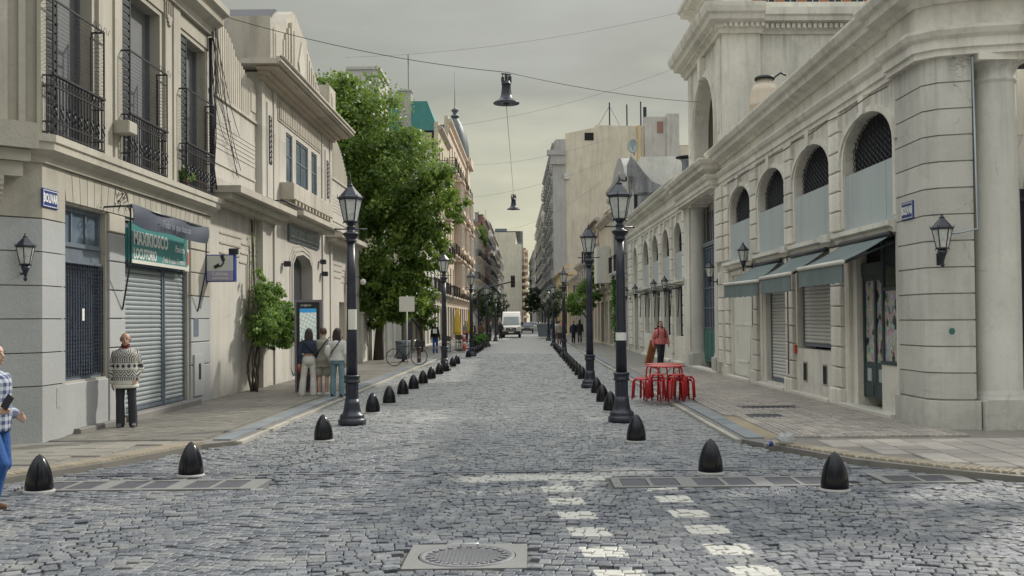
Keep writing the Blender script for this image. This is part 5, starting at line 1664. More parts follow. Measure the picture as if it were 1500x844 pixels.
# arch surrounds with keystones, sill ledge, panels, mesh
for i, (c, w) in enumerate(ARCH_A):
    m = RB(); m.archband(c, w + .01, 4.90, .72, .13, -.035, 0, 16, 1.3); m.archband(c, w + .14, 4.90, .72, .10, -.07, 0, 16); m.build('arch_band', MT, K)
    m = RB(); m.prism([(c - .09, 5.60), (c + .09, 5.60), (c + .15, 5.95), (c - .15, 5.95)], 'y', -.12, -.0); m.build('keystone', MT, K)
    m = RB()
    for k in range(1, 26):
        x = c - w + 2 * w * k / 26
        zt = 4.90 + .72 * math.sqrt(max(0, 1 - ((x - c) / w) ** 2))
        pts = [(x + (.030 if (q + k) % 2 else -.030), .15 + (.01 if q % 2 else 0), 4.5 + q * .06) for q in range(int((zt - 4.5) / .06) + 1)]
        if len(pts) > 1: m.tube(pts, .010, 4, False)
    o = m.build('window_mesh', M['iron_dark'], K)
    m = RB(); m.box(c - w, c + w, .22, .24, 3.52, 5.62); m.build('pane', M['dark'], o)
    cuts = [c - w, c - w + .42, c + w - .42, c + w]
    for a, b in zip(cuts[:-1], cuts[1:]):
        m = RB(); m.box(a + .008, b - .008, .01, .03, 3.53, 4.62); m.build('sheet_panel', M['sheet'], K)
    m = RB()
    for x in cuts[1:3]: m.box(x - .006, x + .006, .015, .035, 3.53, 4.62)
    m.build('panel_joint', M['frame_grey'], K)
for i, (c, w) in enumerate(ARCH_B):
    m = RB(); m.archband(c, w + .01, 4.70, .90, .12, -.035, 0, 14, 1.2); m.archband(c, w + .13, 4.70, .90, .09, -.06, 0, 14); m.build('arch_band', MT, K)
    m = RB(); m.prism([(c - .08, 5.58), (c + .08, 5.58), (c + .13, 5.95), (c - .13, 5.95)], 'y', -.11, 0); m.build('keystone', MT, K)
    m = RB()
    for k in range(1, 14):
        x = c - w + 2 * w * k / 14
        zt = 4.70 + .90 * math.sqrt(max(0, 1 - ((x - c) / w) ** 2)); m.box(x - .008, x + .008, .16, .18, 4.4, zt)
    for k in range(9): m.box(c - w, c + w, .155, .16, 4.45 + k * .13, 4.462 + k * .13)
    o = m.build('window_mesh', M['iron_dark'], K)
    m = RB(); m.box(c - w, c + w, .21, .23, 3.35, 5.6); m.build('pane', M['blue_grid'], o)
    if i < 4:
        m = RB(); m.box(c - w + .005, c + w - .005, .01, .03, 3.36, 4.45); m.build('sheet_panel', M['sheet'], K)
        m = RB(); m.box(c - w + .005, c - w + .10, .20, .30, 1.12, 3.12); m.box(c + w - .10, c + w - .005, .20, .30, 1.12, 3.12); m.box(c - .05, c + .05, .20, .30, 1.12, 3.12); m.box(c - w + .10, c + w - .10, .20, .30, 3.0, 3.12); m.box(c - w + .1, c + w - .1, .21, .29, 2.2, 2.26)
        wf = m.build('shop_window', M['dgreen'], K)
        m = RB(); m.box(c - w + .1, c - .05, .24, .26, 1.12, 3.0); m.build('pane', M['glass'], wf); m = RB(); m.box(c + .05, c + w - .1, .24, .26, 1.12, 3.0); m.build('pane', M['glass'], wf)
    else:
        m = RB(); m.box(c - w, c + w, .22, .28, .15, 3.12); m.build('side_door', M['dgreen'], K)
m = RB(); m.sweep([(17.6, 0), (31.45, 0)], [(-.02, 3.30), (.06, 3.30), (.08, 3.38), (.16, 3.42), (.16, 3.51), (-.02, 3.53)]); m.build('sill_ledge', MT, K, fix=True)
m = RB(); m.sweep([(38.6, 0), (57.0, 0)], [(-.02, 3.15), (.05, 3.15), (.08, 3.22), (.13, 3.26), (.13, 3.33), (-.02, 3.35)]); m.build('sill_ledge', MT, K, fix=True)
for u in (21.0, 24.2, 27.7): m = RB(); m.bbox(u - .22, u + .22, -.24, -.16, 3.36, 3.52, .01); m.build('ledge_block', MT, K)
m = RB()
for (za, zb, d_, ph) in ((3.30, 3.24, -.10, 0.), (5.86, 5.88, -.11, 1.)):
    m.tube([(u, d_ - .012 * math.sin(u * 3 + ph), za + (zb - za) * (u - 17.7) / 13.5 - .035 * abs(math.sin(u * 1.3 + ph))) for u in np.linspace(17.7, 31.2, 46)], .011, 4)
m.tube([(24.22, -.11, 3.28), (24.22, -.11, .5)], .012, 4); m.tube([(27.72, -.11, 3.28), (27.72, -.12, 1.6)], .01, 4)
m.build('cables', M['wire'], K)
# marble steps at the foot of the wall
for (a, b) in ((17.64, 20.42), (21.12, 23.9), (24.58, 27.3), (28.05, 30.9), (32.6, 37.4), (39.3, 41.5), (42.2, 44.6), (45.3, 47.8), (48.5, 50.9)):
    m = RB(); m.bbox(a, b, -.17, .1, 0.0, .15, .015); m.build('step', M['marble'] if a < 31 else MS, K)
# ground-floor bays
m = RB(); m.box(17.74, 20.30, .80, .86, .12, 3.28); m.box(18.57, 19.86, .25, .30, 2.86, 3.28); m.build('recess_back', M['dark'], K)
n_ = NT('sticker_collage')
_v = n_.new('ShaderNodeTexVoronoi'); _v.feature = 'F1'; _v.distance = 'CHEBYCHEV'; n_.set(_v.inputs['Vector'], n_.mapped((13, 13, 8))); _v.inputs['Scale'].default_value = 1.3
_hs = n_.new('ShaderNodeHueSaturation'); n_.set(_hs.inputs['Color'], _v.outputs['Color']); _hs.inputs['Saturation'].default_value = 0.8; _hs.inputs['Value'].default_value = 0.8
_pick = n_.noise(3.1, 3, 0.6); _v2 = n_.noise(30, 3, 0.6)
n_.col(n_.mix(n_.ramp(_pick, 0.38, 0.43), (0.012, 0.014, 0.02), n_.mix(n_.ramp(_v2, .45, .6), _hs.outputs[0], (0.4, 0.4, 0.38)))); n_.rough(0.3)
M['stickers'] = n_.m
a, b = 18.58, 19.86
m = RB()
m.box(a, a + .09, .16, .22, .30, 2.62); m.box(b - .09, b, .16, .22, .30, 2.62); m.box((a + b) / 2 - .045, (a + b) / 2 + .045, .16, .22, .30, 2.62)
m.box(a + .09, b - .09, .165, .215, .30, .98); m.box(a + .09, b - .09, .16, .22, 2.52, 2.62); m.box(a, b, .14, .24, 2.62, 2.86)
d_ = m.build('shop_door', M['dgreen'], K)
for (x0, x1) in ((a + .09, (a + b) / 2 - .045), ((a + b) / 2 + .045, b - .09)):
    m = RB(); m.box(x0, x1, .19, .205, .98, 2.52); m.build('pane', M['stickers'], d_)
    m = RB(); m.box((x0 + x1) / 2 - .10, (x0 + x1) / 2 + .10, .152, .1645, .62, .86); m.build('kick_notice', M['sheet'], d_)
    m = RB(); m.bbox(x0 + .04, x1 - .04, .150, .1645, .36, .56, .005); m.build('door_panel', M['dgreen'], d_)
m = RB(); m.box(17.74, 18.56, .04, .78, .12, .98); m.build('sill_wall', MW, K)
m = RB(); m.box(17.74, 18.56, .02, .14, .98, 1.04); m.box(17.74, 17.80, .05, .12, 1.04, 3.26); m.box(18.48, 18.56, .05, .12, 1.04, 3.26); m.box(17.80, 18.48, .05, .12, 2.3, 2.36)
w_ = m.build('shop_window', M['dgreen'], K)
m = RB(); m.box(17.80, 18.48, .08, .10, 1.04, 2.3); m.build('pane', M['stickers'], w_)
m = RB(); m.box(17.80, 18.48, .08, .10, 2.36, 3.26); m.build('pane', M['glass'], w_)
m = RB(); m.box(19.87, 20.30, .05, .80, .12, 3.28); m.build('jamb', MT, K)
m = RB(); m.box(20.12, 20.31, -.02, .05, .12, 3.28); m.build('jamb_strip', MT, K)
shutter(K, 21.32, 23.72, 1.18, 2.98, .16, .085, M['slat_grey'], -1)
shutter(K, 24.76, 26.66, .22, 2.98, .16, .085, M['slat_grey'], -1)
m = RB(); m.box(26.70, 27.1, .02, .35, .2, 3.0); m.build('jamb', MT, K)
m = RB(); m.box(26.71, 26.9, .0, .02, .2, 3.0); m.build('jamb_strip', M['marble'], K)
for u in (21.75, 23.2):
    m = RB(); m.box(u - .16, u + .16, -.012, .0, .38, .84); v = m.build('wall_vent', M['concrete'], K)
    m = RB(); m.box(u - .12, u + .12, -.016, -.0125, .42, .80); m.build('vent_opening', M['dark'], v)
m = RB(); m.box(23.84, 23.92, -.05, .0, 1.0, 1.2); m.build('alarm_box', M['cone_red'], K)
m = RB(); m.box(28.16, 30.76, .06, .12, .15, 3.1); bl = m.build('blocked_doorway', M['rough_render'] if 'rough_render' in M else M['offwhite'], K)
m = RB()
for (x0, x1, z0, z1) in ((28.4, 30.5, 1.62, 1.68), (28.45, 28.52, .5, 1.4), (30.3, 30.4, .3, 1.5), (28.7, 29.0, .25, 1.3), (28.4, 30.5, .55, .6)): m.box(x0, x1, .045, .06, z0, z1)
m.build('panel_moulding', MT, bl)
m = RB(); m.box(31.35, 31.5, -.14, -.0, 0, 1.75); m.build('white_stub', M['marble'], K)
# folded awning frames and rods on the far wing
m = RB()
for c, w in ARCH_B[:4]:
    m.tube([(c - w - .1, -.16, 3.02), (c + w + .1, -.16, 3.02)], .05, 6); m.tube([(c - w, -.16, 3.0), (c - w, -.22, 1.9)], .02, 5); m.tube([(c + w, -.16, 3.0), (c + w, -.22, 1.9)], .02, 5)
    m.tube([(c - w - .1, -.5, 3.16), (c + w + .1, -.5, 3.16)], .02, 5); m.tube([(c - w, -.5, 3.16), (c - w, -.1, 3.1)], .015, 5); m.tube([(c + w, -.5, 3.16), (c + w, -.1, 3.1)], .015, 5)
m.build('folded_awning_frame', M['iron'], K)

# ---- pavilion
P0, P1 = 32.45, 38.5
PD = .14
m = RB()
m.wall(P0, P1, 6.85, 11.0, PD, .6, [(33.62, 37.1, 7.12, 10.1, 1.74)])
m.box(P0, P1, -.18, .5, 5.9, 6.84)
m.box(P0, 32.56, -.1, .5, 0, 5.9); m.box(37.4, P1, -.1, .5, 0, 5.9)
m.box(P0 + .0, P0 + .4, .6, 12, 5.9, 11.0); m.box(P1 - .4, P1, .6, 12, 5.9, 11.0)
m.box(P0, P0 + .1, .5, 12, 0, 5.9); m.box(P1 - .5, P1, .5, 12, 0, 5.9)
m.build('pavilion_wall', M['market_side'] if 'market_side' in M else MW, K)
m = RB(); m.box(P0 + .4, P1 - .4, 1.5, 1.7, 5.9, 11.0); m.box(P0 + .4, P1 - .4, .5, 12, 11.0, 11.1); m.build('arch_back', M['party_grey'], K)
m = RB(); m.archband(35.36, 1.75, 8.36, 1.74, .26, PD - .06, PD, 18, 1.2); m.archband(35.36, 1.90, 8.36, 1.78, .10, PD - .10, PD, 18, 1.2); m.prism([(35.2, 10.06), (35.52, 10.06), (35.64, 10.8), (35.08, 10.8)], 'y', PD - .2, PD); m.build('arch_band', MT, K)
for (a, b) in ((32.55, 33.15), (37.6, 38.35)):
    m = RB(); m.box(a, b, PD - .04, PD, 7.4, 10.85); m.bbox(a + .12, b - .12, PD - .07, PD - .04, 7.8, 10.5, .02); m.build('pilaster_panel', MT, K)
m = RB(); m.box(P0 - .12, P0, PD, 1.35, 7.3, 11.0); m.build('corner_pilaster', MT, K)
m = RB(); m.box(33.5, 37.3, PD - .08, PD, 6.98, 7.12); m.build('arch_sill', MT, K, fix=True)
prof_c = [(-.4, 10.85), (.10, 10.85), (.13, 10.98), (.20, 11.0), (.20, 11.12), (.42, 11.22), (.46, 11.36), (.56, 11.42), (.62, 11.58), (.64, 11.70), (-.4, 11.75)]
m = RB(); m.sweep([(P0 - .12, 1.4), (P0 - .12, PD - .02), (P1 + .12, PD - .02), (P1 + .12, 1.4)], prof_c); m.build('pavilion_cornice', MT, K, fix=True)
prof_s = [(-.4, 10.85), (.06, 10.85), (.08, 10.95), (.12, 10.98), (.12, 11.16), (.32, 11.22), (.34, 11.34), (.40, 11.40), (.40, 11.62), (-.4, 11.66)]
m = RB(); m.sweep([(P0, 12), (P0, 1.41)], prof_s); m.build('side_cornice', MT, K, fix=True)
m = RB()
for k in range(62): d0 = 1.5 + k * .17; m.box(P0 - .22, P0 - .12, d0, d0 + .10, 11.01, 11.15)
for k in range(8): d0 = PD + k * .17; m.box(P0 - .40, P0 - .30, d0, d0 + .10, 11.02, 11.14)
for k in range(34): u = P0 + .05 + k * .178; m.box(u, u + .10, PD - .30, PD - .22, 11.02, 11.14)
m.build('dentils', MT, K)
m = RB(); m.box(P0 + .1, P1 - .1, 1.2, 12, 11.66, 11.93); m.build('parapet', MT, K)
m = RB(); m.box(P0 + .3, P1 - .3, PD + .15, 1.2, 11.75, 13.05); m.sweep([(P0 + .3, 1.2), (P0 + .3, PD + .15), (P1 - .3, PD + .15), (P1 - .3, 1.2)], [(-.3, 12.9), (.10, 12.9), (.15, 13.05), (.38, 13.15), (.42, 13.30), (.50, 13.36), (.50, 13.5), (-.3, 13.55)]); m.build('attic', MT, K, fix=True)
# portal below: columns, leaded glass door
column(37.0, .16, .27, .58, 5.93); column(32.95, .18, .27, .58, 5.93)
m = RB(); m.box(32.56, 37.4, .55, .6, 0, 5.9); m.build('portal_back', M['party_grey'], K)
m = RB(); m.box(33.2, 36.75, .30, .40, .3, 1.45)
pd = m.build('portal_door', M['green_door'], K)
m = RB()
for k in range(5): m.bbox(33.25 + k * .70, 33.25 + k * .70 + .60, .275, .30, .42, 1.36, .02)
m.build('door_panel', M['green_door'], pd)
m = RB(); m.box(33.2, 36.75, .34, .38, 1.45, 4.35); m.build('pane', M['blue_grid'], pd)
m = RB()
for k in range(8): x = 33.2 + k * .507; m.box(x - .02, x + .02, .315, .34, 1.45, 4.35)
for k in range(5): z = 1.47 + k * .7; m.box(33.2, 36.75, .31, .315, z, z + .04)
m.box(33.2, 36.75, .26, .34, 4.35, 4.5); m.build('glazing_bars', M['frame_grey'], pd)
m = RB()
for k in range(10): x = 33.3 + k * .36; m.tube([(x, .33, 4.5), (x, .33, 5.55)], .02, 5)
m.build('fanlight_rods', M['iron'], K)

# ---- plates, lamps, awnings on the market
x_, y_ = rw(17.05, -.032)
name_plate('blue BOLIVAR street plate on the rusticated market pier', (x_, y_, 3.60), R_RZ, .50, .30)
wall_lantern('black wall lantern on the market corner pier beside the round column', (6.46, 16.14, 2.88), rad(-14), .80)
for (u, d, z, lab) in ((32.0, -.17, 3.05, 'wall lantern between the last awning and the pavilion columns'), (27.7, -.10, 3.30, 'wall lantern half hidden above the joint of the awnings'),
                       (41.8, -.09, 3.0, 'wall lantern nearest the pavilion on the far market wing'), (45.0, -.09, 3.0, 'second wall lantern on the far market wing'), (51.6, -.09, 3.0, 'third wall lantern on the far market wing'), (55.6, -.09, 3.0, 'last wall lantern on the far market wing')):
    x_, y_ = rw(u, d); wall_lantern(lab, (x_, y_, z + .06), R_RZ, .76)
def awning(label, u0, u1, out0, out1, z_in=3.24, z_out=2.80):
    t = thing('awning', label, 'awning', (6.7, 0, 0), R_RZ, 'green-blue shop awnings on the market')
    m = RB(); n = 8
    for dz in (0.0, .012):
        vs = []
        for i in range(n + 1):
            f = i / n
            for j in range(5):
                g = j / 4
                out = out0 + (out1 - out0) * f
                vs.append((u0 + (u1 - u0) * f, -.12 - (out - .12) * g, z_in + (z_out - z_in) * g - .03 * math.sin(PI * g) - dz))
        fs = [(i * 5 + j, (i + 1) * 5 + j, (i + 1) * 5 + j + 1, i * 5 + j + 1) for i in range(n) for j in range(4)]
        m.add(vs, fs if dz == 0 else [f[::-1] for f in fs], True)
    cl = m.build('canopy', M['awning'], t)
    m = RB()
    for dd in (0.0, .012):
        vs = []
        for i in range(25):
            f = i / 24; out = out0 + (out1 - out0) * f; w = .012 * math.sin(f * 31)
            vs += [(u0 + (u1 - u0) * f, -out + dd + w * .3, z_out - .05), (u0 + (u1 - u0) * f, -out + dd + w, z_out - .37 - .012 * math.sin(f * 40))]
        m.add(vs, [(2 * i, 2 * i + 2, 2 * i + 3, 2 * i + 1) for i in range(24)], True)
    m.build('valance', M['awning'], t)
    m = RB(); m.tube([(u0 - .03, -out0, z_out - .01), (u1 + .03, -out1, z_out - .01)], .042, 8); m.build('front_bar', M['awning_bar'], t)
    for u, o in ((u0 + .03, out0), (u1 - .03, out1)):
        m = RB(); m.tube([(u, -.05, z_in - .12), (u, -o, z_out - .04)], .022, 6); m.build('arm', M['iron_dark'], t)
    m = RB(); m.tube([(u0, -.11, z_in + .02), (u1, -.11, z_in + .02)], .06, 8); m.build('roller', M['iron_dark'], t)
awning('green-blue awning over the sticker covered door, nearest the corner', 17.66, 20.3, .95, .95)
awning('green-blue awning over the half height roller shutter, middle one', 21.25, 23.75, .86, .86, 3.22, 2.76)
awning('green-blue awning farthest from the corner, over the full height shutter', 24.85, 27.35, .66, .95, 3.2, 2.74)

# ---- on the market roof
x_, y_ = rw(29.6, .78)
t = thing('water_tank', 'beige plastic water tank on the market roof by the pavilion', 'water tank', (x_, y_, 6.98))
m = MB(); m.lathe([(.52, 0), (.55, .03), (.55, .45), (.57, .48), (.55, .51), (.55, .95), (.57, .98), (.55, 1.01), (.53, 1.35), (.40, 1.55), (.30, 1.58), (.30, 1.72)], 24); m.v = [(a * .8, b * .8, c * 1.03) for a, b, c in m.v]; m.build('tank', M['tank'], t)
m = MB(); m.lathe([(.34, 1.70), (.34, 1.76), (.28, 1.80), (.0, 1.82)], 20); m.tube([(.3, 0, 1.75), (.55, 0, 1.9), (.75, .1, 1.85)], .03, 6); m.v = [(a * .85, b * .85, c * 1.03) for a, b, c in m.v]; m.build('lid', M['black_plastic'], t)
# ------------------------------------------------------------------ houses farther up the street
M['cream1'] = mat_wall('cream_render', (0.55, 0.49, 0.38), 0.16, 0.35, 0.5, 0.25)
M['grey1'] = mat_wall('grey_render', (0.38, 0.375, 0.36), 0.2, 0.45, 0.6, 0.3)
M['grey2'] = mat_wall('pale_grey_render', (0.48, 0.475, 0.45), 0.18, 0.4, 0.55, 0.3)
M['red1'] = mat_wall('faded_red_render', (0.30, 0.17, 0.135), 0.2, 0.4, 0.5, 0.3)
M['white1'] = mat_wall('white_render', (0.64, 0.62, 0.56), 0.12, 0.3, 0.4, 0.2)
M['green_sh'] = mat_paint('green_shutter', (0.07, 0.16, 0.14), 0.55, 0, 0.25, 4)
M['navy_sh'] = mat_paint('navy_shutter', (0.02, 0.028, 0.055), 0.55, 0, 0.25, 4)
M['brown_sh'] = mat_paint('brown_shutter', (0.10, 0.06, 0.04), 0.55, 0, 0.25, 4)
WINMESH = {}
def window_unit(par, s, u, z, w, h, d, sh, kind='plain'):
    """frame with a pane behind it; shutters as sub-parts"""
    key = (s, round(w, 2), round(h, 2), round(d, 2))
    if key not in WINMESH:
        f = MB(s); t = .07
        f.box(-w / 2, -w / 2 + t, d - .05, d + .05, 0, h); f.box(w / 2 - t, w / 2, d - .05, d + .05, 0, h); f.box(-w / 2 + t, w / 2 - t, d - .05, d + .05, h - t, h); f.box(-w / 2 + t, w / 2 - t, d - .05, d + .05, 0, t)
        f.box(-.03, .03, d - .04, d + .04, t, h - t); f.box(-w / 2 + t, -.03, d - .035, d + .035, h * .7, h * .7 + .05); f.box(.03, w / 2 - t, d - .035, d + .035, h * .7, h * .7 + .05)
        fm = f.mesh('window'); fm.materials.append(M['frame_white'])
        p = MB(s); p.box(-w / 2 + t, w / 2 - t, d + .0, d + .02, t, h - t)
        pm = p.mesh('pane'); pm.materials.append(M['glass'])
        q = MB(s)
        for k in range(int(h / .1)): q.box(-w / 2 + .01, w / 2 - .01, d - .075, d - .052, .02 + k * .1, .02 + k * .1 + .075)
        q.box(-w / 2, -w / 2 + .05, d - .08, d - .051, 0, h); q.box(w / 2 - .05, w / 2, d - .08, d - .051, 0, h); q.box(-.03, .03, d - .08, d - .051, 0, h)
        WINMESH[key] = (fm, pm, q)
    fm, pm, q = WINMESH[key]
    sgn = s
    o = link('window', fm, par, (sgn * u, 0, z))
    link('pane', pm, o)
    if sh is not None:
        k2 = key + (sh.name,)
        if k2 not in WINMESH:
            sm = q.mesh('shutter'); sm.materials.append(sh); WINMESH[k2] = sm
        link('shutter', WINMESH[k2], o)
    return o
def house(side, name, label, u0, u1, h, mat, trim, storeys, bays, x=None, depth=12, seed=1, win=(1.1, 2.1), shut=None, balc=0.5, ground=3.8, shop=True, cat='building', roof=True, side_mat=None, arch=False, parapet=.9):
    s = 1 if side == 'L' else -1
    root = left_house(name, label, cat, x if x is not None else FACE_L) if side == 'L' else right_root(name, label, cat)
    if side == 'R' and x is not None: root.location = (x, 0, 0)
    r = random.Random(seed)
    W = u1 - u0
    sh_h = (h - parapet - ground) / max(1, storeys)
    ops = []; wins = []
    bw = W / bays
    for b in range(bays):
        c = u0 + (b + .5) * bw
        ww = min(win[0], bw * .6)
        if shop:
            sw = min(bw * .72, 2.6)
            ops.append((c - sw / 2, c + sw / 2, .15, ground - .75))
            wins.append(('shop', c, .15, sw, ground - .9))
        else:
            ops.append((c - ww / 2, c + ww / 2, 1.1, 1.1 + min(win[1], ground - 1.6)))
            wins.append(('win', c, 1.1, ww, min(win[1], ground - 1.6)))
        for k in range(storeys):
            z0 = ground + k * sh_h + (.25 if balc > 0 else .75)
            hh = min(win[1], sh_h - .55)
            # openings of one column share a width
            ops.append(((c - (sw if shop else ww) / 2), 0, 0, 0)) if False else None
            wins.append(('win', c, z0, ww, hh))
    m = MB(s)
    og = [o for o in ops]
    m.wall(u0, u1, 0, ground, 0, .35, og)
    uo = [(c - w / 2, c + w / 2, z, z + hh) + ((.45 * w,) if arch else ()) for (t_, c, z, w, hh) in wins if z > ground - .5]
    m.wall(u0, u1, ground, h, 0, .35, uo)
    m.build('wall', mat, root)
    m = MB(s); m.box(u0, u1, .55, depth, 0, h - parapet); m.build('side_walls', side_mat or mat, root)
    m = MB(s); m.box(u0, u1, .35, .55, 0, h - parapet - .1); m.build('dark_rooms', M['dark'], root)
    if roof: m = MB(s); m.box(u0 + .05, u1 - .05, .36, depth - .05, h - parapet, h - parapet + .08); m.build('roof', M['roof'], root)
    hp = [(-.02, h - .55 - parapet * .2), (.06, h - .55 - parapet * .2), (.12, h - .45 - parapet * .2), (.34, h - .30 - parapet * .2), (.36, h - .14 - parapet * .2), (-.02, h - .10 - parapet * .2)]
    m = MB(s); m.sweep([(u0, 0), (u1, 0)], hp); m.build('cornice', trim, root, fix=True)
    m = MB(s); m.sweep([(u0, 0), (u1, 0)], [(-.02, ground - .35), (.05, ground - .35), (.16, ground - .20), (.16, ground - .08), (-.02, ground - .05)])
    m.build('string_course', trim, root, fix=True)
    for (t_, c, z, w, hh) in wins:
        if t_ == 'shop':
            if r.random() < .5:
                m = MB(s); m.box(c - w / 2, c + w / 2, .2, .26, z, z + hh); m.build('shop_shutter', r.choice([M['slat_grey'], M['dgreen'], M['navy_sh'], M['galv']]), root)
            else:
                window_unit(root, s, c, z, w, hh, .18, None)
        else:
            sh = r.choice([shut, None, shut]) if shut is not None else None
            window_unit(root, s, c, z, w, hh, .16, sh)
            if z > ground - .5 and r.random() < balc:
                m = MB(s); bw2 = w / 2 + .3
                m.box(c - bw2, c + bw2, -.62, 0, z - .22, z - .08)
                m.box(c - bw2 + .1, c - bw2 + .22, -.4, 0, z - .5, z - .22); m.box(c + bw2 - .22, c + bw2 - .1, -.4, 0, z - .5, z - .22)
                bo = m.build('balcony', trim, root)
                m = MB(s)
                for k in range(9): xx = c - bw2 + .03 + (2 * bw2 - .06) * k / 8; m.box(xx - .012, xx + .012, -.60, -.576, z - .08, z + .85)
                for k in range(4): yy = -.6 + .55 * k / 3; m.box(c - bw2 + .02, c - bw2 + .045, yy, yy + .024, z - .08, z + .85); m.box(c + bw2 - .045, c + bw2 - .02, yy, yy + .024, z - .08, z + .85)
                m.box(c - bw2, c + bw2, -.62, -.56, z + .85, z + .89); m.box(c - bw2, c - bw2 + .05, -.56, 0, z + .85, z + .89); m.box(c + bw2 - .05, c + bw2, -.56, 0, z + .85, z + .89)
                m.build('railing', M['iron_dark'], bo)
            elif z > ground - .5:
                m = MB(s); m.box(c - w / 2 - .12, c + w / 2 + .12, -.12, 0, z - .14, z - .02); m.box(c - w / 2 - .12, c + w / 2 + .12, -.10, 0, z + hh + .08, z + hh + .24); m.build('sill', trim, root)
    return root, s
def chimney(root, s, u, d, z, h, w=.7, mat=None):
    m = MB(s); m.box(u - w / 2, u + w / 2, d, d + w, z, z + h); m.box(u - w / 2 - .08, u + w / 2 + .08, d - .08, d + w + .08, z + h, z + h + .12); m.build('chimney', mat or M['grey1'], root)
def antenna(root, s, u, d, z, h):
    m = MB(s); m.tube([(u, d, z), (u, d, z + h)], .03, 5, False)
    for k in range(5): m.tube([(u - .45, d, z + h * (.75 + .05 * k)), (u + .45, d, z + h * (.75 + .05 * k))], .012, 4, False)
    m.build('antenna', M['wire'], root)

# ---- left side
t = thing('garden_wall', 'white panelled garden wall behind the big tree', 'wall', (FACE_L, 0, 0), PI / 2)
for k in range(6):
    u = 44.6 + k * 2.6
    m = MB(); m.bbox(u, u + .42, -.06, .3, 0, 2.15, .02); m.box(u - .05, u + .47, -.1, .34, 2.15, 2.25); m.build('pier', M['white1'], t)
    if k < 5:
        m = MB(); m.box(u + .42, u + 2.6, .05, .25, 0, .7); m.build('low_wall', M['white1'], t)
        for q in range(8):
            m = MB(); x0 = u + .45 + q * .266; m.box(x0 + .02, x0 + .246, .08, .14, .7, 1.95); m.build('board', M['frame_white'], t)
r_, s_ = house('L', 'shop_house', 'low cream shop house behind the tree with a dark blue door', 58.0, 72.0, 9.0, M['cream1'], M['deco_trim'], 1, 4, seed=3, shut=M['green_sh'], balc=.3)
m = MB(); m.box(61.2, 63.4, -.06, 0, 0, 2.9); m.build('corrugated_door', M['navy_sh'], r_)
r_, s_ = house('L', 'shop_house', 'white two storey house beside the teal roofed block', 72.0, 83.0, 12.5, M['white1'], M['deco_trim'], 2, 4, seed=4, shut=M['green_sh'], balc=.5)
r_, s_ = house('L', 'apartment_block', 'cream block with a teal mansard roof and a chimney', 83.0, 93.0, 18.0, M['cream1'], M['deco_trim'], 4, 4, seed=5, shut=M['brown_sh'], balc=.6)
m = MB(); m.prism([(.0, 17.3), (7, 17.3), (6.2, 19.7), (.9, 19.7)], 'x', 83.05, 92.9); m.build('mansard', M['tealroof'], r_)
chimney(r_, 1, 83.5, 2.2, 12, 8.5, 1.0); antenna(r_, 1, 83.8, 2.5, 20.5, 3.2)
m = MB(); m.box(82.0, 82.98, .5, 2.0, 9.5, 15.5); m.build('lift_shaft', M['white1'], r_)
r_, s_ = house('L', 'ornate_house', 'ornate pink stone corner house with a slate dome', 93.0, 122.0, 20.5, M['pinkstone'], M['pinkstone'], 4, 9, seed=6, shut=None, balc=.95, win=(1.3, 2.6))
m = MB()
for k in range(4):
    z = 4.6 + k * 3.9
    if k == 3: continue
    for c in (101.2, 109.4, 117.4):
        q = MB(); q.box(c - 1.5, c + 1.5, -.75, -.02, z + .2, z + 2.9); q.box(c - 1.7, c + 1.7, -.95, -.02, z - .15, z + .19); q.box(c - 1.7, c + 1.7, -.95, -.02, z + 2.91, z + 3.1)
        for e in (-1.3, 0, 1.3): q.prism([(-.02, z - .9), (-.2, z - .8), (-.7, z - .16), (-.02, z - .16)], 'x', c + e - .15, c + e + .15)
        bo = q.build('bay', M['pinkstone'], r_)
        for e in (-.75, .75): window_unit(bo, 1, c + e, z + .5, 1.0, 2.1, -.78, None)
m = MB(); m.box(117.6, 122.05, -.3, 3, 3.8, 19.6); m.box(117.3, 122.4, -.7, 3.2, 19.6, 20.5); tw = m.build('corner_tower', M['pinkstone'], r_)
m = MB(); m.lathe([(1.6, 20.5), (1.66, 21.2), (1.55, 22.4), (1.28, 23.6), (.85, 24.7), (.4, 25.4), (.3, 25.6)], 20, (119.6, 1.3, 0)); dm = m.build('dome', M['zinc'], r_)
m = MB(); m.lathe([(.5, 25.6), (.52, 25.8), (.25, 25.9), (.28, 26.2), (.5, 26.4), (.08, 26.7), (.05, 27.3), (.03, 31.0)], 10, (119.6, 1.3, 0)); m.build('spire', M['zinc'], dm)
m = MB()
for k in range(4): m.sweep([(93.0, 0), (122.0, 0)], [(0, 7.4 + k * 3.9), (.18, 7.5 + k * 3.9), (.18, 7.75 + k * 3.9), (0, 7.8 + k * 3.9)])
m.build('string_courses', M['pinkstone'], r_, fix=True)
LFAR = [('grey three storey house with navy shutters after the side street', 134, 150, 14.4, 'grey2', 3, 5, 'navy_sh', .5), ('cream house with plants along its roof edge', 150, 165, 14.8, 'cream1', 3, 5, 'navy_sh', .7),
        ('faded red house with a row of roof chimneys', 165, 182, 18.5, 'red1', 4, 5, 'brown_sh', .7), ('sooty grey house with stacked iron balconies', 182, 204, 19.5, 'grey1', 5, 6, 'brown_sh', .9),
        ('pale grey house below the blank yellow wall', 204, 232, 19.0, 'grey2', 5, 7, 'brown_sh', .8), ('narrow dark house just before the blank yellow wall', 232, 262, 18.0, 'grey1', 5, 7, 'green_sh', .8)]
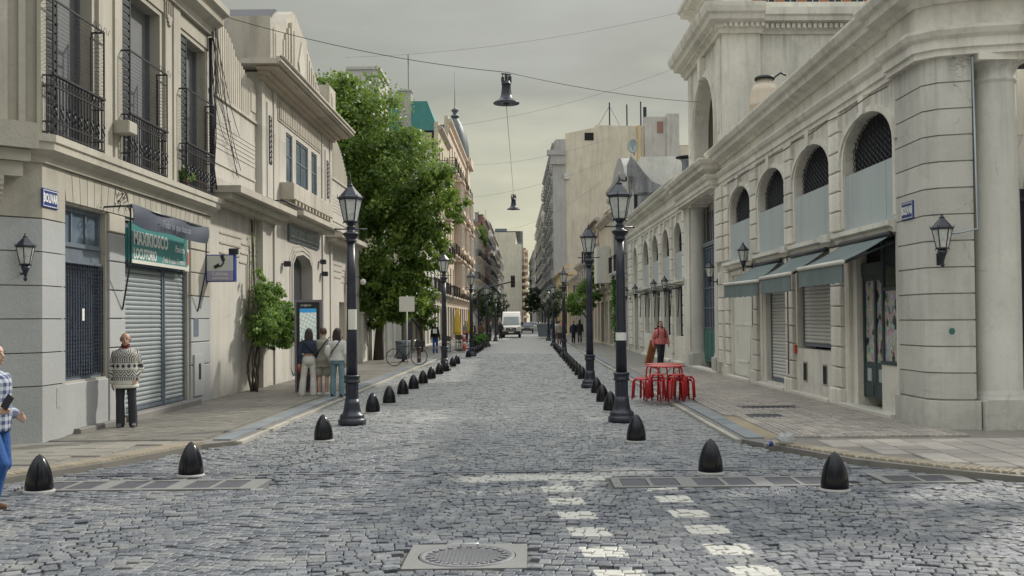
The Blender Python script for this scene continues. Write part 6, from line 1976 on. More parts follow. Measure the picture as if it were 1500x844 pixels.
for i, (lab, u0, u1, h, mt, st, by, shn, bl_) in enumerate(LFAR):
    r_, s_ = house('L', 'town_house', lab, u0, u1, h, M[mt], M['grey2'] if mt != 'grey2' else M['cream1'], st, by, seed=20 + i, shut=M[shn], balc=bl_)
    rr = random.Random(50 + i)
    for q in range(3): chimney(r_, 1, rr.uniform(u0 + 1, u1 - 1), rr.uniform(.8, 3), h - .9, rr.uniform(1.5, 3.2), rr.uniform(.5, 1.3), M['grey1'] if q else M['red1'])
    antenna(r_, 1, rr.uniform(u0, u1), 1.5, h, rr.uniform(2, 5))
t = thing('tall_block', 'tall pale yellow block with a blank party wall closing the left side', 'building', (0, 300, 0))
m = MB(); m.box(-14, -2.6, 0, 40, 0, 24); m.box(-14, -4.3, 0, 40, 24, 27.5); m.build('wall', M['party'], t)
m = MB(); m.box(-14, -3.0, -.0, 38, 27.55, 27.8); m.build('roof', M['roof'], t)
m = MB()
for k in range(10):
    for q in range(6): m.box(-2.6, -1.9, 1 + q * 6.2, 4.5 + q * 6.2, 3.2 + k * 2.1, 3.3 + k * 2.1); m.box(-2.0, -1.9, 1 + q * 6.2, 4.5 + q * 6.2, 3.3 + k * 2.1, 4.1 + k * 2.1)
m.build('balconies', M['cream1'], t, kind='stuff')
m = MB()
for k in range(10):
    for q in range(6): m.box(-2.62, -2.58, 1.4 + q * 6.2, 4.0 + q * 6.2, 3.5 + k * 2.1, 5.0 + k * 2.1)
m.build('windows', M['glass'], t, kind='stuff')
t = thing('glass_tower', 'dark blue glass tower rising behind the blank yellow wall', 'building', (0, 430, 0))
m = MB(); m.box(-12.5, -3.2, 0, 25, 0, 39); m.build('wall', M['glass_blue'], t)
m = MB()
for k in range(13): m.box(-12.6, -3.1, -.2, 0, 2 + k * 3, 2.35 + k * 3)
for k in range(7): m.box(-12.6 + k * 1.55, -12.5 + k * 1.55, -.15, 0, 0, 39)
m.box(-15, -10, 4, 20, 39, 40.5); m.build('floor_bands', M['frame_grey'], t)
t = thing('balcony_tower', 'narrow brown tower of stacked balconies at the end of the street', 'building', (0, 360, 0))
m = MB(); m.box(-6, -1.6, 0, 30, 0, 27); m.build('wall', M['red1'], t)
m = MB()
for k in range(11): m.box(-2.6, -1.0, -.8, 0, 2.4 + k * 2.3, 3.2 + k * 2.3); m.box(-1.6, -.9, 0, 28, 2.4 + k * 2.3, 3.2 + k * 2.3)
m.build('balconies', M['cream1'], t, kind='stuff')
t = thing('concrete_tower', 'plain concrete lift tower behind the tree top', 'building', (-11.6, 72, 0))
m = MB(); m.box(-1.2, 1.0, 0, 5, 0, 19.6); m.box(-1.3, 1.1, -.1, 5.1, 19.6, 19.8); m.build('wall', M['grey2'], t)

# ---- right side
r_, s_ = house('R', 'old_house', 'old grey house with a mottled side wall beyond the market', 57.2, 66.0, 9.8, M['grey2'], M['grey2'], 1, 3, seed=31, shut=M['brown_sh'], balc=.4, ground=4.4, side_mat=M['mottled'], win=(1.2, 2.5))
m = RB(); m.prism([(.02, 8.7), (.02, 10.5), (.2, 10.95), (.45, 10.7), (.9, 10.05), (1.4, 9.5), (2.0, 9.25), (8, 9.2), (8, 8.7)], 'x', 57.2, 57.6); m.build('stepped_side_wall', M['mottled'], r_)
m = RB(); m.prism([(57.5, 9.8), (65.5, 9.8), (64.6, 10.6), (62.4, 11.2), (61.0, 11.4), (59.6, 11.2), (58.4, 10.6)], 'y', -.1, .5); m.sweep([(57.4, -.1), (65.8, -.1)], [(0, 9.6), (.3, 9.75), (.34, 9.95), (0, 10.0)]); m.build('curved_pediment', M['grey1'], r_, fix=True)
m = RB(); m.box(57.3, 58.4, -.5, -.02, 6.9, 8.4); m.box(57.2, 58.5, -.6, -.02, 8.4, 8.65); m.build('cornice_blocks', M['grey2'], r_)
x_, y_ = rw(58.5, .55)
t = thing('satellite_dish', 'grey satellite dish on the mottled old house', 'satellite dish', (x_, y_, 11.3), rad(-25))
m = MB(); m.lathe([(.0, 0), (.17, .02), (.27, .06), (.33, .11), (.33, .12), (.26, .07), (.0, .01)], 20); m.v = [(a, -.1 - c, b * 1.25 + .4) for a, b, c in m.v]; m.build('dish', M['sheet'], t)
m = MB(); m.tube([(0, .0, -.1), (0, -.02, .4)], .03, 6); m.tube([(0, -.1, .1), (0, -.4, .4)], .015, 5); m.build('mount', M['iron'], t)
t = thing('roof_shed', 'rough whitewashed rooftop wall above the market roof', 'wall', (0, 66, 0))
m = MB(); m.box(7.2, 12.5, 0, 4, 6, 12.3); m.build('wall', M['rough_white'], t)
x_, y_ = rw(52.5, 2.5)
t = thing('roof_flue', 'galvanised flue pipe with a flat cap on the market roof', 'flue', (x_, y_, 7.05))
m = MB(); m.lathe([(.28, 0), (.24, .2), (.24, 2.85), (.30, 2.86), (.30, 2.96)], 16); m.build('pipe', M['galv'], t); m = MB(); m.lathe([(.56, 3.02), (.56, 3.08), (.1, 3.18)], 16); m.tube([(.2, 0, 2.9), (.2, 0, 3.05)], .02, 4); m.tube([(-.2, 0, 2.9), (-.2, 0, 3.05)], .02, 4); m.build('cap', M['black_plastic'], t)
r_, s_ = house('R', 'town_house', 'cream low house with a boxed bay, behind the ivy', 66.0, 75.0, 9.0, M['cream1'], M['deco_trim'], 1, 3, seed=32, shut=M['brown_sh'], balc=.3)
m = RB(); m.box(67.0, 69.4, -.9, 0, 4.2, 6.6); m.build('bay_box', M['white1'], r_)
r_, s_ = house('R', 'town_house', 'brownish house with a pitched tile roof past the ivy', 75.0, 86.0, 9.6, M['pinkstone'], M['grey1'], 2, 4, seed=33, shut=M['green_sh'], balc=.6)
m = RB(); m.prism([(-.5, 9.0), (6, 9.0), (2.6, 11.2)], 'x', 75.2, 85.8); m.build('tile_roof', M['red1'], r_)
r_, s_ = house('R', 'town_house', 'low grey house with wall shutters beside the street trees', 86.0, 100.0, 7.2, M['grey2'], M['grey2'], 1, 5, seed=34, shut=M['navy_sh'], balc=.3)
r_, s_ = house('R', 'town_house', 'last low house before the side street', 100.0, 116.0, 6.4, M['cream1'], M['grey2'], 1, 5, seed=35, shut=M['brown_sh'], balc=.2, ground=3.6)
r_, s_ = house('R', 'corner_house', 'ochre yellow corner house below the tall blank wall', 128.0, 145.5, 8.2, M['ochre'], M['ochre'], 1, 6, seed=36, shut=M['brown_sh'], balc=.2, win=(1.1, 2.0))
m = RB(); m.box(127.8, 128.0, .3, 12, 4.0, 4.3); m.box(127.75, 128.0, .3, 12, 7.5, 7.8); m.build('side_cornice', M['ochre'], r_)
for d in (1.2, 4.2): m = RB(); m.box(127.95, 128.0, d, d + .9, 4.6, 6.2); m.build('window', M['dark'], r_)
m = RB()
for k in range(9): m.box(127.9, 128.3, .4 + k * 1.1, .9 + k * 1.1, 8.2, 8.7)
m.build('roof_balusters', M['ochre'], r_)
# tall block with the blank party wall
r_, s_ = house('R', 'tall_block', 'tall block with a huge blank stained side wall', 146.0, 190.0, 27.4, M['grey2'], M['party_grey'], 8, 9, seed=37, shut=M['brown_sh'], balc=.9, depth=24, side_mat=M['party'], win=(1.4, 2.0))
m = RB(); m.prism([(1.55, 0), (1.55, 28.3), (5.6, 29.1), (6.0, 29.5), (12.8, 29.3), (12.8, 0)], 'x', 145.6, 145.95); pw_ = m.build('party_wall', M['party'], r_)
m = RB(); m.box(145.5, 145.95, -.3, 1.54, 0, 23.9); m.box(145.2, 146, -.6, 1.54, 23.9, 25.2); m.box(145.0, 146, -1.1, 1.54, 25.2, 25.9); m.box(145.6, 147, .2, 1.54, 25.9, 27.5); m.build('grey_pilaster', M['party_grey'], r_)
m = RB(); m.box(145.55, 145.62, 4.3, 5.6, 27.3, 28.4); m.build('wall_opening', M['dark'], pw_)
m = RB(); m.box(145.4, 147, 12.85, 16.2, 20, 30.6); m.box(145.2, 147, 16.0, 17.8, 20, 31.0); m.build('stair_tower', M['grey2'], r_)
m = RB(); m.box(145.3, 145.39, 14.7, 15.5, 28.3, 29.9); m.build('red_window', M['red1'], r_)
m = RB()
for d, z1 in ((8.0, 32.9), (10.5, 32.6), (12.5, 33.0), (13.1, 32.2)): m.tube([(146.5, d, 28.5), (146.5, d, z1)], .10 if d < 13 else .25, 6, False)
m.tube([(146.5, 8.0, 32.4), (146.5, 6.2, 29.3)], .03, 4, False); m.tube([(146.5, 8.0, 32.4), (146.5, 9.6, 29.3)], .03, 4, False)
m.build('masts', M['iron'], r_)
m = RB(); m.box(145.3, 146, 11.9, 12.3, 0, 29.4); m.build('downpipe', M['ochre'], r_)
m = RB(); m.box(145.25, 145.6, 1.3, 2.1, 21.8, 22.6); m.build('air_conditioner', M['slat_grey'], r_)
r_, s_ = house('R', 'apartment_block', 'far apartment block with white balconies past the tall wall', 192.0, 240.0, 24, M['white1'], M['white1'], 7, 9, seed=38, shut=M['brown_sh'], balc=1.0, win=(1.5, 2.0))
r_, s_ = house('R', 'apartment_block', 'farthest dim row of flats on the market side', 262.0, 330.0, 20, M['grey1'], M['grey2'], 6, 9, seed=39, shut=None, balc=.8, win=(1.5, 2.0))
t = thing('glass_tower', 'slim pale blue tower far away on the market side', 'building', (0, 420, 0))
m = MB(); m.box(4.6, 9.0, 0, 15, 0, 29); m.build('wall', M['glass_blue'], t)
m = MB()
for k in range(10): m.box(4.5, 9.1, -.2, 0, 1 + k * 3, 1.6 + k * 3)
m.build('floor_bands', M['white1'], t)
# orange brick flats high behind the pavilion
t = thing('brick_flats', 'orange brick flats rising behind the market pavilion', 'building', (0, 80, 0))
m = MB(); m.wall(15.6, 27, 0, 40, 0, .4, [(16.6 + k * 1.75, 17.7 + k * 1.75, 26.1, 27.9) for k in range(6)]); m.box(15.6, 27, .45, 12, 0, 40); m.build('wall', M['brick_orange'], t)
for k in range(6):
    o = window_unit(t, 1, 17.15 + k * 1.75, 26.1, 1.1, 1.8, .2, None)
m = MB(); m.box(15.5, 27.1, -.15, 0, 25.6, 25.95); m.build('floor_band', M['white1'], t)

# ---- vehicles
t = thing('delivery_van', 'white delivery van with a high roof driving towards us', 'van', (-2.05, 104, 0), 0)
m = MB()
prof = [(-.0, .38), (-.02, .95), (.08, 1.12), (.75, 1.28), (1.35, 2.18), (1.75, 2.55), (2.3, 2.68), (5.6, 2.70), (5.75, 2.5), (5.8, .45)]
def van_sec(w0):
    return None
n = len(prof)
rings = []
for x, k in ((-1.0, 0.0), (-.97, .0), (-.80, 1.0), (.80, 1.0), (.97, .0), (1.0, 0.0)):
    pass
vs = []
for (xx, inset) in ((-1.0, .10), (-.93, .0), (.93, .0), (1.0, .10)):
    for (y, z) in prof:
        taper = 1 - .10 * max(0, (z - 1.2) / 1.5)
        yy = y + (inset * .8 if y < 3 else -inset * .5)
        vs.append((xx * taper, yy, z - (inset * .5 if z > 1 else -inset * .2)))
fs = [(r * n + i, r * n + (i + 1) % n, (r + 1) * n + (i + 1) % n, (r + 1) * n + i) for r in range(3) for i in range(n)] + [tuple(range(n)), tuple(3 * n + i for i in range(n))]
m.add(vs, fs); body = m.build('body', M['van_white'], t, fix=True)
m = MB()
q = lambda f, x: (x * (1 - .10 * (f * .9 + .1) / 1.5 * 1.0), .75 + .60 * f - .035, 1.28 + .90 * f + .02)
m.add([q(.05, -.84), q(.05, .84), q(.93, .78), q(.93, -.78)], [(0, 1, 2, 3)])
m.add([(a, b + .02, c) for a, b, c in [q(.05, -.84), q(.05, .84), q(.93, .78), q(.93, -.78)]], [(3, 2, 1, 0)])
m.build('windscreen', mat_glass('van_glass', (0.16, 0.20, 0.21), .1), body)
m = MB(); m.bbox(-.52, .52, -.06, .05, .72, 1.04, .03); gr = m.build('grille', M['black_plastic'], body)
m = MB()
for k in range(4): m.box(-.48, .48, -.075, -.061, .76 + k * .07, .78 + k * .07)
m.ball((0, -.07, .93), (.12, .02, .05), 12, 6); m.build('grille_bars', M['chrome'], gr)
m = MB(); m.bbox(-.97, .97, -.10, .2, .32, .68, .05); bp = m.build('bumper', M['black_plastic'], t)
m = MB(); m.box(-.26, .26, -.115, -.101, .50, .62); m.build('number_plate', M['white'], bp)
for sx in (-1, 1):
    m = MB(); m.prism([(sx * .55, .86), (sx * .93, .90), (sx * .95, 1.16), (sx * .62, 1.06)], 'y', -.05, .12); m.build('headlight', M['lens'], t)
    m = MB(); m.bbox(sx * 1.02, sx * 1.24, .95, 1.10, 1.25, 1.62, .03); m.box(sx * .95, sx * 1.1, 1.0, 1.06, 1.35, 1.4); m.build('mirror', M['black_plastic'], t)
    for yy in (1.0, 4.6):
        m = MB(); m.lathe([(.20, -.12), (.33, -.12), (.36, -.08), (.36, .08), (.33, .12), (.20, .12)], 20); m.v = [(c + sx * .84, b + yy, a + .36) for a, b, c in m.v]; w = m.build('wheel', M['rubber'], t)
        m = MB(); m.lathe([(.0, -.10), (.2, -.11), (.2, .11), (.0, .10)], 14); m.v = [(c + sx * .84, b + yy, a + .36) for a, b, c in m.v]; m.build('rim', M['chrome'], w)
def car(label, x, y, rz, mat, grp='parked cars up the street'):
    t = thing('car', label, 'car', (x, y, 0), rz, grp)
    m = MB()
    pr_ = [(0, .35), (0, .75), (.9, .88), (1.5, 1.42), (3.1, 1.46), (3.9, .95), (4.2, .85), (4.2, .35)]
    n = len(pr_); vs = []
    for (xx, ins) in ((-.85, .06), (-.80, 0), (.80, 0), (.85, .06)):
        for (yy, z) in pr_: tp = 1 - .22 * max(0, (z - .9) / .6); vs.append((xx * tp, yy, z - ins * .4 if z > .5 else z))
    fs = [(r * n + i, r * n + (i + 1) % n, (r + 1) * n + (i + 1) % n, (r + 1) * n + i) for r in range(3) for i in range(n)] + [tuple(range(n)), tuple(3 * n + i for i in range(n))]
    m.add(vs, fs); b = m.build('body', mat, t, fix=True)
    m = MB(); m.add([(-.66, .98, .95), (.66, .98, .95), (.58, 1.42, 1.37), (-.58, 1.42, 1.37)], [(0, 1, 2, 3)]); m.v = [(a, b_ - .03, c + .02) for a, b_, c in m.v]
    m.box(-.80, .80, 1.65, 2.9, .98, 1.34); m.build('windows', M['glass'], b)
    for sx in (-1, 1):
        m = MB(); m.bbox(sx * .42, sx * .76, -.03, .1, .62, .76, .02); m.build('headlight', M['lens'], t)
        for yy in (.75, 3.35):
            m = MB(); m.lathe([(.0, -.1), (.3, -.1), (.32, -.06), (.32, .06), (.3, .1), (.0, .1)], 16); m.v = [(c + sx * .74, b_ + yy, a + .32) for a, b_, c in m.v]; m.build('wheel', M['rubber'], t)
car('dark blue car right behind the white van', -.55, 136, rad(0), M['car_dark'])
car('small white car far up the street beyond the van', .35, 165, 0, M['van_white'])
car('white car at the far kerb past the crowd', 1.9, 150, 0, M['van_white'])

# ---- traffic signal on an arm
t = thing('traffic_light', 'dark traffic light hung from a long arm beyond the second left lantern', 'traffic light', (-4.4, 86, 0))
m = MB(); m.tube([(0, 0, 0), (0, 0, 4.2), (.4, 0, 4.5), (2.9, 0, 5.05)], [.1, .09, .07, .05], 8); m.build('pole', M['iron'], t)
m = MB(); m.bbox(2.72, 3.08, -.2, .12, 4.55, 5.55, .03); hd = m.build('signal_head', M['black_plastic'], t)
for k, mm in enumerate(('dgreen', 'yellow', 'red')):
    m = MB(); m.lathe([(.12, 0), (.0, .03)], 12); m.v = [(a + 2.9, -.205 - c, b + 4.75 + k * .3) for a, b, c in m.v]; m.build('lens', M['black_plastic'], hd)

# ---- cafe clutter on the left pavement and a barrier wall by the crowd on the right
def parasol(label, x, y, lean):
    t = thing('closed_parasol', label, 'parasol', (x, y, PZ + .02), 0, 'closed yellow parasols')
    m = MB(); m.tube([(0, 0, 0), (lean * .3, 0, 2.5)], .025, 6); m.lathe([(.25, 0), (.25, .06), (.05, .08)], 12); m.build('pole', M['iron'], t)
    m = MB(); m.lathe([(.03, 2.45), (.10, 2.3), (.20, 1.5), (.24, 1.1), (.19, .95)], 9, (lean * .22, 0, 0), smooth=False); m.build('canvas', M['yellow'], t)
parasol('tilted closed yellow parasol by the red and white cone', -4.0, 58.5, -1.0)
parasol('upright closed yellow parasol behind the third lantern post', -3.75, 62.5, 0.1)
t = thing('traffic_cone', 'tall red and white banded cone on the cafe pavement', 'cone', (-3.88, 59.4, PZ))
m = MB(); m.lathe([(.10, .04), (.085, .40)], 14); m.lathe([(.082, .52), (.07, .80)], 14); m.lathe([(.068, .92), (.05, 1.15)], 14); m.build('red_bands', M['cone_red'], t)
m = MB(); m.lathe([(.086, .40), (.082, .52)], 14); m.lathe([(.07, .80), (.068, .92)], 14); m.box(-.2, .2, -.2, .2, 0, .04); m.build('white_bands', M['white'], t)
def cafe_set(label, x, y, chairs):
    t = thing('cafe_table', label, 'table', (x, y, PZ + .02), 0, 'dark cafe tables on the left pavement')
    m = MB(); m.box(-.35, .35, -.35, .35, .71, .74); m.build('table_top', M['bark'], t); m = MB(); m.tube([(0, 0, .02), (0, 0, .71)], .03, 6); m.lathe([(.25, 0), (.25, .02), (.03, .05)], 12); m.build('pedestal', M['iron'], t)
def cafe_chair(label, x, y, rz):
    t = thing('cafe_chair', label, 'chair', (x, y, PZ + .02), rz, 'dark cafe chairs on the left pavement')
    m = MB(); m.box(-.2, .2, -.2, .2, .43, .46); m.build('seat', M['bark'], t)
    m = MB(); m.box(-.19, .19, .18, .21, .62, .88); m.build('backrest', M['bark'], t)
    for a in (-.18, .18):
        m = MB(); m.tube([(a, .19, 0), (a, .19, .88)], .015, 5); m.build('leg', M['iron'], t)
        m = MB(); m.tube([(a, -.18, 0), (a, -.18, .43)], .015, 5); m.build('leg', M['iron'], t)
for i, (x, y) in enumerate(((-4.75, 57.5), (-4.35, 61.5), (-3.55, 66.0))):
    nm = ['nearest the backpacker', 'beside the cone', 'by the third lantern post'][i]
    cafe_set(f'small dark cafe table {nm}', x, y, 2)
    cafe_chair(f'dark cafe chair on the near side of the table {nm}', x + .1, y - .75, rad(185))
    cafe_chair(f'dark cafe chair on the far side of the table {nm}', x - .1, y + .75, rad(5))
t = thing('shop_canopy', 'cream canvas canopy over the cafe front', 'awning', (FACE_L, 0, 0), PI / 2)
m = MB(); m.add([(63.5, 0, 3.5), (69.5, 0, 3.5), (69.5, -1.7, 2.75), (63.5, -1.7, 2.75)], [(0, 1, 2, 3)]); m.add([(63.5, -1.7, 2.75), (69.5, -1.7, 2.75), (69.5, -1.7, 2.5), (63.5, -1.7, 2.5)], [(0, 1, 2, 3)]); m.v = m.v; cp = m.build('canvas', M['canvas'], t)
m = MB(); m.tube([(63.6, 0, 3.0), (63.6, -1.65, 2.72)], .02, 5); m.tube([(69.4, 0, 3.0), (69.4, -1.65, 2.72)], .02, 5); m.build('arms', M['iron'], t)
t = thing('skip_container', 'grey waste container by the kerb near the far crowd', 'container', (1.55, 100, 0))
m = MB(); m.prism([(-.85, .15), (.85, .15), (1.0, 1.35), (-1.0, 1.35)], 'y', 0, 1.8); m.build('tub', M['frame_grey'], t); m = MB(); m.box(-1.05, 1.05, -.05, 1.85, 1.35, 1.45); m.build('lid', M['concrete'], t)
# ------------------------------------------------------------------ people
def remesh(mb, name, mat, parent, voxel, smooth=3):
    me = mb.mesh(name + '_src')
    tmp = bpy.data.objects.new('tmp', me)
    COL.objects.link(tmp)
    md = tmp.modifiers.new('r', 'REMESH'); md.mode = 'VOXEL'; md.voxel_size = voxel; md.use_smooth_shade = True
    sm = tmp.modifiers.new('s', 'SMOOTH'); sm.factor = .5; sm.iterations = smooth
    dg = bpy.context.evaluated_depsgraph_get()
    out = bpy.data.meshes.new_from_object(tmp.evaluated_get(dg))
    out.name = name
    bpy.data.objects.remove(tmp); bpy.data.meshes.remove(me)
    out.materials.clear(); out.materials.append(mat)
    for p in out.polygons: p.use_smooth = True
    return link(name, out, parent)
def limb(m, pts, rs, n=10):
    m.tube(pts, rs, n)
    for p, r in zip(pts, rs): m.ball(p, r, n, 7)
def rings(m, L, n=18):
    """L: (z, rx, ry, cx, cy)"""
    vs = [(cx + rx * math.cos(2 * PI * k / n), cy + ry * math.sin(2 * PI * k / n), z) for (z, rx, ry, cx, cy) in L for k in range(n)]
    fs = [(i * n + k, i * n + (k + 1) % n, (i + 1) * n + (k + 1) % n, (i + 1) * n + k) for i in range(len(L) - 1) for k in range(n)]
    fs += [tuple(range(n))[::-1], tuple((len(L) - 1) * n + k for k in range(n))]
    m.add(vs, fs, True)
def hand(m, wrist, d, palm_n, s=1.0, curl=.5, side=1):
    """palm, four unequal curled fingers, thumb from the side; d: pointing direction"""
    d = Vector(d).normalized(); pn = Vector(palm_n); pn = (pn - d * pn.dot(d)).normalized(); w = d.cross(pn) * side
    wr = Vector(wrist)
    for q in range(4):
        a = wr + d * (.02 + .018 * q) * s; 
        for e in (-1.2, 0, 1.2): m.ball(a + w * .020 * e * s, .0165 * s, 8, 6)
    for k, (off, L) in enumerate(((-.030, .070), (-.010, .082), (.010, .078), (.029, .060))):
        p0 = wr + d * .078 * s + w * off * s
        p1 = p0 + (d * math.cos(curl * .5) + pn * math.sin(curl * .5)) * L * .42 * s
        p2 = p1 + (d * math.cos(curl * 1.2) + pn * math.sin(curl * 1.2)) * L * .33 * s
        p3 = p2 + (d * math.cos(curl * 1.8) + pn * math.sin(curl * 1.8)) * L * .25 * s
        limb(m, [p0, p1, p2, p3], [.0098 * s, .009 * s, .0082 * s, .007 * s], 7)
    p0 = wr + d * .028 * s - w * .024 * s
    p1 = p0 + (d * .6 - w * .7 + pn * .3).normalized() * .036 * s
    p2 = p1 + (d * .9 - w * .1 + pn * .3).normalized() * .030 * s
    limb(m, [p0, p1, p2], [.012 * s, .0105 * s, .0085 * s], 7)

def person(label, loc, rz, H=1.68, skin='skin', top=None, bottom=None, shoes=None, hair=('hair_dark', 'short'), arms=None, legs=None, female=False, top_z=(.80, 1.0), sleeve=1.0, leg_len=1.0, flare=0.0, wide=1.0, voxel=.0125, lean=0.0, slump=0.0, shf=1.0, head_turn=0.0, bare_waist=False, skirt=None, loose=0.0, face=True, group=None, cat='person'):
    """standing figure facing local -y; arms/legs: joint offsets in metres for a 1.68 m body"""
    t = thing('person', label, cat, loc, rz, group)
    k = H / 1.68
    S = lambda p: (p[0] * k, p[1] * k, p[2] * k)
    shw = .172 if female else .182
    hip = .086
    A = arms or {}
    L = legs or {}
    Lsh, Rsh = (-shw * wide * shf, 0.01, 1.325 - slump), (shw * wide * shf, 0.01, 1.325 - slump)
    def arm(side):
        sh = Rsh if side > 0 else Lsh
        e = A.get('re' if side > 0 else 'le', (side * .055, .03, -.285)); w = A.get('rw' if side > 0 else 'lw', (side * .015, -.06, -.245))
        el = tuple(sh[i] + e[i] for i in range(3)); wr = tuple(el[i] + w[i] for i in range(3))
        return sh, el, wr
    def leg(side):
        h = (side * hip, .0, .86)
        kn = L.get('rk' if side > 0 else 'lk', (side * .01, -.01, -.40)); an = L.get('ra' if side > 0 else 'la', (0.0, .03, -.385))
        kp = tuple(h[i] + kn[i] for i in range(3)); ap = tuple(kp[i] + an[i] for i in range(3))
        return h, kp, ap
    lz = lambda z: lean * max(0, z - .9)
    m = MB()
    torso = [(.80, .145, .10, 0, 0), (.88, .165 if female else .158, .115, 0, .01), (.98, .145 if female else .152, .105, 0, .0), (1.08, .125 if female else .145, .10, 0, -.005), (1.20, .145 if female else .158, .112, 0, 0), (1.29 - slump * .5, .160, .115, 0, 0), (1.35 - slump * .6, .132, .098, 0, .005), (1.395 - slump * .5, .090, .078, 0, .01), (1.45 - slump * .5, .056, .058, 0, .01)]
    rings(m, [(z * k, rx * k * wide, ry * k * wide, cx * k, (cy - lz(z)) * k) for z, rx, ry, cx, cy in torso])
    hy = -lz(1.5)
    limb(m, [S((0, .01 + hy, 1.42 - slump)), S((0, -.005 - slump * .5 + hy, 1.50 - slump))], [.058 * k, .052 * k])
    R = Matrix.Rotation(head_turn, 3, 'Z')
    hc = Vector(S((0, -.02 - slump * .6 + hy, 1.575 - slump)))
    m.ball(hc + R @ Vector((0, .01, .015)) * k, (.078 * k, .092 * k, .100 * k), 14, 12, R)
    m.ball(hc + R @ Vector((0, -.028, -.050)) * k, (.058 * k, .062 * k, .062 * k), 12, 10, R)
    m.ball(hc + R @ Vector((0, -.050, -.090)) * k, (.030 * k, .026 * k, .022 * k), 10, 8, R)
    limb(m, [hc + R @ Vector((0, -.080, .010)) * k, hc + R @ Vector((0, -.102, -.022)) * k], [.010 * k, .015 * k], 8)
    m.ball(hc + R @ Vector((0, -.083, -.055)) * k, (.024 * k, .010 * k, .009 * k), 8, 6, R)
    for s in (-1, 1): m.ball(hc + R @ Vector((s * .080, .012, -.012)) * k, (.012 * k, .022 * k, .032 * k), 8, 8, R)
    for s in (-1, 1):
        sh, el, wr = arm(s)
        sh, el, wr = [tuple((p[0], p[1] - lz(1.385), p[2])) for p in (sh, el, wr)]
        limb(m, [S(sh), S(el), S(wr)], [.050 * k, .040 * k, .027 * k])
        d = Vector(wr) - Vector(el)
        hand(m, S(wr), d, A.get('rp' if s > 0 else 'lp', (-s * .9, -.3, 0)), k, .45, s)
        h, kp, ap = leg(s)
        limb(m, [S(h), S(kp), S((kp[0] * .5 + ap[0] * .5, kp[1] * .5 + ap[1] * .5 + .02, kp[2] * .6 + ap[2] * .4)), S(ap)], [.080 * k, .055 * k, .054 * k, .036 * k])
        limb(m, [S((ap[0], ap[1] + .03, ap[2] - .035)), S((ap[0] + s * .015, ap[1] - .10, ap[2] - .048)), S((ap[0] + s * .02, ap[1] - .16, ap[2] - .052))], [.034 * k, .032 * k, .022 * k], 8)
    body = remesh(m, 'body', M[skin], t, voxel, 2)
    if face:
        for s in (-1, 1):
            m = MB(); m.ball(hc + R @ Vector((s * .030, -.081, .008)) * k, (.011 * k, .007 * k, .007 * k), 8, 6, R); m.build('eye', M['ink'], t)
            m = MB(); m.tube([hc + R @ Vector((s * .048, -.078, .026)) * k, hc + R @ Vector((s * .030, -.090, .032)) * k, hc + R @ Vector((s * .014, -.090, .027)) * k], .0042 * k, 5); m.build('eyebrow', M[hair[0]], t)
        m = MB(); m.ball(hc + R @ Vector((0, -.0925, -.056)) * k, (.020 * k, .004 * k, .004 * k), 8, 5, R); m.build('mouth', mat_flat('lips', (.22, .09, .075)) if 'lips' not in M else M['lips'], t)
    # clothes
    if top is not None:
        m = MB(); lo = top_z[0]; g = .016 + loose
        prof = [(z, rx + g, ry + g + .004, cx, cy) for z, rx, ry, cx, cy in torso if z > lo + .03 and z < 1.36]
        pz = np.interp(lo, [q[0] for q in torso], [q[1] for q in torso]); py = np.interp(lo, [q[0] for q in torso], [q[2] for q in torso])
        prof = [(lo, float(pz) + g + .004 + flare * .3, float(py) + g + .006 + flare * .2, 0, 0)] + prof + [(1.40 - slump * .5, .098, .085, 0, .01), (1.45 - slump * .5, .068, .066, 0, .01)]
        rings(m, [(z * k, rx * k * wide, ry * k * wide, cx * k, (cy - lz(z)) * k) for z, rx, ry, cx, cy in prof])
        for s in (-1, 1):
            sh, el, wr = [Vector((p[0], p[1] - lz(1.385), p[2])) for p in arm(s)]
            limb(m, [S((0, .01 - lz(1.4), 1.385 - slump * .5)), S(sh)], [.055 * k, .054 * k])
            if sleeve > .6:
                e = el.lerp(wr, min(1, (sleeve - .5) * 2) * .93)
                limb(m, [S(sh), S(el), S(e)], [(.054 + loose * .3) * k, (.050 + loose * .6) * k, (.040 + loose * .5) * k])
            elif sleeve > 0:
                limb(m, [S(sh), S(sh.lerp(el, sleeve * 2 * .9))], [.060 * k, .056 * k])
        remesh(m, 'top', top, t, voxel * 1.1, 3)
    if bottom is not None:
        m = MB()
        rings(m, [(z * k, (rx + .012) * k * wide, (ry + .014) * k * wide, 0, cy * k) for z, rx, ry, cx, cy in [(.79, .150, .105, 0, .005), (.86, .163, .115, 0, .012), (.93, .155, .112, 0, .008), (1.0 if not bare_waist else .99, .142, .104, 0, 0)]])
        for s in (-1, 1):
            h, kp, ap = [Vector(p) for p in leg(s)]
            if leg_len >= .99:
                end = Vector((ap.x, ap.y, ap.z - .03)); mid = kp.lerp(end, .5) + Vector((0, .012, 0))
                limb(m, [S(h), S(kp), S(mid), S(end)], [.093 * k, (.068 + flare * .3) * k, (.066 + flare * .7) * k, (.058 + flare) * k])
            else:
                limb(m, [S(h), S(h.lerp(kp, leg_len * 2 * .95))], [.095 * k, (.085 + flare) * k])
        remesh(m, 'trousers' if leg_len > .9 else 'shorts', bottom, t, voxel * 1.1, 3)
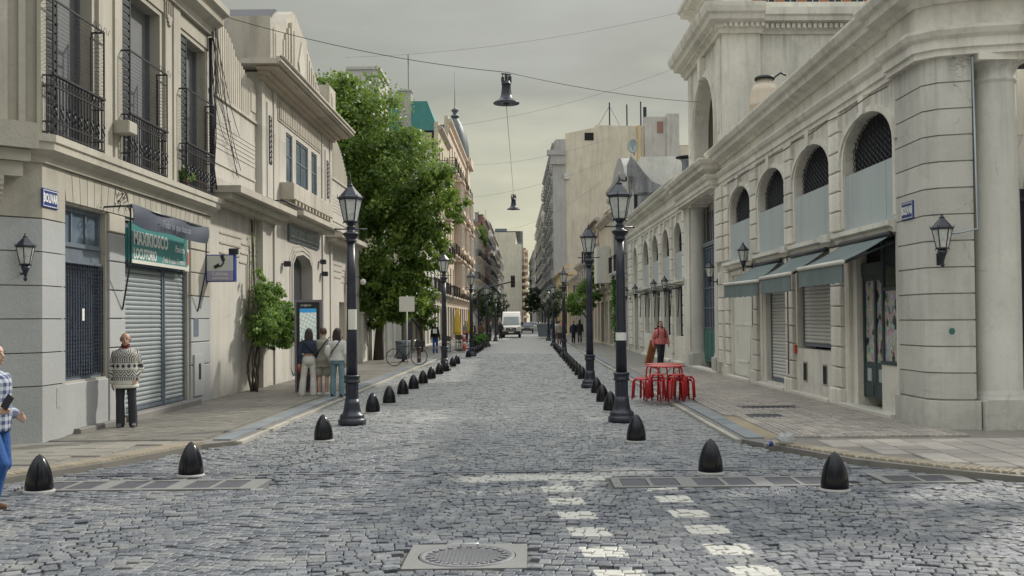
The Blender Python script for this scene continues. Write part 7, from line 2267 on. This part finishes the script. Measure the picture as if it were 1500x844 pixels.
    for s in (-1, 1):
        h, kp, ap = leg(s)
        m = MB()
        limb(m, [S((ap[0], ap[1] + .035, ap[2] - .038)), S((ap[0] + s * .012, ap[1] - .06, ap[2] - .042)), S((ap[0] + s * .02, ap[1] - .165, ap[2] - .050))], [.044 * k, .043 * k, .030 * k], 8)
        m.v = [(x, y, max(z, (ap[2] - .078) * k)) for x, y, z in m.v]
        remesh(m, 'shoe', shoes or M['black_plastic'], t, voxel, 2)
    # hair
    m = MB(); st = hair[1]
    if st == 'short':
        m.ball(hc + R @ Vector((0, .018, .030)) * k, (.083 * k, .092 * k, .094 * k), 14, 12, R); 
    elif st == 'balding':
        for s in (-1, 1):
            limb(m, [hc + R @ Vector((s * .076, -.01, .0)) * k, hc + R @ Vector((s * .076, .045, .01)) * k, hc + R @ Vector((s * .04, .088, .0)) * k], [.016 * k, .026 * k, .028 * k], 8)
            limb(m, [hc + R @ Vector((s * .068, .0, .04)) * k, hc + R @ Vector((s * .058, .06, .04)) * k], [.014 * k, .024 * k], 8)
        m.ball(hc + R @ Vector((0, .035, .062)) * k, (.062 * k, .064 * k, .052 * k), 12, 8, R)
    elif st == 'bun':
        m.ball(hc + R @ Vector((0, .022, .028)) * k, (.086 * k, .092 * k, .096 * k), 14, 12, R); m.ball(hc + R @ Vector((.03, .08, .09)) * k, .042 * k, 10, 8)
        limb(m, [hc + R @ Vector((.07, .04, .03)) * k, hc + R @ Vector((.115, .06, .02)) * k, hc + R @ Vector((.12, .05, -.03)) * k], [.02 * k, .018 * k, .006 * k], 7)
        limb(m, [hc + R @ Vector((-.07, .04, .03)) * k, hc + R @ Vector((-.105, .06, .0)) * k], [.02 * k, .008 * k], 7)
    else:
        Ln = .30 if st == 'long' else .16
        m.ball(hc + R @ Vector((0, .020, .028)) * k, (.088 * k, .094 * k, .098 * k), 14, 12, R)
        for e in (-.055, -.02, .02, .055):
            limb(m, [hc + R @ Vector((e, .065, .02)) * k, hc + R @ Vector((e * 1.3, .085, -.10)) * k, hc + R @ Vector((e * 1.1, .095, -.06 - Ln * .7)) * k, hc + R @ Vector((e * .7, .10, -.06 - Ln - abs(e) * .5)) * k], [.045 * k, .042 * k, .034 * k, .014 * k], 8)
    hd = remesh(m, 'hair', M[hair[0]], t, voxel, 2)
    if st in ('short', 'bun', 'long', 'bob', 'balding'):
        # keep the forehead and face clear
        me = hd.data; bm = bmesh.new(); bm.from_mesh(me)
        Ri = R.inverted()
        def infront(v):
            q = Ri @ (v.co - hc); return q.y < -.045 * k and q.z < .058 * k or (q.y < -.066 * k and q.z < .085 * k)
        bmesh.ops.delete(bm, geom=[v for v in bm.verts if infront(v)], context='VERTS'); bm.to_mesh(me); bm.free()
    t['k'] = k
    return t
M['lips'] = mat_flat('lips', (.22, .09, .075))

# knitted jumper: bands of zigzags, diamonds and bars in charcoal on cream
n_ = NT('patterned_knit')
x_, y_, z_ = n_.xyz()
ang = n_.math('MULTIPLY', n_.math('ARCTAN2', n_.math('SUBTRACT', y_, 0.0), x_), 0.20)
def tri(v, per):
    return n_.math('ABSOLUTE', n_.math('MULTIPLY_ADD', n_.math('FRACT', n_.math('DIVIDE', v, per)), 2.0, -1.0))
def zone(lo, hi): return n_.math('MULTIPLY', n_.math('GREATER_THAN', z_, lo), n_.math('LESS_THAN', z_, hi))
def zz(zc, per, amp, th, cnt=3, sp=.035):
    q = n_.math('SUBTRACT', n_.math('SUBTRACT', z_, zc), n_.math('MULTIPLY', tri(ang, per), amp))
    q = n_.math('ABSOLUTE', n_.math('MULTIPLY_ADD', n_.math('FRACT', n_.math('DIVIDE', q, sp)), 2.0, -1.0)); return n_.math('LESS_THAN', q, th)
dia = n_.math('LESS_THAN', n_.math('ADD', n_.math('MULTIPLY', n_.math('SUBTRACT', 1.0, tri(ang, .115)), 1.0), n_.math('DIVIDE', n_.math('ABSOLUTE', n_.math('SUBTRACT', z_, 1.045)), .052)), .80)
bars = n_.math('GREATER_THAN', tri(ang, .045), .5)
pat = n_.math('MULTIPLY', zone(1.20, 1.36), zz(1.2, .16, .10, .45, sp=.055))
pat = n_.math('MAXIMUM', pat, n_.math('MULTIPLY', zone(1.115, 1.185), bars))
pat = n_.math('MAXIMUM', pat, n_.math('MULTIPLY', zone(.985, 1.105), dia))
pat = n_.math('MAXIMUM', pat, n_.math('MULTIPLY', zone(.87, .965), zz(.9, .16, .08, .45, sp=.055)))
pat = n_.math('MAXIMUM', pat, n_.math('MULTIPLY', zone(.80, .845), bars))
for a, b in ((.97, .98), (1.10, 1.11), (.85, .862), (1.19, 1.198), (1.36, 1.40)): pat = n_.math('MAXIMUM', pat, zone(a, b))
n_.col(n_.mix(pat, (0.50, 0.48, 0.43), (0.05, 0.05, 0.062))); n_.rough(.95); n_.bump(n_.noise(160, 2), .4, .004)
M['jumper'] = n_.m
n_ = NT('plaid_shirt')
x_, y_, z_ = n_.xyz()
_a = n_.math('GREATER_THAN', n_.math('FRACT', n_.math('DIVIDE', z_, .075)), .5)
_b = n_.math('GREATER_THAN', n_.math('FRACT', n_.math('DIVIDE', n_.math('ADD', x_, y_), .075)), .5)
n_.col(n_.mix(n_.math('MULTIPLY', n_.math('ADD', _a, _b), .5), (0.42, 0.45, 0.50), (0.035, 0.055, 0.14))); n_.rough(.9)
M['plaid'] = n_.m
def cloth(name, c, var=.2): return mat_wall(name, c, var, .2, .25, .7, .9)
M['denim'] = cloth('blue_denim', (0.022, 0.085, 0.27)); M['denim_pale'] = cloth('pale_denim', (0.17, 0.27, 0.31)); M['navy'] = cloth('navy_cloth', (0.03, 0.04, 0.075)); M['charcoal'] = cloth('charcoal_cloth', (0.035, 0.037, 0.048))
M['whitecloth'] = cloth('white_cloth', (0.62, 0.61, 0.57), .1); M['khaki'] = cloth('khaki_cloth', (0.30, 0.285, 0.23)); M['coral'] = cloth('coral_knit', (0.62, 0.19, 0.18)); M['burgundy'] = cloth('burgundy_wool', (0.14, 0.012, 0.022))
M['grey_cloth'] = cloth('grey_cloth', (0.22, 0.22, 0.23)); M['blackcloth'] = cloth('black_cloth', (0.018, 0.018, 0.022)); M['brownshoe'] = cloth('brown_leather', (0.12, 0.06, 0.035)); M['greyshoe'] = cloth('grey_suede', (0.10, 0.10, 0.105)); M['whiteshoe'] = cloth('white_trainers', (0.55, 0.54, 0.5), .1)

PV = PZ + .022
t = person('old man in a patterned knit jumper standing before the shuttered kiosk', (-6.95, 17.55, PV), rad(16), 1.64, 'skin_tan', M['jumper'], M['charcoal'], M['greyshoe'], ('hair_grey', 'balding'),
           arms={'le': (-.050, .03, -.27), 'lw': (.01, -.04, -.235), 're': (.060, .04, -.265), 'rw': (-.060, -.11, -.185), 'rp': (-.6, .4, 0)}, legs={'lk': (-.005, 0, -.40), 'rk': (.02, -.02, -.40), 'ra': (.015, .03, -.385)}, flare=.018, top_z=(.735, 1), wide=1.08, loose=.026, voxel=.011, slump=.04, shf=.90)
k = t['k']
m = MB()
m.lathe([(.082 * k, 1.375 * k), (.076 * k, 1.40 * k), (.070 * k, 1.44 * k), (.074 * k, 1.455 * k), (.060 * k, 1.46 * k)], 16, (0, -.01, 0)); m.build('roll_neck', M['burgundy'], t)
m = MB(); m.lathe([(.205 * k, .685 * k), (.215 * k, .70 * k), (.215 * k, .735 * k), (.205 * k, .745 * k)], 24, sx=1.02, sy=.74); m.build('hem', M['whitecloth'], t)

t = person('woman in a navy cropped top and white flared trousers before the totem', (-5.33, 24.55, PV), rad(180 + 8), 1.60, 'skin', M['navy'], M['whitecloth'], M['whiteshoe'], ('hair_dark', 'long'), arms={'le': (-.04, .05, -.27), 'lw': (.0, -.05, -.235), 're': (.05, .05, -.27), 'rw': (.02, -.02, -.235)}, legs={'lk': (-.02, 0, -.40), 'rk': (.05, .0, -.395), 'ra': (.045, .02, -.385)}, female=True, top_z=(1.06, 1), flare=.030, bare_waist=True, voxel=.0115, face=False, loose=.012)
m = MB(); m.tube([(.17, .05, 1.36), (.06, .145, 1.22), (-.09, .145, 1.06), (-.185, .06, .92)], .014, 5); m.build('bag_strap', M['blackcloth'], t)
t = person('woman in a khaki shirt with bare legs pointing at the totem', (-4.99, 24.6, PV), rad(180 - 6), 1.61, 'skin', M['khaki'], M['khaki'], M['whiteshoe'], ('hair_brown', 'bun'), arms={'re': (.20, -.10, -.17), 'rw': (.10, -.19, .01), 'le': (-.06, .02, -.27), 'lw': (.04, -.10, -.21)}, legs={'lk': (-.0, 0, -.40), 'rk': (.02, .01, -.40)}, female=True, top_z=(.70, 1), leg_len=.40, loose=.035, flare=.02, voxel=.0115, face=False)
m = MB(); m.tube([(-.17, .05, 1.40), (-.05, .17, 1.22), (.10, .165, 1.02), (.17, .08, .90)], .013, 5); m.build('bag_strap', M['blackcloth'], t)
t = person('woman in a white top and pale jeans beside the lantern post', (-4.60, 24.3, PV), rad(180 - 10), 1.60, 'skin', M['whitecloth'], M['denim_pale'], M['black_plastic'], ('hair_dark', 'long'), arms={'le': (-.05, .03, -.27), 'lw': (.02, -.08, -.22), 're': (.055, .02, -.27), 'rw': (-.03, -.10, -.21)}, legs={'lk': (-.03, 0, -.40), 'rk': (.03, .0, -.40)}, female=True, top_z=(.88, 1), flare=.014, loose=.02, voxel=.0115, face=False)
m = MB(); m.tube([(-.16, .05, 1.41), (-.05, .155, 1.22), (.09, .15, 1.05), (.16, .07, .95)], .013, 5); m.build('bag_strap', M['charcoal'], t)
m = MB(); m.ball((.20, .09, 1.07), (.09, .075, .15), 12, 9); bg_ = m.build('shoulder_bag', M['whitecloth'], t)

t = person('woman in a coral top with a backpack walking towards us by the market', (4.68, 37.1, PV), rad(8), 1.66, 'skin', M['coral'], M['charcoal'], M['black_plastic'], ('hair_dark', 'bob'), arms={'le': (-.085, .03, -.27), 'lw': (-.02, -.06, -.22), 're': (.085, .03, -.27), 'rw': (.02, -.08, -.22)}, legs={'lk': (-.0, -.10, -.385), 'la': (0, .06, -.385), 'rk': (.0, .06, -.395), 'ra': (0, .13, -.355)}, female=True, top_z=(.84, 1), loose=.022, wide=1.06, voxel=.014)
for s in (-1, 1):
    m = MB(); m.tube([(s * .10, .10, 1.44), (s * .115, -.10, 1.42), (s * .125, -.165, 1.25), (s * .15, -.10, 1.08), (s * .15, .05, 1.05)], .020, 6); m.build('backpack_strap', M['burgundy'], t)
m = MB(); m.bbox(-.15, .15, .13, .28, 1.02, 1.42, .04); m.build('backpack', M['charcoal'], t)
t = thing('guitar_case', 'slim orange brown case carried upright behind the woman in coral', 'case', (4.36, 38.0, PZ + .03), rad(8))
m = MB(); R_ = Matrix.Rotation(rad(14), 3, 'Y'); m.obox((.08, 0, .48), (.27, .14, .92), R_); cs = m.build('case', M['wood'], t)
m = MB(); m.obox((.08, -.075, .48), (.02, .012, .90), R_); m.tube([(.17, -.07, .72), (.20, -.12, .62), (.14, -.07, .52)], .012, 5); m.build('handle', M['brownshoe'], cs)

t = person('person in a plaid shirt and blue jeans walking in past the nearest bollard', (-5.33, 10.15, 0), rad(78), 1.66, 'skin', M['plaid'], M['denim'], M['brownshoe'], ('hair_dark', 'short'), arms={'le': (-.03, .05, -.26), 'lw': (.03, -.22, -.03), 're': (.03, .08, -.27), 'rw': (-.02, -.20, -.10)}, legs={'lk': (.0, -.17, -.365), 'la': (0, .12, -.37), 'rk': (.0, -.06, -.395), 'ra': (0, .30, -.27)}, voxel=.0115, loose=.02, flare=.010)
m = MB(); m.obox((-.20, -.32, 1.10), (.012, .075, .15), Matrix.Rotation(.6, 3, 'X')); m.build('phone', M['ink'], t)
m = MB(); m.bbox(-.15, .15, .12, .26, 1.0, 1.40, .04); m.build('backpack', M['grey_cloth'], t)
t = person('walker in blue jeans with a black and white backpack by the cafe', (-5.12, 54.6, PV), rad(182), 1.58, 'skin', M['blackcloth'], M['denim'], M['black_plastic'], ('hair_dark', 'short'), legs={'lk': (0, -.06, -.39), 'la': (0, .1, -.37), 'rk': (0, .06, -.39)}, voxel=.016, face=False)
m = MB(); m.bbox(-.17, .17, .11, .27, .98, 1.42, .04); bp_ = m.build('backpack', M['charcoal'], t); m = MB(); m.box(-.11, .11, .2715, .276, 1.08, 1.32); m.build('white_print', M['white'], bp_)

# the far groups
CROWD = [('L', -3.35, 84, 'blackcloth', 'charcoal', 'dark clothed man crossing in front of the white van', 100), ('L', -4.3, 75, 'navy', 'charcoal', 'person in navy under the left lanterns before the van', 170), ('L', -4.9, 77, 'grey_cloth', 'navy', 'person in grey at the far cafe tables', 20),
         ('L', -3.9, 80, 'brownshoe', 'charcoal', 'person in brown among the far cafe tables', 200), ('L', -5.2, 82, 'blackcloth', 'navy', 'person in black by the far left shop front', 150), ('L', -2.75, 92, 'charcoal', 'blackcloth', 'lone dark figure beside the van wheel', 5),
         ('R', 3.05, 74, 'navy', 'charcoal', 'person in navy standing under the street tree', 10), ('R', 3.6, 76, 'blackcloth', 'navy', 'person in black at the trunk of the street tree', 170), ('R', 2.5, 84, 'coral', 'denim', 'person in a red top in the far right crowd', 30), ('R', 2.2, 88, 'whitecloth', 'denim', 'person in white in the far right crowd', 190),
         ('R', 2.9, 90, 'grey_cloth', 'charcoal', 'person in grey in the far right crowd', 0), ('R', 2.0, 96, 'navy', 'khaki', 'person in navy and khaki in the far right crowd', 40), ('R', 1.9, 70, 'khaki', 'brownshoe', 'person in khaki walking by the kerb under the tree', 185)]
for i, (sd, x, y, tp, bt, lab, a) in enumerate(CROWD):
    person(lab, (x, y, PV), rad(a), 1.62 + .1 * ((i * 37) % 10) / 10, ['skin', 'skin_tan'][i % 2], M[tp], M[bt], M['black_plastic'], ('hair_dark', ['short', 'bob'][i % 2]), voxel=.026, face=False, group='people far up the street', legs={'lk': (0, -.05, -.39), 'la': (0, .06, -.38), 'rk': (0, .05, -.39)})
# ------------------------------------------------------------------ trees and climbers
def leaf_mesh(name, blobs, n, size, mat, parent, seed, shell=.55, fold=.25, clump=None, droop=.25):
    """leaves scattered in small clumps through the shells of ellipsoid blobs (cx, cy, cz, rx, ry, rz)"""
    r = np.random.RandomState(seed)
    vol = np.array([b[3] * b[4] * b[5] for b in blobs]) ** (2 / 3.0)
    nc = clump or max(20, n // 70)
    bi = r.choice(len(blobs), nc, p=vol / vol.sum())
    B = np.array(blobs)[bi]
    d = r.normal(size=(nc, 3)); d /= np.linalg.norm(d, axis=1)[:, None]
    rad_ = (shell + (1 - shell) * r.rand(nc) ** .5)[:, None] * (1 + .10 * r.normal(size=(nc, 1)))
    cc = B[:, :3] + d * B[:, 3:] * rad_
    cr_ = (.09 + .15 * r.rand(nc)) * np.mean(B[:, 3:], axis=1) * 1.15
    tone_c = np.clip(r.normal(.42, .25, nc), 0, 1)
    li = r.choice(nc, n)
    e = r.normal(size=(n, 3)); e /= np.linalg.norm(e, axis=1)[:, None]
    e *= (r.rand(n) ** .45)[:, None]
    P = cc[li] + e * cr_[li][:, None] * np.array([1.15, 1.15, .8])
    ax = r.normal(size=(n, 3)); ax[:, 2] -= droop * 2; ax /= np.linalg.norm(ax, axis=1)[:, None]
    up = e * .6 + r.normal(size=(n, 3)) * .55 + np.array([0, 0, .6]); sd = np.cross(ax, up); sd /= np.linalg.norm(sd, axis=1)[:, None] + 1e-9
    nn = np.cross(sd, ax)
    s = size * (.5 + 1.0 * r.rand(n) ** 1.5)[:, None]
    v0 = P; v1 = P + ax * s * .5 + sd * s * .30 + nn * s * fold * .3; v2 = P + ax * s; v3 = P + ax * s * .5 - sd * s * .30 + nn * s * fold * .3
    V = np.stack([v0, v1, v2, v3], 1).reshape(-1, 3)
    F = np.arange(n * 4).reshape(-1, 4)
    me = bpy.data.meshes.new(name)
    me.vertices.add(n * 4); me.vertices.foreach_set('co', V.astype(np.float32).ravel())
    me.loops.add(n * 4); me.loops.foreach_set('vertex_index', F.ravel().astype(np.int32))
    me.polygons.add(n); me.polygons.foreach_set('loop_start', (np.arange(n) * 4).astype(np.int32)); me.polygons.foreach_set('loop_total', np.full(n, 4, np.int32))
    me.update(calc_edges=True)
    tone = np.clip(tone_c[li] + r.normal(0, .16, n), 0, 1)
    tone_attr(me, np.repeat(tone, 4))
    me.materials.append(mat)
    return link(name, me, parent)
def trunk(parent, pts, rs, branches, name='trunk'):
    m = MB(); m.tube(pts, rs, 10)
    for bp, br in branches: m.tube(bp, br, 7)
    return m.build(name, M['bark'], parent)

# big ficus over the left pavement
t = thing('street_tree', 'big dense green tree hanging over the left pavement', 'tree', (-7.0, 47.2, 0))
BL = [(-.9, -.6, 9.7, 2.9, 3.0, 3.2), (1.2, -1.2, 8.0, 2.2, 2.7, 2.7), (.4, -1.0, 5.2, 2.1, 2.5, 2.4), (2.6, -1.4, 7.1, 1.4, 1.8, 1.6), (-3.2, 1.0, 9.6, 3.0, 3.0, 3.2), (.6, -1.2, 3.2, 1.6, 2.0, 1.3), (2.3, -1.2, 5.0, 1.2, 1.7, 1.1), (-1.6, -.4, 11.7, 1.8, 2.0, 1.5), (-2.6, 0, 5.0, 1.9, 2.2, 2.6), (1.6, -1.0, 3.2, 1.1, 1.4, .9), (-.5, -.8, 2.5, 1.3, 1.4, .9), (1.2, -1.1, 2.45, .9, 1.1, .7), (-3.8, 1.5, 12.0, 1.5, 1.6, 1.0)]
trunk(t, [(-.05, 0, 0), (0, 0, 1.2), (.15, -.1, 2.6), (.2, -.3, 4.5), (-.2, -.3, 7.5)], [.26, .20, .18, .15, .08], [([(.15, -.1, 2.4), (1.2, -.7, 3.6), (2.2, -1.1, 5.5), (2.6, -1.3, 7)], [.12, .09, .06, .03]), ([(.1, 0, 2.8), (-1.2, .3, 4.6), (-2.8, .8, 7.5), (-3.2, 1, 10)], [.12, .10, .07, .03]), ([(.2, -.3, 4.4), (.8, -.9, 6.5), (1.2, -1.2, 9)], [.09, .07, .03]), ([(-.2, -.3, 7), (-.9, -.5, 9), (-1.5, -.4, 12)], [.08, .06, .02])])
leaf_mesh('crown', BL, 130000, .17, M['leaf_tree'], t, 3, .45, clump=1300)

# climber on the deco house
t = thing('climbing_shrub', 'bushy green climber on a twisted stem against the deco house', 'shrub', (-7.05, 26.4, PZ))
m = MB(); rc = random.Random(12)
for k in range(5):
    x0, y0 = rc.uniform(-.12, .1), rc.uniform(-.45, .0)
    pts = [(x0 + .05 * math.sin(z * 4 + k), y0 + .07 * math.cos(z * 3.1 + k) + .10 * max(0, z - 1.2), z) for z in np.linspace(0, 2.6, 12)]
    m.tube(pts, [.035 - .0018 * q for q in range(12)], 6)
m.build('stems', M['bark'], t)
VB = [(.15, .35, 1.75, .50, .95, .55), (.30, 1.2, 1.7, .65, .9, .55), (.1, .2, 2.4, .30, .55, .38), (.1, .9, 2.5, .32, .6, .42), (.35, .9, 1.4, .45, .6, .3), (.05, .1, 2.9, .14, .25, .35), (.2, -.4, 1.6, .30, .4, .35), (.35, 1.8, 1.85, .45, .5, .5)]
leaf_mesh('foliage', VB, 17000, .085, M['leaf_vine'], t, 5, .3, clump=330, droop=.6)
# bare creeper stems up the wall
t = thing('bare_creeper', 'thin bare creeper stems climbing the deco house wall above the shrub', 'plant', (-7.36, 26.9, PZ))
m = MB()
for k in range(4): m.tube([(.02, .1 * k + .05 * math.sin(z * 2.2 + k), z) for z in np.linspace(2.2, 4.5, 9)], .012, 4)
m.build('stems', M['bark'], t)
leaf_mesh('leaves', [(.05, .1, 3.6, .08, .25, .9)], 110, .06, M['leaf_vine'], t, 6, .2, clump=40)
# small plant in the third balcony, dry branches above the deco roof
t = thing('balcony_plant', 'small green plant on the end of the kiosk house balcony', 'plant', (-7.26, 21.5, 4.76))
leaf_mesh('leaves', [(0, .05, .18, .12, .18, .22)], 500, .07, M['leaf_vine'], t, 7, .2, clump=30); m = MB(); m.lathe([(.07, 0), (.09, .14), (.0, .14)], 10); m.build('pot', M['red1'], t)
t = thing('bare_branches', 'dry bare branches behind the gable of the deco house', 'plant', (-9.0, 37.5, 8.9))
m = MB(); rc = random.Random(4)
for k in range(6):
    p = Vector((rc.uniform(-.6, .6), rc.uniform(-1.5, 1.5), 0)); pts = [p]
    for q in range(5): p = p + Vector((rc.uniform(-.25, .25), rc.uniform(-.3, .3), rc.uniform(.4, .75))); pts.append(p)
    m.tube(pts, [.03, .025, .02, .015, .01, .006], 4, False)
m.build('branches', M['bark'], t)

# far right: ivy on the wall, trees before the tall block
x_, y_ = rw(61.5, -.1)
t = thing('wall_ivy', 'tall bright green ivy panel on the old grey house', 'ivy', (x_, y_, 0))
leaf_mesh('leaves', [(-.1, 0, 2.2, .22, .9, 2.0), (-.15, .2, 3.4, .25, .8, 1.0), (-.1, -.2, 1.0, .2, .7, .9)], 6000, .14, M['leaf_ivy'], t, 9, .2, clump=260)
m = MB(); m.tube([(0, 0, 0), (-.05, .1, 2), (0, 0, 3.5)], [.04, .03, .01], 5); m.build('stem', M['bark'], t)
def small_tree(label, x, y, blobs, n, leaf, mat, trunk_h, seed, grp='small street trees'):
    t = thing('street_tree', label, 'tree', (x, y, 0), 0, grp)
    trunk(t, [(0, 0, 0), (.05, 0, trunk_h * .5), (0, 0, trunk_h), (0, 0, trunk_h + .9)], [.13, .10, .09, .04], [([(0, 0, trunk_h * .9), (-.6, .1, trunk_h + .7), (-1.0, .2, trunk_h + 1.2)], [.06, .04, .02]), ([(0, 0, trunk_h * .9), (.5, -.2, trunk_h + .8)], [.06, .03])])
    leaf_mesh('crown', blobs, n, leaf, mat, t, seed, .4)
small_tree('leafy street tree over the far right pavement by the ivy', 4.0, 72.5, [(-.5, 0, 3.0, 1.1, 1.3, .8), (.3, 0, 3.9, .9, 1.2, .9), (-1.1, 0, 2.6, .6, .9, .5), (.6, 0, 4.9, .5, .8, .8)], 9000, .15, M['leaf_vine'], 2.0, 31)
small_tree('dark street tree far up the market side', 2.9, 118, [(0, 0, 4.0, 1.6, 1.8, 1.5), (-.6, 0, 3.0, 1.2, 1.4, .9)], 5000, .22, M['leaf_dark'], 2.2, 32)
small_tree('dark tree at the end of the street on the market side', 1.6, 215, [(0, 0, 6.0, 3.2, 3, 2.6), (-1.8, 0, 4.8, 1.8, 2, 1.6), (2, 0, 4.6, 2, 2, 1.8)], 6000, .36, M['leaf_dark'], 3.0, 33)
small_tree('dark green tree by the far cafe on the left', -4.7, 98, [(0, 0, 3.6, 1.2, 1.5, 1.3), (.3, 0, 2.6, .9, 1.0, .8)], 4500, .2, M['leaf_dark'], 1.6, 34)
small_tree('grey green tree half hidden by the white van', -4.2, 128, [(0, 0, 3.8, 1.5, 1.8, 1.5)], 4000, .24, M['leaf_dark'], 1.8, 35)
small_tree('light leafed young tree behind the backpacker', -6.3, 58.5, [(0, 0, 3.0, 1.0, 1.2, 1.1), (.5, 0, 2.2, .7, .8, .8)], 6000, .15, M['leaf_tree'], 1.4, 36)
# planters at the cafe kerb
for i, (x, y) in enumerate(((-3.35, 63.5), (-3.3, 65.8), (-3.25, 69.0))):
    t = thing('planter', ['green planter nearest the third lantern post', 'green planter behind the nearest one at the cafe kerb', 'last green planter at the cafe kerb'][i], 'planter', (x, y, 0), 0, 'planters at the cafe kerb')
    m = MB(); m.prism([(-.28, 0), (.28, 0), (.34, .5), (-.34, .5)], 'y', -.4, .4); m.build('tub', M['black_plastic'], t)
    leaf_mesh('leaves', [(0, 0, .62, .4, .5, .28)], 900, .13, M['leaf_ivy'], t, 60 + i, .2, clump=50)
for i, (u, z) in enumerate(((151.5, 15.0), (156, 15.2), (161, 14.6), (147, 14.6))):
    t = thing('roof_plant', ['trailing plant at the near end of the cream house roof', 'trailing plant in the middle of the cream house roof', 'trailing plant at the far end of the cream house roof', 'trailing plant on the grey house roof'][i], 'plant', (FACE_L + .1, u, z), 0, 'plants along the far roofs')
    leaf_mesh('leaves', [(0, 0, 0, .5, 1.3, .8), (.2, .3, -.7, .35, .8, .7)], 700, .3, M['leaf_vine'], t, 80 + i, .2, clump=40)
